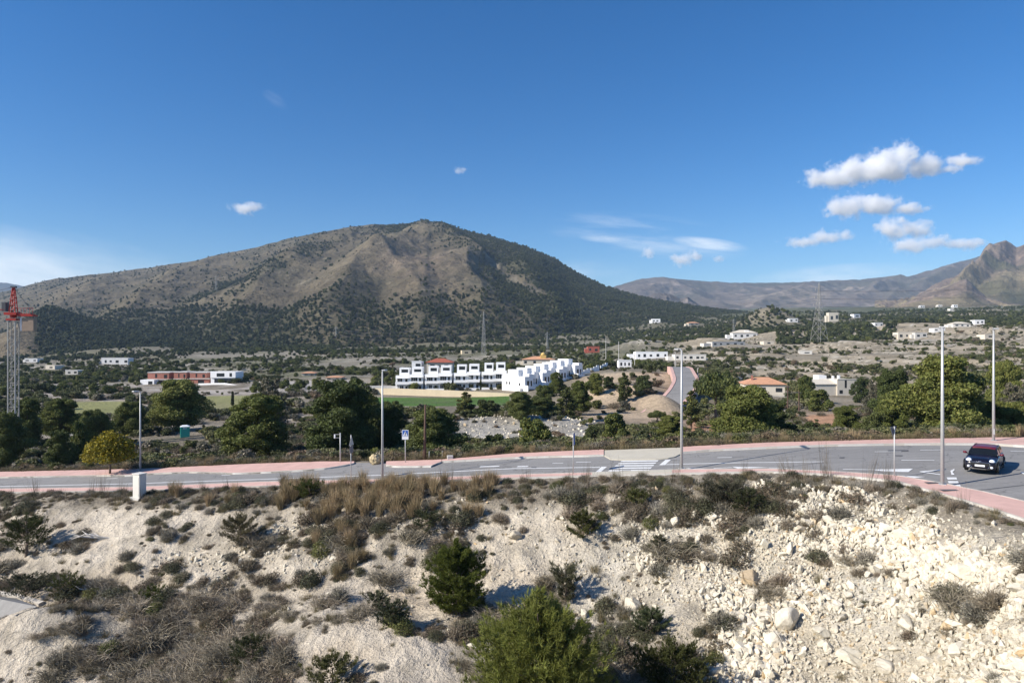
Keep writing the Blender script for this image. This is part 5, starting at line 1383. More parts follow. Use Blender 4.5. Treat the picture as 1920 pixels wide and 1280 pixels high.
# unit sizes in metres; each is scaled to the tree it stands for
tree_proto('tall_a', 8.5, 9, 1.0, 44, .55, .62, 900, 0.16, GREEN, GREEN2, .35, .26)
tree_proto('tall_b', 8.5, 9, .7, 46, .40, .55, 900, 0.16, GREEN, GREEN2, .30, .26, (.4,.2))
tree_proto('dark_a', 8.5, 9, .9, 44, .45, .60, 900, 0.16, DARK, GREEN, .35, .26, (-.3,.2))
tree_proto('wide_a', 10, 7, .4, 44, .45, .55, 860, 0.16, GREEN, GREEN2, .40, .24)
tree_proto('grey_a', 7, 7, 1.2, 20, .35, .60, 230, .22, GREY, (0.16,0.14,0.10), .4, .2, fill=.3)
tree_proto('bush_a', 6, 4, .1, 20, .45, .62, 420, .20, (0.075,0.10,0.028), (0.13,0.14,0.035), .45, .12, fill=.6)
tree_proto('bush_b', 6, 4.2, .1, 18, .40, .62, 400, .20, DARK, (0.07,0.085,0.03), .4, .12)
tree_proto('slim_a', 3.2, 7, .4, 18, .75, .9, 420, .20, (0.06,0.072,0.024), GREEN2, .3, .13)
um = [(math.cos(a)*r, math.sin(a)*r, 5.6+rng.uniform(-.5,.5)-r*.18, 1.5, 1.5, .95) for r, k in ((0,1),(1.7,6),(3.2,11)) for a in [6.283*i/k+r for i in range(k)]]
tree_proto('umbrella', 9, 7, 4, 1, .5, .5, 420, .24, DARK, GREEN2, .3, .28, extra=um)
yl = [(math.cos(a)*r, math.sin(a)*r, z, 1.1, 1.1, .85) for r, z, k in ((0,4.6,1),(.8,4.1,4),(1.5,3.4,7),(1.9,2.5,8),(1.0,2.3,4),(1.0,3.2,5)) for a in [6.283*i/k+r*2 for i in range(k)]]
tree_proto('yellow', 5.6, 5.4, 2, 1, .5, .5, 300, .17, (0.34,0.25,0.020), (0.20,0.18,0.03), .35, .11, extra=yl, fill=.3)
cyl_ = [(0,0,z,.62-.05*z,.62-.05*z,.7) for z in (.6,1.2,1.9,2.6,3.3,4.0,4.7)]
tree_proto('cypress', 1.3, 5.4, .2, 1, .5, .5, 700, .16, (0.022,0.032,0.014), DARK, .3, .1, extra=cyl_, fill=.6)
def plant_tree(key, px, Y, top_py, width_px, label, name='pine_tree', cat='tree', group=None, rot=None, base=None):
    cm, tm, w, h = TREES[key]
    b = ground_at(px, Y) if base is None else base
    ht = (CY-top_py)/F*Y-b.z
    sx = width_px/F*Y/w*1.02; sz = max(.3, ht/h)
    e = empty(name, b, rng.uniform(0, 6.28) if rot is None else rot, label, cat, group)
    e.scale = (sx, sx, sz)
    link('trunk', tm, None, e); link('crown', cm, None, e)
    return e
PN_, BU_ = 'pine_tree', 'bush'
FT = [  # kind, x, distance, top, width, label
 ('dark_a',8,84,772,85,'dark pine at the left edge in front of the crane mast',PN_),
 ('tall_b',50,112,745,62,'dark pine just behind the foot of the crane mast',PN_),
 ('tall_b',113,122,746,72,'flat topped pine between the crane mast and the grey blue rubble heap',PN_),
 ('wide_a',178,112,768,66,'low spreading pine behind the yellow street tree',PN_),
 ('dark_a',108,82,806,52,'small dark pine left of the yellow street tree',PN_),
 ('wide_a',243,124,752,66,'rounded pine behind the leftmost lamp post',PN_),
 ('tall_a',336,130,711,116,'big dense pine in front of the red brick houses',PN_),
 ('grey_a',508,112,708,70,'brownish half bare pine behind the broad bright pine',PN_),
 ('tall_b',484,88,738,132,'broad bright green pine left of the largest dark pine',PN_),
 ('dark_a',640,80,711,150,'largest dark pine standing behind the diamond road sign',PN_),
 ('dark_a',724,86,752,86,'dark pine filling the gap right of the largest dark pine',PN_),
 ('tall_a',690,92,738,70,'lighter green pine crown tucked against the largest dark pine',PN_),
 ('dark_a',812,74,764,118,'dense round pine behind the brown wooden pole',PN_),
 ('slim_a',873,128,733,44,'bright upright pine at the edge of the green field',PN_),
 ('bush_b',914,126,749,62,'greyish bushy pine right of the bright upright pine',PN_),
 ('dark_a',975,118,734,58,'dark pine below the end of the long cream wall',PN_),
 ('dark_a',1012,124,745,64,'dark pine left of the pinkish bare shrub',PN_),
 ('dark_a',1022,150,721,46,'dark pine at the corner of the white terrace row',PN_),
 ('tall_b',1043,196,697,34,'small pine in front of the white terrace row',PN_),
 ('slim_a',1062,134,724,46,'narrow pine on the left edge of the earth mound',PN_),
 ('tall_b',1088,152,713,46,'olive pine left of the upright pine on the mound',PN_),
 ('tall_a',1116,182,699,36,'olive pine at the crest edge of the earth mound',PN_),
 ('slim_a',1171,170,697,30,'upright pine alone on the earth mound casting a shadow',PN_),
 ('bush_b',1207,176,703,42,'rounded shrub on the mound beside the road cut',BU_),
 ('bush_b',1141,186,705,24,'small shrub on top of the mound left of the upright pine',BU_),
 ('bush_b',925,76,814,62,'dense green bush left of the white boulders of the ravine',BU_),
 ('bush_a',1002,74,784,92,'light green leafy bush in front of the white ravine rock',BU_),
 ('bush_a',1150,92,774,58,'bright green pine bush below the side road',BU_),
 ('bush_b',1110,96,800,44,'olive bush left of the bright green pine bush',BU_),
 ('umbrella',1232,122,767,34,'small round clipped tree beside the side road',PN_),
 ('tall_b',1258,100,778,56,'green pine at the bend of the side road behind the lamp post',PN_),
 ('slim_a',1296,120,730,40,'leafy tree left of the umbrella pine',PN_),
 ('umbrella',1342,122,692,78,'umbrella pine with a bare trunk above the orange bank',PN_),
 ('tall_a',1402,82,722,132,'big light green pine below the hipped roof house',PN_),
 ('dark_a',1452,88,752,60,'darker pine on the right of the big light green pine',PN_),
 ('tall_b',1585,96,760,56,'bushy pine in front of the red earth cliff',PN_),
 ('bush_a',1510,172,704,40,'leafy shrub between the two right hand houses',BU_),
 ('bush_a',1533,150,730,54,'palm like shrub before the cream farmhouse',BU_),
 ('bush_b',1612,178,708,34,'grey green olive tree behind the cream farmhouse',BU_),
 ('grey_a',1640,128,714,44,'bare grey tree at the right end of the cream farmhouse',PN_),
 ('dark_a',1672,112,692,70,'tall dark pine left of the largest right hand pine',PN_),
 ('tall_b',1672,92,735,66,'mid green pine at the foot of the tall dark pine',PN_),
 ('tall_a',1768,78,666,168,'largest pine on the right, behind the tall near lamp post',PN_),
 ('wide_a',1838,84,748,84,'lower pine between the two right hand lamp posts',PN_),
 ('tall_b',1884,112,675,74,'pine behind the farther right hand lamp post',PN_),
 ('grey_a',1902,100,716,60,'bare greyish tree under the farther right hand lamp post',PN_),
 ('wide_a',1902,82,752,90,'bushy pine at the right edge behind the car',PN_),
 ('bush_a',1478,86,793,46,'round yellowish green bush on the verge before the red cliff',BU_),
 ('bush_b',1518,92,790,40,'dark bush right of the yellowish round bush',BU_),
 ('bush_a',150,88,790,44,'pale olive bush left of the yellow street tree',BU_),
 ('bush_b',1640,84,772,44,'olive bush beside the short grey post',BU_),
 ('cypress',436,196,733,7,'single slender dark cypress on the pale field',PN_),
]
for (k, px, Y, top, w, lab, nm) in FT:
    plant_tree(k, px, Y, top, w, lab, nm, 'tree' if nm == PN_ else 'shrub', 'pines behind the road' if nm == PN_ else 'bushes behind the road')
b = on_road(206, 890); b.z += .0
plant_tree('yellow', 206, b.y, 805, 92, 'yellow green street tree on the far pavement by the leftmost lamp post', 'street_tree', 'tree', None, base=b)

# small plants of the bank: dry twig balls, green cushions, straw tufts, low brown scrub
SHR = {}
def put_shrub(key, parts, m):
    V, Fs, C = join(parts); me = mesh_np(key, V, Fs, C); me.materials.append(M[m]); SHR[key] = me
def dome(n, r=.5, h=.55, lo=.35):
    d = sphere_pts(n); d[:, 2] = np.abs(d[:, 2])
    k = rng.uniform(lo, 1, n)**.6*(1+.3*fbm(d[:,0]*2.5+rng.uniform(0,9), d[:,1]*2.5, 3, 5))
    return d, d*k[:, None]*np.array([r, r, h])
def twigs(n, r, h, wid, col, var, alt=None, p=0):
    d, tip = dome(n, r, h, .55)
    base = tip*np.array([.12, .12, 0])+rng.normal(0, .03, (n, 3)); base[:, 2] = -.04
    st_ = rng.uniform(0, .55, n)[:, None]
    base = base+(tip-base)*st_*.8
    v, f = blades(base, tip+rng.normal(0, .05, (n, 3)), wid, rng.normal(0, .05, (n, 3)))
    return v, f, tints(n, 5, col, var, alt, p)
def leaves(n, r, h, size, col, var, alt=None, p=0, lo=.45):
    d, c = dome(n, r, h, lo)
    v, f = tri_cloud(c, d, np.full(n, size), .7, .4)
    return v, f, tints(n, 3, col, var, alt, p)
for i in range(3):
    put_shrub('dry_%d' % i, [twigs(420, .55, .5, .016, (0.31,0.255,0.19), .3, (0.18,0.145,0.10), .4), leaves(160, .42, .36, .04, (0.20,0.17,0.12), .3)], 'dry')
    put_shrub('grey_%d' % i, [twigs(460, .55, .55, .018, (0.30,0.275,0.225), .25, (0.19,0.17,0.13), .35), leaves(240, .45, .42, .035, (0.22,0.205,0.15), .3)], 'dry')
    put_shrub('green_%d' % i, [leaves(1500, .55, .48, .036, (0.085,0.088,0.050), .35, (0.13,0.125,0.07), .35), twigs(200, .56, .6, .016, (0.14,0.12,0.08), .3)], 'leaf')
    put_shrub('bright_%d' % i, [leaves(1400, .52, .52, .038, (0.095,0.108,0.034), .35, (0.15,0.15,0.045), .4), twigs(60, .5, .6, .016, (0.12,0.11,0.06), .3)], 'leaf')
    put_shrub('brown_%d' % i, [leaves(420, .55, .4, .045, (0.15,0.115,0.075), .35, (0.08,0.075,0.045), .45), twigs(240, .58, .46, .014, (0.21,0.165,0.12), .35, (0.11,0.085,0.06), .4)], 'dry')
    n = 260
    ang_ = rng.uniform(0, 6.283, n); rr = rng.uniform(0, .16, n); sp = rng.uniform(.05, .42, n)
    base = np.stack([np.cos(ang_)*rr, np.sin(ang_)*rr, np.full(n, -.03)], 1)
    tip = np.stack([np.cos(ang_)*(rr+sp), np.sin(ang_)*(rr+sp), rng.uniform(.55, 1.15, n)*(1-.4*sp)], 1)
    put_shrub('straw_%d' % i, [(*blades(base, tip, .014, np.stack([-np.cos(ang_)*.04, -np.sin(ang_)*.04, np.full(n, .06)], 1)), tints(n, 5, (0.36,0.275,0.155), .25, (0.25,0.19,0.11), .35))], 'dry')
    n = 200
    base = rng.normal(0, .16, (n, 3)); base[:, 2] = -.03
    tip = base*1.6+rng.normal(0, .10, (n, 3)); tip[:, 2] = rng.uniform(.2, .6, n)
    put_shrub('grass_%d' % i, [(*blades(base, tip, .012), tints(n, 5, (0.24,0.19,0.11), .3, (0.12,0.115,0.055), .45))], 'dry')
for i in range(3):
    n = 420
    base = rng.normal(0, .28, (n, 3)); base[:, 2] = rng.uniform(-.03, .15, n)
    a_ = rng.uniform(0, 6.283, n); l_ = rng.uniform(.4, 1.1, n)
    tip = base+np.stack([np.cos(a_)*l_*.8, np.sin(a_)*l_*.8, rng.uniform(.02, .5, n)], 1)
    put_shrub('tangle_%d' % i, [(*blades(base, tip, .017, np.stack([np.zeros(n), np.zeros(n), rng.uniform(.05, .2, n)], 1)), tints(n, 5, (0.33,0.285,0.21), .3, (0.20,0.17,0.12), .45)), leaves(120, .5, .3, .04, (0.13,0.12,0.06), .3)], 'dry')
# tall thin stalks
for i in range(2):
    n = 34
    base = rng.normal(0, .12, (n, 3)); base[:, 2] = -.03
    tip = base*2+rng.normal(0, .12, (n, 3)); tip[:, 2] = rng.uniform(.8, 2.0, n)
    put_shrub('stalk_%d' % i, [(*blades(base, tip, .014), tints(n, 5, (0.17,0.14,0.10), .3))], 'dry')

# ------------------------------------------------------------------ scatter by geometry nodes (only for stuff)
def scatter(name, label, pts, rots, scl, idx, meshes):
    src = bpy.data.collections.new(name+'_source')
    for i, me in enumerate(meshes):
        o = bpy.data.objects.new('%s_kind_%s' % (name, 'abcdefghijklmnopqrstuvwxyz'[i]), me); src.objects.link(o)
    n = len(pts)
    me = bpy.data.meshes.new(name)
    me.vertices.add(n); me.vertices.foreach_set('co', np.asarray(pts, np.float32).ravel())
    for nm, ty, arr, key in (('rot', 'FLOAT_VECTOR', rots, 'vector'), ('scl', 'FLOAT_VECTOR', scl, 'vector'), ('kind_index', 'INT', idx, 'value')):
        a = me.attributes.new(nm, ty, 'POINT')
        a.data.foreach_set(key, np.asarray(arr, np.int32 if ty == 'INT' else np.float32).ravel())
    o = link(name, me)
    g = bpy.data.node_groups.new(name+'_nodes', 'GeometryNodeTree')
    g.interface.new_socket('Geometry', in_out='INPUT', socket_type='NodeSocketGeometry')
    g.interface.new_socket('Geometry', in_out='OUTPUT', socket_type='NodeSocketGeometry')
    gi = g.nodes.new('NodeGroupInput'); go = g.nodes.new('NodeGroupOutput')
    ip = g.nodes.new('GeometryNodeInstanceOnPoints'); ci = g.nodes.new('GeometryNodeCollectionInfo')
    ci.inputs['Collection'].default_value = src; ci.inputs['Separate Children'].default_value = True; ci.inputs['Reset Children'].default_value = True
    ip.inputs['Pick Instance'].default_value = True
    def na(nm, ty):
        q = g.nodes.new('GeometryNodeInputNamedAttribute'); q.data_type = ty; q.inputs['Name'].default_value = nm; return q.outputs['Attribute']
    g.links.new(gi.outputs[0], ip.inputs['Points']); g.links.new(ci.outputs[0], ip.inputs['Instance'])
    g.links.new(na('rot', 'FLOAT_VECTOR'), ip.inputs['Rotation']); g.links.new(na('scl', 'FLOAT_VECTOR'), ip.inputs['Scale']); g.links.new(na('kind_index', 'INT'), ip.inputs['Instance Index'])
    g.links.new(ip.outputs[0], go.inputs[0])
    md = o.modifiers.new('scatter', 'NODES'); md.node_group = g
    return tag(o, label, None, None, 'stuff')
def scat(name, label, xy, z, kinds_w, smin, smax, tilt=0.1, flat=(1,1,1), sc=None):
    n = len(xy)
    ks = list(kinds_w); w = np.array([kinds_w[k] for k in ks], float); w /= w.sum()
    idx = rng.choice(len(ks), n, p=w)
    s = rng.uniform(0, 1, n)**1.8*(smax-smin)+smin if sc is None else sc
    scl = np.stack([s*flat[0]*rng.uniform(.85, 1.2, n), s*flat[1]*rng.uniform(.85, 1.2, n), s*flat[2]*rng.uniform(.8, 1.25, n)], 1)
    rot = np.stack([rng.normal(0, tilt, n), rng.normal(0, tilt, n), rng.uniform(0, 6.283, n)], 1)
    return scatter(name, label, np.column_stack([xy, z]), rot, scl, idx, [k if not isinstance(k, str) else SHR[k] for k in ks])
def zone_code(): pass
# --- the bank in front of the road
nx = 90000
X_ = rng.uniform(-52, 27, nx); Y_ = rng.uniform(19, 66, nx)
yn = np.interp(CX+F*X_/Y_, GP, YN)
ok = (Y_ < yn-.25) & (np.abs(X_/Y_) < .85)
X_, Y_, yn = X_[ok], Y_[ok], yn[ok]
Z_ = terr(X_, Y_); PX_, PY_ = proj(X_, Y_, Z_)
D_ = grid_at(SCR, PX_, PY_)
bandm = (yn-Y_ < 2.6) & (PX_ < 1900)
D_ = np.maximum(D_, np.where(bandm, .72, 0))
clump = fbm(X_/1.9, Y_/1.9, 3, 81)
prob = np.clip(D_*1.1-.17+clump*1.1, 0, 1)**1.6
keep = rng.random(len(X_)) < prob*.25
BX, BY, BZ, BPX, BPY, BB = X_[keep], Y_[keep], Z_[keep], PX_[keep], PY_[keep], bandm[keep]
print('bank shrubs', len(BX))
# which kind grows where: straw in the belt below the road, grey twigs low down, green cushions between
straw = (((BPX > 520) & (BPX < 930) & (BPY < 972)) | ((BPX > 540) & (BPX < 680) & (BPY < 1090) & (rng.random(len(BX)) < .35)) | ((BPX > 320) & (BPX < 470) & (BPY < 1010) & (rng.random(len(BX)) < .2))) & (rng.random(len(BX)) < .5)
r_ = rng.random(len(BX))
lowleft = (BPY > 1130) & (BPX < 700)
kind = np.where(r_ < .32, 'dry', np.where(r_ < .52, 'grey', np.where(r_ < .69, 'green', np.where(r_ < .73, 'bright', 'brown'))))
kind = np.where(lowleft & (r_ > .42) & (r_ < .68), 'tangle', kind); kind = np.where((BPY > 1000) & (rng.random(len(BX)) < .12), 'tangle', kind)
kind = np.where(straw, 'straw', kind)
size = .26+1.35*rng.random(len(BX))**2.6
size = np.where(kind == 'straw', rng.uniform(.7, 1.35, len(BX)), size)
size = np.where(BB & (kind != 'straw'), np.minimum(size, .8), size)
order = np.argsort(-(size/BY))
named = order[:270]; rest = order[270:]
LAB = {'tangle': ('dead_grass_tangle', 'tangled heap of long dead grey stems on the bank below the road'),
       'dry': ('dry_shrub', 'dry brown twiggy shrub rooted on the pale bank below the road'),
       'grey': ('grey_shrub', 'silvery grey dead looking shrub on the pale bank below the road'),
       'green': ('green_shrub', 'dull dark green cushion shrub on the pale bank below the road'),
       'bright': ('green_shrub', 'fresh bright green shrub on the pale bank below the road'),
       'brown': ('brown_shrub', 'low reddish brown scrub bush on the pale bank below the road'),
       'straw': ('straw_tuft', 'tall straw coloured grass tuft in the belt just below the road')}
GRP = {'tangle': 'tangles of dead stems on the bank', 'dry': 'dry shrubs on the bank', 'grey': 'grey shrubs on the bank', 'green': 'dark green shrubs on the bank', 'bright': 'bright green shrubs on the bank', 'brown': 'brown shrubs on the bank', 'straw': 'straw tufts below the road'}
LM = [(855,1080,'the dense young pine'),(1012,1200,'the large bright pine at the bottom edge'),(1060,1095,'the upright broom shrub'),(48,1005,'the dark shrub at the left edge'),(30,1145,'the lower asphalt yard'),(190,1010,'the bleached dead branches'),(178,1112,'the single bleached branch'),(260,930,'the pale concrete cabinet'),(448,995,'the rounded olive shrub'),(640,940,'the left half of the straw belt'),(830,940,'the right half of the straw belt'),(1180,900,'the zebra crossing'),(1262,1250,'the dark bush at the bottom edge'),(1478,1178,'the largest pale boulder'),(1405,1092,'the long dark sided boulder'),(1767,940,'the nearest tall lamp post'),(1362,925,'the thicket on the crest'),(1775,1182,'the pale squarish block'),(1598,1238,'the broad flat boulder'),(1640,1072,'the orange tinted stone'),(1184,1140,'the smooth white boulder'),(1677,910,'the give way sign'),(736,1150,'the blue green cushion shrub'),(1092,980,'the green shrub on the upper slope'),(1850,1250,'the bottom right corner'),(1720,1120,'the orange stone and the squarish block'),(1500,1050,'the top of the cream rubble face'),(1650,940,'the white powdery crest'),(1820,1130,'the grey scrub at right'),(1700,1240,'the middle of the bottom edge rubble'),(1420,1262,'the lower left foot of the rubble'),(1560,1120,'the centre of the rubble face'),(1790,1010,'the band of broken rock below the pavement'),(1890,1040,'the right edge of the bank'),(300,1260,'the bottom left corner'),(965,1010,'the ochre boulder'),(470,1225,'the olive shrub at the bottom'),(1330,970,'the long white slab')]
def near_lm(px, py, L):
    return min(L, key=lambda q: (q[0]-px)**2+((q[1]-py)*1.6)**2)[2]
def sized(v, lo, hi): return 'small' if v < lo else 'large' if v > hi else 'medium'
BASE = {'dry': 'dry brown twiggy shrub', 'grey': 'silvery grey dead looking shrub', 'green': 'dull green cushion shrub', 'bright': 'fresh green shrub', 'brown': 'low reddish brown scrub bush', 'straw': 'straw coloured grass tuft', 'tangle': 'tangle of dead grey stems'}
for i in named:
    k = str(kind[i])
    o = link(LAB[k][0], SHR['%s_%d' % (k, rng.integers(3))], None, None, (BX[i], BY[i], BZ[i]-.03), rng.uniform(0, 6.28))
    s = size[i]; o.scale = (s*rng.uniform(.9, 1.2), s*rng.uniform(.9, 1.2), s*rng.uniform(.85, 1.15))
    tag(o, '%s %s near %s' % (sized(s, .75, 1.1), BASE[k], near_lm(BPX[i], BPY[i], LM)), 'grass tuft' if k == 'straw' else 'shrub', GRP[k])
ks = sorted(SHR)
meshes = [SHR[k] for k in ks if not k.startswith('stalk')]; kn = [k for k in ks if not k.startswith('stalk')]
ii = np.array([kn.index('%s_%d' % (kind[i], rng.integers(3))) for i in rest])
sc = size[rest]
scatter('bank_scrub', 'smaller scrub and grass covering the bank below the road', np.column_stack([BX[rest], BY[rest], BZ[rest]-.02]),
        np.column_stack([rng.normal(0, .1, len(rest)), rng.normal(0, .1, len(rest)), rng.uniform(0, 6.28, len(rest))]),
        np.column_stack([sc*rng.uniform(.85, 1.2, len(rest)), sc*rng.uniform(.85, 1.2, len(rest)), sc*rng.uniform(.8, 1.2, len(rest))]), ii, meshes)
# fine dead grass between
k2 = (rng.random(len(X_)) < np.clip(D_*.9+clump*.5-.12, 0, 1)*.14)
scat('dry_grass', 'short dead grass between the shrubs of the bank', np.column_stack([X_[k2], Y_[k2]]), Z_[k2], {'grass_0': 1, 'grass_1': 1, 'grass_2': 1, 'brown_0': .5, 'dry_1': .4}, .25, .8)
k3 = bandm & (rng.random(len(X_)) < .012)
scat('tall_stalks', 'thin tall stalks standing along the pavement edge', np.column_stack([X_[k3], Y_[k3]]), Z_[k3], {'stalk_0': 1, 'stalk_1': 1}, .6, 1.1)

# --- loose stones
def stone_mesh(name, n, squash):
    bm = bmesh.new()
    for d in sphere_pts(n): bm.verts.new(Vector(d)*rng.uniform(.75, 1.0)*.5)
    r = bmesh.ops.convex_hull(bm, input=bm.verts)
    bmesh.ops.delete(bm, geom=[v for v in bm.verts if not v.link_faces], context='VERTS')
    for v in bm.verts: v.co.x *= squash[0]; v.co.y *= squash[1]; v.co.z *= squash[2]
    me = bpy.data.meshes.new(name); bm.to_mesh(me); bm.free(); me.materials.append(M['stone'])
    return me
STN = [stone_mesh('stone', int(rng.integers(11, 17)), (rng.uniform(.9, 1.5), rng.uniform(.7, 1.0), rng.uniform(.45, .8))) for _ in range(14)]
nq = 62000
qx = rng.uniform(-30, 26, nq*2); qy = rng.uniform(18.5, 46, nq*2)
qk = rng.random(nq*2) < np.where(qx > 3, 1, .35); qx, qy = qx[qk], qy[qk]
qn = np.interp(CX+F*qx/qy, GP, YN)
ok = (qy < qn-1.7) & (np.abs(qx/qy) < .82); qx, qy = qx[ok], qy[ok]
qz = terr(qx, qy); qpx, qpy = proj(qx, qy, qz); qr = grid_at(RUB, qpx, qpy)
nst = rng.random(len(qx)) < np.clip(qr**1.25*1.25+fbm(qx/2.2, qy/2.2, 3, 91)*.3*(qr > .1), 0, 1)
SX, SY_, SZ_, SR_, SP_ = qx[nst], qy[nst], qz[nst], qr[nst], qpx[nst]
coarse = np.clip(.82+fbm(SX/2.6, SY_/2.6, 3, 93)*1.1, .42, 1.3)
ss = (.11+.36*rng.random(len(SX))**1.8)*coarse+.5*rng.random(len(SX))**60
ss = ss*np.where(SR_ > .7, 1.15, .72)
order = np.argsort(-(ss/SY_)); big = order[:262]; small = order[262:]
print('stones', len(SX))
q1_, q2_ = np.percentile(ss[big], [33, 70])
for i in big:
    right = SP_[i] > 1240
    o = link('rubble_stone', STN[int(rng.integers(len(STN)))], None, None, (SX[i], SY_[i], SZ_[i]+ss[i]*.08), 0)
    o.rotation_euler = (rng.normal(0, .4)+.3, rng.normal(0, .4), rng.uniform(0, 6.28)); s = ss[i]; o.scale = (s*1.15, s, s)
    if right: tag(o, '%s angular limestone block in the rubble near %s' % (sized(s, q1_, q2_), near_lm(SP_[i], CY-F*SZ_[i]/SY_[i], LM)), 'stone', 'limestone blocks of the rubble slope')
    else: tag(o, '%s pale stone on the bank near %s' % (sized(s, q1_, q2_), near_lm(SP_[i], CY-F*SZ_[i]/SY_[i], LM)), 'stone', 'stones among the bank shrubs')
n = len(small)
scatter('rubble', 'small pale limestone rubble covering the slope', np.column_stack([SX[small], SY_[small], SZ_[small]+ss[small]*.16]), rng.uniform(0, 6.28, (n, 3)), np.column_stack([ss[small]*1.1, ss[small], ss[small]]), rng.integers(0, len(STN), n), STN)
# gravel grains
xg = rng.uniform(-45, 26, 130000); yg = rng.uniform(19, 62, 130000)
g_ok = (yg < np.interp(CX+F*xg/yg, GP, YN)-.6) & (np.abs(xg/yg) < .8)
xg, yg = xg[g_ok], yg[g_ok]; zg = terr(xg, yg); pgx, pgy = proj(xg, yg, zg)
gp = rng.random(len(xg)) < np.clip(grid_at(RUB, pgx, pgy)*1.3+.10+fbm(xg/3, yg/3, 3, 95)*.35, 0, 1)*np.where(pgx > 1240, .8, .35)
xg, yg, zg = xg[gp], yg[gp], zg[gp]; n = len(xg); sg = rng.uniform(.035, .10, n)
scatter('gravel', 'gravel and stone chips strewn over the bank', np.column_stack([xg, yg, zg]), rng.uniform(0, 6.28, (n, 3)), np.column_stack([sg, sg, sg]), rng.integers(0, len(STN), n), STN)
print('gravel', n)
# ------------------------------------------------------------------ plants of the middle distance
def far_crown(key, n, w, h, col, alt, p, size):
    L = [(rng.normal(0,.18)*w, rng.normal(0,.18)*w, h*(.3+.5*rng.random()), w*.33, w*.33, h*.28) for _ in range(5)]+[(0,0,h*.45,w*.34,w*.34,h*.45)]
    V, Fs, C = crown(L, n, size, col, alt, p, var=.35)
    me = mesh_np(key, V, Fs, C); me.materials.append(M['pine']); return me
FARP = [far_crown('far_pine_%d' % i, 26, 4.2, 5.6, c, a, .35, 1.15) for i, (c, a) in enumerate((((0.062,0.076,0.036),(0.094,0.103,0.045)),((0.046,0.060,0.028),(0.072,0.083,0.034)),((0.075,0.088,0.040),(0.108,0.115,0.05))))]
MIDB = [far_crown('mid_bush_%d' % i, 190, 2.0, 1.6, c, a, .4, .21) for i, (c, a) in enumerate((((0.11,0.12,0.05),(0.17,0.165,0.07)),((0.07,0.083,0.035),(0.11,0.115,0.05)),((0.22,0.20,0.15),(0.13,0.125,0.08)),((0.22,0.165,0.11),(0.14,0.12,0.07)),((0.10,0.115,0.035),(0.15,0.15,0.05))))]
MIDT = [far_crown('mid_tree_%d' % i, 260, 4.0, 4.4, c, a, .35, .34) for i, (c, a) in enumerate(((GREEN, GREEN2),(DARK, GREEN),((0.075,0.092,0.036),(0.12,0.125,0.05))))]
n = 170000
sx_ = rng.uniform(-160, 2080, n); sy_ = np.exp(rng.uniform(math.log(50), math.log(1500), n))
yfx = np.interp(sx_, GP, YF)
ok = sy_ > yfx+.6
sx_, sy_, yfx = sx_[ok], sy_[ok], yfx[ok]
wx = (sx_-CX)/F*sy_; wz = terr(wx, sy_); py_ = CY-F*wz/sy_
c1 = fbm(wx/9, sy_/9, 3, 141); c2 = fbm(wx/40, sy_/40, 3, 151); c3 = fbm(wx/140, sy_/140, 3, 161)
def bm_(a, b, c, d): return (sx_ > a) & (sx_ < b) & (sy_ > c) & (sy_ < d)
d = np.zeros(len(sx_)); zone = np.zeros(len(sx_), int)
def setz(m, val, z):
    d[m] = val[m] if isinstance(val, np.ndarray) else val; zone[m] = z
setz(sy_ > 0, .4+0*c1, 3)
setz((sy_ < 142), .48+c1*1.0, 2)
setz((sy_ < 142) & (sx_ < 570), .42+c1*.9, 2); setz((sy_ < 142) & (sx_ < 570) & (sy_ > 92), .2+c1*.9, 2)
setz(bm_(730, 1125, 104, 142), .10+c1*.3, 2)
setz(bm_(1285, 1385, 110, 140) | bm_(1508, 1580, 110, 140), .06, 2)
setz(sy_ < yfx+7, .52+c1*.5, 1)
setz((sy_ >= 142) & (sy_ < 232), .30+c1*.8, 3)
setz(bm_(690, 965, 160, 214), 0, 3); setz(bm_(128, 240, 160, 216) | bm_(370, 482, 172, 230), 0, 3)
setz(bm_(1085, 1262, 138, 236), .07+c1*.35, 3)
setz(bm_(1300, 1700, 142, 215), .42+c1*.8, 3)
setz((sx_ > 1260) & (sy_ >= 215) & (sy_ < 640), np.clip(.08+c2*1.9+c1*.8, .02, .9), 4)
setz((sx_ <= 1260) & (sy_ >= 232) & (sy_ < 720), np.clip(.34+c2*1.6+c1*.4, .05, 1), 5)
setz(bm_(470, 735, 262, 640), np.clip(.25+c2*2.4, .02, 1), 5)
setz(bm_(60, 660, 232, 300), .14+c1*.5, 5)
setz(bm_(700, 1260, 262, 340), .62+c1, 5)
setz(sy_ >= 640, np.clip(.42+c3*1.8+c1*.4, .06, 1), 6)
setz(bm_(1455, 1680, 540, 760), .9, 6)
setz((sy_ >= 640) & (sx_ < 480), .48+c1+c3, 6)
setz((sy_ >= 1000), .62+c3*1.4, 6)
keepm = rng.random(len(sx_)) < d*np.select([zone == 1, zone == 2, zone == 3, zone == 4, zone == 5, zone == 6], [.55, .45, .42, .8, .62, .75])
hts = np.select([zone == 1, zone == 2, zone == 3, zone == 4, zone == 5, zone == 6], [.3+.8*rng.random(len(sx_))**2, .5+1.1*rng.random(len(sx_))**2, .8+2.0*rng.random(len(sx_))**2, .45+2.4*rng.random(len(sx_))**4, 0.7+3.2*rng.random(len(sx_))**3.2, 1.7+3.7*rng.random(len(sx_))**1.5])
tp = CY-F*(wz+hts)/sy_
for (a0, a1, t0, b0, Yh) in HB:
    wp = .55*F*hts/sy_
    keepm &= ~((sx_ > a0-2-wp) & (sx_ < a1+2+wp) & (tp < b0-1) & (sy_ < Yh+14) & (py_ > t0-2))
sp_xy = np.array([(p.x, p.y) for p in spl])
cl = sy_ < 260
dist = np.full(len(sx_), 99.0)
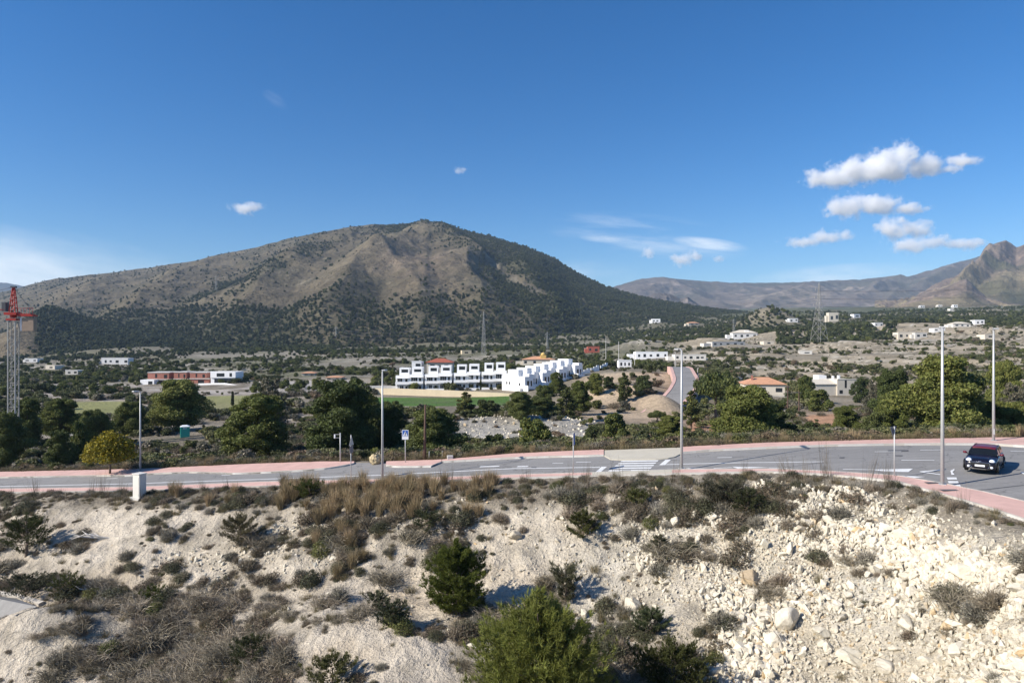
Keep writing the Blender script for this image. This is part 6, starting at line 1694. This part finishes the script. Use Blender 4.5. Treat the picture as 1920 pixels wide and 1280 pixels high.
dist[cl] = np.min(np.hypot(wx[cl][:, None]-sp_xy[None, :, 0], sy_[cl][:, None]-sp_xy[None, :, 1]), 1)
keepm &= dist > 5.6+hts*.4
for q in (wx, sy_): pass
K = np.where(keepm)[0]
print('mid plants', len(K), [int((zone[K] == z).sum()) for z in range(1, 7)])
drive = (sx_[K] > 660) & (sx_[K] < 726) & (zone[K] == 1)
K = K[~drive]
zk, xk, yk, zz, hk = zone[K], wx[K], sy_[K], wz[K], hts[K]
npk = len(K)
KM = [SHR[k] for k in ('dry_0','grey_0','green_0','bright_0','brown_0','straw_0','grass_0')]+MIDB+MIDT+FARP
hb_ = np.array([max(v.co.z for v in m.vertices) for m in KM])
r_ = rng.random(npk)
def ch(w):
    w = np.array(w, float); w /= w.sum(); return rng.choice(len(KM), npk, p=w)
#               dry grey grn brt brn str gra | b0 b1 b2 b3 b4 | t0 t1 t2 | f
kk = np.select([zk == 1, zk == 2, zk == 3, zk == 4, zk == 5, zk == 6],
  [ch([2,1.5,2,1,3,1.5,3, 1.5,.8,1,2,1, 0,0,0, 0,0,0]), ch([1,1,1,.5,1,.2,.5, 3,3,2,1.2,1, .2,.15,.15, 0,0,0]), ch([.5,.5,0,0,.3,0,0, 3,3,2,1,1, .5,.8,.8, 0,0,0]),
   ch([0,0,0,0,0,0,0, 2,4,2,.6,.3, .6,1.5,1, 0,0,0]), ch([0,0,0,0,0,0,0, 2,4,2,.5,.3, 1,2.5,2, 0,0,0]), ch([0,0,0,0,0,0,0, 0,0,0,0,0, .4,1,1, 2,3,2])])
big_t = (hk > 3.0) & (zk >= 5) & (zk < 6)
kk = np.where(big_t, rng.choice([12,13,13,14,14], npk), kk)
sc = hk/hb_[kk]
order = np.argsort(-(hk/yk)*(zk < 6)); named = order[:230]; rest = order[230:]
LM2 = [(20,860,'the red crane mast'),(140,830,'the red and white barrier'),(206,850,'the yellow street tree'),(347,810,'the teal portable toilet'),(265,860,'the leftmost lamp post'),(430,860,'the broad bright green pine'),(560,850,'the gap left of the largest dark pine'),(638,850,'the post with the side arm'),(700,860,'the yellowish boulder'),(760,850,'the blue crossing sign'),(800,850,'the brown wooden pole'),(880,850,'the small concrete block'),(1000,830,'the light green leafy bush'),(1075,830,'the narrow edge on sign'),(1150,830,'the bright green pine bush'),(1200,830,'the foot of the side road'),(1278,820,'the lamp post at the crossing'),(1400,820,'the big light green pine'),(1500,820,'the red earth cliff'),(1590,815,'the bushy pine before the cliff'),(1677,810,'the give way sign'),(1767,810,'the largest right hand pine'),(1863,810,'the farther right hand lamp post'),(1910,820,'the right edge of the road')]
for i in named:
    nm = KM[kk[i]].name
    green = 'bright' in nm or nm in ('mid_bush_0', 'mid_bush_4'); dry = any(t in nm for t in ('dry', 'grey', 'grass', 'straw', 'mid_bush_2'))
    brown = 'brown' in nm or nm == 'mid_bush_3'
    colr = 'dry greyish' if dry else 'reddish brown' if brown else 'light green' if green else 'dark green'
    where = 'on the far verge' if zk[i] == 1 else 'on open ground' if sx_[K][i] < 640 else 'in the ravine'
    o = link('scrub_bush', KM[kk[i]], None, None, (xk[i], yk[i], zz[i]-.06*hk[i]), rng.uniform(0, 6.28))
    s = sc[i]; o.scale = (s*rng.uniform(.9, 1.3), s*rng.uniform(.9, 1.3), s)
    tag(o, '%s scrub bush %s near %s' % (colr, where, near_lm(sx_[K][i], py_[K][i], LM2)), 'shrub', '%s bushes %s' % (colr, where))
m_ = len(rest); s_ = sc[rest]
scatter('valley_scrub', 'bushes and small trees scattered over the valley, terraces and plain', np.column_stack([xk[rest], yk[rest], zz[rest]-.05*hk[rest]]),
        np.column_stack([np.zeros(m_), np.zeros(m_), rng.uniform(0, 6.28, m_)]), np.column_stack([s_*rng.uniform(.9, 1.35, m_), s_*rng.uniform(.9, 1.35, m_), s_*rng.uniform(.9, 1.1, m_)]), kk[rest], KM)
# grass and litter along the far verge
gx = rng.uniform(-140, 2060, 5200); gyf = np.interp(gx, GP, YF); gy = gyf+.25+rng.uniform(0, 1, 5200)**1.5*7
ok = ~((gx > 662) & (gx < 724) & (gy < gyf+5)); gx, gy = gx[ok], gy[ok]; gX = (gx-CX)/F*gy
scat('verge_grass', 'rank dry grass along the far verge of the road', np.column_stack([gX, gy]), terr(gX, gy), {'grass_0': 2, 'grass_1': 2, 'grass_2': 2, 'brown_1': 1, 'straw_1': .5, 'brown_2': .6}, .35, 1.05)
M['ravine_stone'] = stone_mat('grey_ravine_rock', (0.44, 0.425, 0.39))
RST = []
for m in STN:
    m2 = m.copy(); m2.materials.clear(); m2.materials.append(M['ravine_stone']); RST.append(m2)
# loose pale rocks on the ravine edge
rx = rng.uniform(735, 1115, 1900); ry = rng.uniform(103, 137, 1900); rX = (rx-CX)/F*ry; n = len(rx); s_ = rng.uniform(.25, 1.15, n)**2.4*.6
scatter('ravine_rocks', 'broken white rock along the edge of the ravine', np.column_stack([rX, ry, terr(rX, ry)]), rng.uniform(0, 6.28, (n, 3)), np.column_stack([s_*1.3, s_, s_*.9]), rng.integers(0, len(STN), n), STN)

SCRB = [far_crown('hill_bush_%d' % i, 20, 4.2, 4.0, c, a, .4, 1.2) for i, (c, a) in enumerate((((0.10,0.10,0.05),(0.13,0.12,0.065)),((0.085,0.088,0.045),(0.12,0.112,0.06)),((0.12,0.11,0.06),(0.09,0.09,0.05))))]
# ------------------------------------------------------------------ woods on the hills (trees by the thousand: stuff)
def hill_trees(name, label, G, vegfn, n, smin, smax, gain=1.0, kinds=None):
    X, Y, Z, P, t, rel = G
    nr, nc = X.shape
    u = rng.uniform(0, nc-1.01, n); v = rng.uniform(0, nr-1.01, n)
    i, j = v.astype(int), u.astype(int); fi, fj = v-i, u-j
    def s_(A): return (A[i,j]*(1-fj)+A[i,j+1]*fj)*(1-fi)+(A[i+1,j]*(1-fj)+A[i+1,j+1]*fj)*fi
    x, y, z, p = s_(X), s_(Y), s_(Z), s_(np.broadcast_to(P, X.shape)); tt = t[i]*(1-fi)+t[i+1]*fi; r = s_(rel)
    ve = vegfn(p, tt, r, x, y)
    k = rng.random(n) < np.clip(ve*gain+.008, 0, 1)
    x, y, z = x[k], y[k], z[k]; m = len(x); s = rng.uniform(smin, smax, m)
    print(name, m)
    return scatter(name, label, np.column_stack([x, y, z-.3]), np.column_stack([np.zeros(m), np.zeros(m), rng.uniform(0, 6.28, m)]), np.column_stack([s, s, s*rng.uniform(.8, 1.15, m)]), rng.integers(0, 3, m), kinds or FARP)
hill_trees('hill_forest', 'pine woods and scattered pines over the big hill', MAIN, veg_main, 80000, .5, 1.2, 1.0)
hill_trees('hill_scrub', 'low scrub dotted over the slopes of the big hill', MAIN, lambda P, t, r, X, Y: .5+fbm(X/90, Y/90, 3, 291)*1.4, 40000, .12, .40, .9, SCRB)
hill_trees('knoll_forest', 'dense dark pine wood on the low knoll', KNOLL, veg_knoll, 7000, .7, 1.2, .9)

# ------------------------------------------------------------------ pines and notable plants on the bank
def needle_tree(key, w, h, shoots, L, wid, col, tip_col, shape):
    """a young pine of needle tufts: shoots spread over an uneven crown, each a brush of thin needles"""
    nb = max(26, shoots//42); per = shoots//nb; shoots = nb*per
    z0 = np.sort(rng.uniform(.0, .93, nb))**.9; a0 = np.arange(nb)*2.4+rng.uniform(-.6, .6, nb)
    R = w/2*shape(z0)*rng.uniform(.72, 1.18, nb)
    rise = rng.uniform(.25, .8, nb)
    t = rng.uniform(.12, 1, (nb, per))**.7
    aa = a0[:, None]+rng.normal(0, .34, (nb, per))*(1.15-t)
    rr = R[:, None]*t
    zz = z0[:, None]*h*.86+rr*rise[:, None]*t*.8+rng.normal(0, .05, (nb, per))*w*.5
    base = np.stack([np.cos(aa)*rr, np.sin(aa)*rr, np.clip(zz, .02*h, h*.98)], -1).reshape(-1, 3)
    lead = max(4, shoots//60)
    base[:lead] = np.stack([rng.normal(0, .02*w, lead), rng.normal(0, .02*w, lead), h*rng.uniform(.8, 1.0, lead)], 1)
    out = np.stack([np.cos(aa)*.75, np.sin(aa)*.75, .75+t*.55], -1).reshape(-1, 3)+rng.normal(0, .28, (shoots, 3)); out /= np.linalg.norm(out, axis=1)[:, None]
    lob = np.repeat(rng.uniform(.78, 1.2, nb), per)
    q = 11
    bb = np.repeat(base, q, 0)+np.repeat(out, q, 0)*rng.uniform(-.1, .22, (shoots*q, 1))*L*2
    dd = np.repeat(out, q, 0)+rng.normal(0, .5, (shoots*q, 3)); dd /= np.linalg.norm(dd, axis=1)[:, None]
    ln = L*rng.uniform(.7, 1.35, (shoots*q, 1))
    s = np.cross(dd, rng.normal(0, 1, dd.shape)); s /= np.linalg.norm(s, axis=1)[:, None]
    V = np.stack([bb-s*wid/2, bb+s*wid/2, bb+dd*ln], 1).reshape(-1, 3)
    Fs = np.arange(len(V)).reshape(-1, 3)
    c = np.repeat(np.array(col)[None]*rng.uniform(.75, 1.2, (shoots, 1))*lob[:, None], q*3, 0).reshape(-1, 3, 3)
    c[:, 2] = c[:, 2]*.55+np.array(tip_col)*.45
    me = mesh_np(key+'_crown', V, Fs, c.reshape(-1, 3)); me.materials.append(M['pine'])
    tm = MB(); tm.tube([(0,0,-.3),(.04*w,0,h*.45),(0,0,h*.92)], [.035*h,.022*h,.006*h], 7)
    for k in range(16):
        zz = .1+.75*k/16; a = k*2.4; r = w/2*float(shape(np.array([zz]))[0])*.75
        tm.tube([(0,0,h*zz*.85),(math.cos(a)*r*.5, math.sin(a)*r*.5, h*zz*.95),(math.cos(a)*r, math.sin(a)*r, h*min(.95, zz+.1))], [.012*h,.008*h,.003*h], 5)
    t = bpy.data.meshes.new(key+'_trunk'); t.from_pydata(tm.v, [], tm.f); t.update(); t.materials.append(M['bark'])
    return me, t
def plant_hero(key, px, py, top, wpx, label, shoots, L, wid, col, tipc, shape, Y=None, name='pine_tree', cat='tree'):
    b = hit(px, py) if Y is None else ground_at(px, Y)
    h = (CY-top)/F*b.y-b.z; w = pxm(wpx, b.y)
    cm, tm = needle_tree(key, w, h, shoots, L, wid, col, tipc, shape)
    e = empty(name, b, 0, label, cat)
    link('trunk', tm, None, e); link('crown', cm, None, e)
    return e
cone = lambda z: np.clip((1-z)*1.25, 0, 1)**.62*np.clip(.72+z*1.6, 0, 1)
plant_hero('near_pine', 1012, 0, 1108, 290, 'large bright green pine in the foreground at the bottom edge', 8200, .20, .026, (0.155,0.175,0.034), (0.31,0.30,0.085), cone, Y=25.0)
barrel = lambda z: np.clip((1-z)*1.9, 0, 1)**.55*np.clip(.85+z*.5, 0, 1)
plant_hero('bank_pine', 855, 1150, 1012, 116, 'dense dark green young pine on the bank with its shadow to the right', 7000, .15, .026, (0.10,0.122,0.020), (0.20,0.205,0.045), barrel)
upr = lambda z: .5+.6*np.sin(np.clip(z, 0, 1)*2.6)
plant_hero('upright_shrub', 1060, 1128, 1058, 66, 'upright grey green broom shrub on the bank right of the young pine', 700, .20, .018, (0.085,0.085,0.045), (0.13,0.13,0.07), lambda z: .45+.55*z, name='upright_shrub', cat='shrub')
plant_hero('left_juniper', 48, 1042, 962, 92, 'large dark green shrub at the left edge of the bank', 1500, .14, .026, (0.055,0.068,0.022), (0.095,0.10,0.035), lambda z: np.clip((1-z)*1.7, 0, 1)**.5, name='green_shrub', cat='shrub')
plant_hero('mid_shrub', 448, 1022, 965, 80, 'rounded olive shrub on the upper bank with straw at its left foot', 1300, .14, .022, (0.12,0.105,0.055), (0.17,0.15,0.08), lambda z: np.clip((1-z)*1.9, 0, 1)**.5, name='olive_shrub', cat='shrub')
plant_hero('corner_bush', 1262, 1290, 1212, 150, 'dark green bush at the bottom edge left of the rubble slope', 2200, .10, .03, (0.058,0.066,0.020), (0.11,0.11,0.03), lambda z: np.clip((1-z)*1.7, 0, 1)**.5, name='green_shrub', cat='shrub')
plant_hero('twin_bush', 1092, 1008, 955, 62, 'green shrub on the pale upper slope above the broom shrub', 900, .13, .024, (0.080,0.085,0.026), (0.13,0.13,0.04), lambda z: np.clip((1-z)*1.8, 0, 1)**.5, name='green_shrub', cat='shrub')
plant_hero('verge_bush', 1362, 948, 903, 110, 'grey green thicket on the crest right of centre', 1500, .15, .022, (0.095,0.09,0.058), (0.15,0.135,0.09), lambda z: np.clip((1-z)*1.9, 0, 1)**.45, name='thicket', cat='shrub')
plant_hero('kerb_bush', 578, 932, 903, 62, 'bright green bush at the pavement edge at the left end of the straw belt', 800, .12, .024, (0.07,0.085,0.02), (0.12,0.13,0.03), lambda z: np.clip((1-z)*1.9, 0, 1)**.5, name='green_shrub', cat='shrub')
RD = lambda z: np.clip((1-z)*1.8, 0, 1)**.5
for nm_, px, py, top, w_, sh, c_, t_, lab in (
  ('g1', 736, 1172, 1128, 70, 800, (0.075,0.085,0.045), (0.12,0.125,0.06), 'blue green cushion shrub on the pale slope left of the young pine'),
  ('g2', 706, 1142, 1108, 46, 500, (0.080,0.090,0.050), (0.13,0.13,0.07), 'small blue green shrub just above the cushion shrub left of the young pine'),
  ('g3', 287, 1128, 1098, 44, 500, (0.105,0.125,0.025), (0.19,0.19,0.05), 'bright green shrub among grey scrub at lower left'),
  ('g4', 130, 1118, 1070, 64, 700, (0.085,0.095,0.030), (0.14,0.14,0.05), 'olive green shrub beside the single bleached branch'),
  ('g5', 46, 1122, 1076, 96, 900, (0.055,0.062,0.035), (0.10,0.10,0.05), 'dark shrub above the corner of the lower asphalt yard'),
  ('g6', 1218, 1188, 1142, 72, 900, (0.060,0.078,0.035), (0.10,0.12,0.05), 'dark green shrub beside the smooth white boulder'),
  ('g7', 1236, 1040, 998, 34, 400, (0.100,0.100,0.055), (0.16,0.15,0.08), 'grassy grey green tuft below the rounded cream boulder'),
  ('g8', 620, 1290, 1228, 100, 1000, (0.120,0.120,0.040), (0.19,0.18,0.07), 'yellowish green shrub at the bottom edge left of the large pine'),
  ('g9', 470, 1250, 1190, 80, 800, (0.085,0.092,0.040), (0.14,0.14,0.06), 'olive shrub in the dark scrub at the lower left bottom'),
  ('h1', 1400, 962, 914, 70, 800, (0.070,0.080,0.035), (0.12,0.12,0.05), 'dark green shrub on the crest above the long white slab'),
  ('h2', 800, 1000, 952, 62, 700, (0.070,0.080,0.036), (0.12,0.12,0.055), 'dark green shrub below the straw belt near the young pine'),
  ('h3', 1195, 948, 918, 60, 600, (0.090,0.098,0.030), (0.15,0.15,0.05), 'yellow green shrub on the crest above the pale upper slope')):
    plant_hero(nm_, px, py, top, w_, lab, sh, .11, .022, c_, t_, RD, name='green_shrub', cat='shrub')
M['deadwood'] = mat('bleached_wood', (0.55,0.51,0.46), .9, .2, 4)
for px, py, L, lab in ((190,1012,2.6,'bleached dead branches lying on the left bank'),(178,1112,1.8,'single bleached branch among the shrubs at lower left')):
    b = hit(px, py); mb = MB()
    for k in range(9 if L > 2 else 3):
        a = rng.uniform(2.4, 3.5) if L > 2 else 2.3+.2*k; l = L*rng.uniform(.4, 1)
        p = [Vector((.1*k, 0, .12)), Vector((math.cos(a)*l*.5, rng.normal(0,.25), .25+rng.uniform(0,.25))), Vector((math.cos(a)*l, rng.normal(0,.4), rng.uniform(.1,.6)))]
        mb.tube(p, [.05,.035,.012], 5)
    mb.tube([(-.2,0,0),(.3,0,.15),(.8,.1,.05)], [.06,.07,.04], 6)
    tag(mb.build('dead_branch', M['deadwood'], None, False, b), lab, 'branch')
for i, (px, py, w, h, lab) in enumerate(((48,818,30,10,'pale heap of broken stone right of the crane foot'),(68,832,26,8,'pale stone slab heap left of the dark small pine'),(78,864,26,5,'flat white concrete slab on the verge below the crane'),(520,806,44,13,'pale rock ledge between the broad pine and the largest dark pine'))):
    b = hit(px, py, 70 if py > 850 else 80); s = pxm(1, b.y)
    o = link('stone_heap', STN[2], None, None, b, .3*i); o.scale = (w*s*.85, 2.2, h*s*2.1); tag(o, lab, 'stone')
# big named boulders of the rubble slope
def rock(px, py, wpx, hpx, label, tint=None, yaw=0.0, tilt=.25):
    b = hit(px, py); w = pxm(wpx, b.y)*.92; h = pxm(hpx, b.y)*.85
    bm = bmesh.new()
    pl_ = [(Vector(q), rng.uniform(.24, .42)) for q in sphere_pts(12)]
    for dd in sphere_pts(150):
        p_ = Vector(dd)*.5*rng.uniform(.97, 1.03)
        for nq_, dq in pl_:
            e_ = p_.dot(nq_)-dq
            if e_ > 0: p_ -= nq_*e_
        bm.verts.new(p_)
    bmesh.ops.convex_hull(bm, input=bm.verts)
    bmesh.ops.delete(bm, geom=[v for v in bm.verts if not v.link_faces], context='VERTS')
    bmesh.ops.bevel(bm, geom=bm.edges[:], offset=.02, segments=1, affect='EDGES')
    me = bpy.data.meshes.new('boulder'); bm.to_mesh(me); bm.free(); me.materials.append(M['stone'])
    o = link('boulder', me, None, None, b+Vector((0, 0, h*.25))); o.scale = (w, w*.8, h*1.1); o.rotation_euler = (tilt, rng.normal(0,.2), yaw)
    return tag(o, label, 'boulder')
for a in ((1405,1092,62,34,'long dark sided boulder high on the rubble slope',None,.5),(1478,1178,64,60,'largest pale boulder in the middle of the rubble slope',None,.4),(1452,1212,58,44,'brownish boulder below the largest pale boulder'),(1268,984,30,28,'rounded cream boulder on the shrubby crest left of the rubble slope'),(1184,1140,42,30,'smooth white boulder left of the rubble slope beside grey scrub'),(1775,1182,34,34,'pale squarish block at right of the rubble slope'),(1598,1238,64,30,'broad flat boulder low in the rubble slope'),(1546,1212,34,26,'tilted cream block just above the broad flat boulder'),(1650,1130,32,26,'block with a dark shadowed side on the upper right rubble'),(1640,1072,26,20,'orange tinted stone beside the dry scrub patch'),(1330,970,42,14,'long white slab at the top left of the rubble slope',None,-.4),(1300,975,16,30,'upright white slab at the left corner of the rubble slope'),(1700,1175,60,30,'wide cream boulder right of the centre of the rubble'),(1410,1120,40,30,'cream block under the long dark sided boulder'),(1660,1255,50,36,'pale boulder near the bottom edge of the rubble slope'),(1540,1190,46,26,'ochre flat stone right of the largest pale boulder'),(1265,1045,34,30,'tan boulder at the left border of the rubble slope'),(965,1010,30,26,'ochre boulder among grey scrub on the central bank')):
    rock(*a)

# ------------------------------------------------------------------ clouds: real volumes far beyond the haze
def cloud(label, Y, lobes, dens, thr, nscale, seed, thin=False):
    """lobes: (px, py, half width, half height) in photograph pixels at distance Y; depth is real"""
    k = Y/F
    L = [Vector(((a-CX)*k, 0, (CY-b)*k)) for a, b, c, d_ in lobes]
    R = [Vector((c*1.12*k, max(c*.6, d_*1.3)*k, d_*1.15*k)) for a, b, c, d_ in lobes]
    cen = sum(L, Vector())/len(L)
    bm = bmesh.new()
    for l, r in zip(L, R):
        for d_ in sphere_pts(60): bm.verts.new(l-cen+Vector((d_[0]*r.x, d_[1]*r.y, d_[2]*r.z))*1.22)
    bmesh.ops.convex_hull(bm, input=bm.verts)
    bmesh.ops.delete(bm, geom=[v for v in bm.verts if not v.link_faces], context='VERTS')
    me = bpy.data.meshes.new('cumulus_cloud'); bm.to_mesh(me); bm.free()
    m, nt, v = vol_mat('cloud_vapour', 0.0, (1,1,1), .0)
    co = N(nt, 'ShaderNodeTexCoord')
    def vm(op, a, b_=None):
        n = N(nt, 'ShaderNodeVectorMath', operation=op); nt.links.new(a, n.inputs[0])
        if b_ is not None: n.inputs[1].default_value = b_
        return n
    def mm(op, a, b_, clamp=False):
        n = N(nt, 'ShaderNodeMath', operation=op, use_clamp=clamp)
        for q, x in enumerate((a, b_)):
            if isinstance(x, (int, float)): n.inputs[q].default_value = x
            else: nt.links.new(x, n.inputs[q])
        return n.outputs[0]
    acc = None
    for l, r in zip(L, R):
        s1 = vm('SUBTRACT', co.outputs['Object'], tuple(l-cen)); s2 = vm('MULTIPLY', s1.outputs[0], (1/r.x, 1/r.y, 1/r.z)); ln = vm('LENGTH', s2.outputs[0])
        f = mm('SUBTRACT', 1.0, ln.outputs['Value'])
        acc = f if acc is None else mm('MAXIMUM', acc, f)
    nz = N(nt, 'ShaderNodeTexNoise'); nz.inputs['Scale'].default_value = nscale/k; nz.inputs['Detail'].default_value = 8; nz.inputs['Roughness'].default_value = .70
    of = vm('ADD', co.outputs['Object'], (seed*1000, seed*700, 0)); nt.links.new(of.outputs[0], nz.inputs['Vector'])
    x = mm('ADD', acc, mm('MULTIPLY', mm('SUBTRACT', nz.outputs[0], .5), 2.9))
    x = mm('MULTIPLY', mm('SUBTRACT', x, thr-.06), 1.7, True)
    nt.links.new(mm('MULTIPLY', x, dens*.7/k), v.inputs['Density'])
    m.cycles.volume_step_rate = .6
    o = link('cumulus_cloud', me, m, None, cen+Vector((0, Y, 0)))
    return tag(o, label, 'cloud')
cloud('largest white cloud, pointed at the top with a thin tail to the right', 6500, [(1560,334,60,20),(1610,322,62,26),(1660,310,58,34),(1690,294,32,30),(1735,310,48,22),(1805,302,38,14),(1780,318,34,10)], .16, .30, 1/26, 1.0)
cloud('second long white cloud right below the largest one', 7500, [(1590,388,50,24),(1640,384,60,20),(1700,392,46,12)], .14, .30, 1/22, 2.3)
cloud('rounded white cloud below the second long cloud', 8200, [(1675,428,36,22),(1715,428,36,18)], .14, .28, 1/20, 3.1)
cloud('lowest white cloud just left of the rocky peak', 9000, [(1705,460,46,16),(1745,452,38,18),(1810,458,46,12)], .12, .30, 1/20, 4.7)
cloud('white wispy cloud left of the rounded one above the range', 8600, [(1505,454,40,11),(1550,443,40,14),(1585,442,18,12)], .12, .30, 1/18, 5.2)
cloud('small white cloud low over the middle of the range', 9000, [(1278,486,26,14),(1300,480,20,13)], .13, .28, 1/16, 6.4)
cloud('tiny faint cloud left of the small low one', 9000, [(1217,474,15,12)], .10, .30, 1/14, 7.9)
cloud('tiny faint cloud right of the small low one', 9200, [(1346,486,18,8)], .07, .32, 1/14, 8.8)
cloud('small white cloud above the left slope of the hill', 7500, [(460,392,36,11),(474,390,20,12)], .12, .28, 1/16, 9.5)
cloud('tiny wisp of cloud alone above the hilltop', 7000, [(861,320,15,8)], .08, .30, 1/10, 10.2)
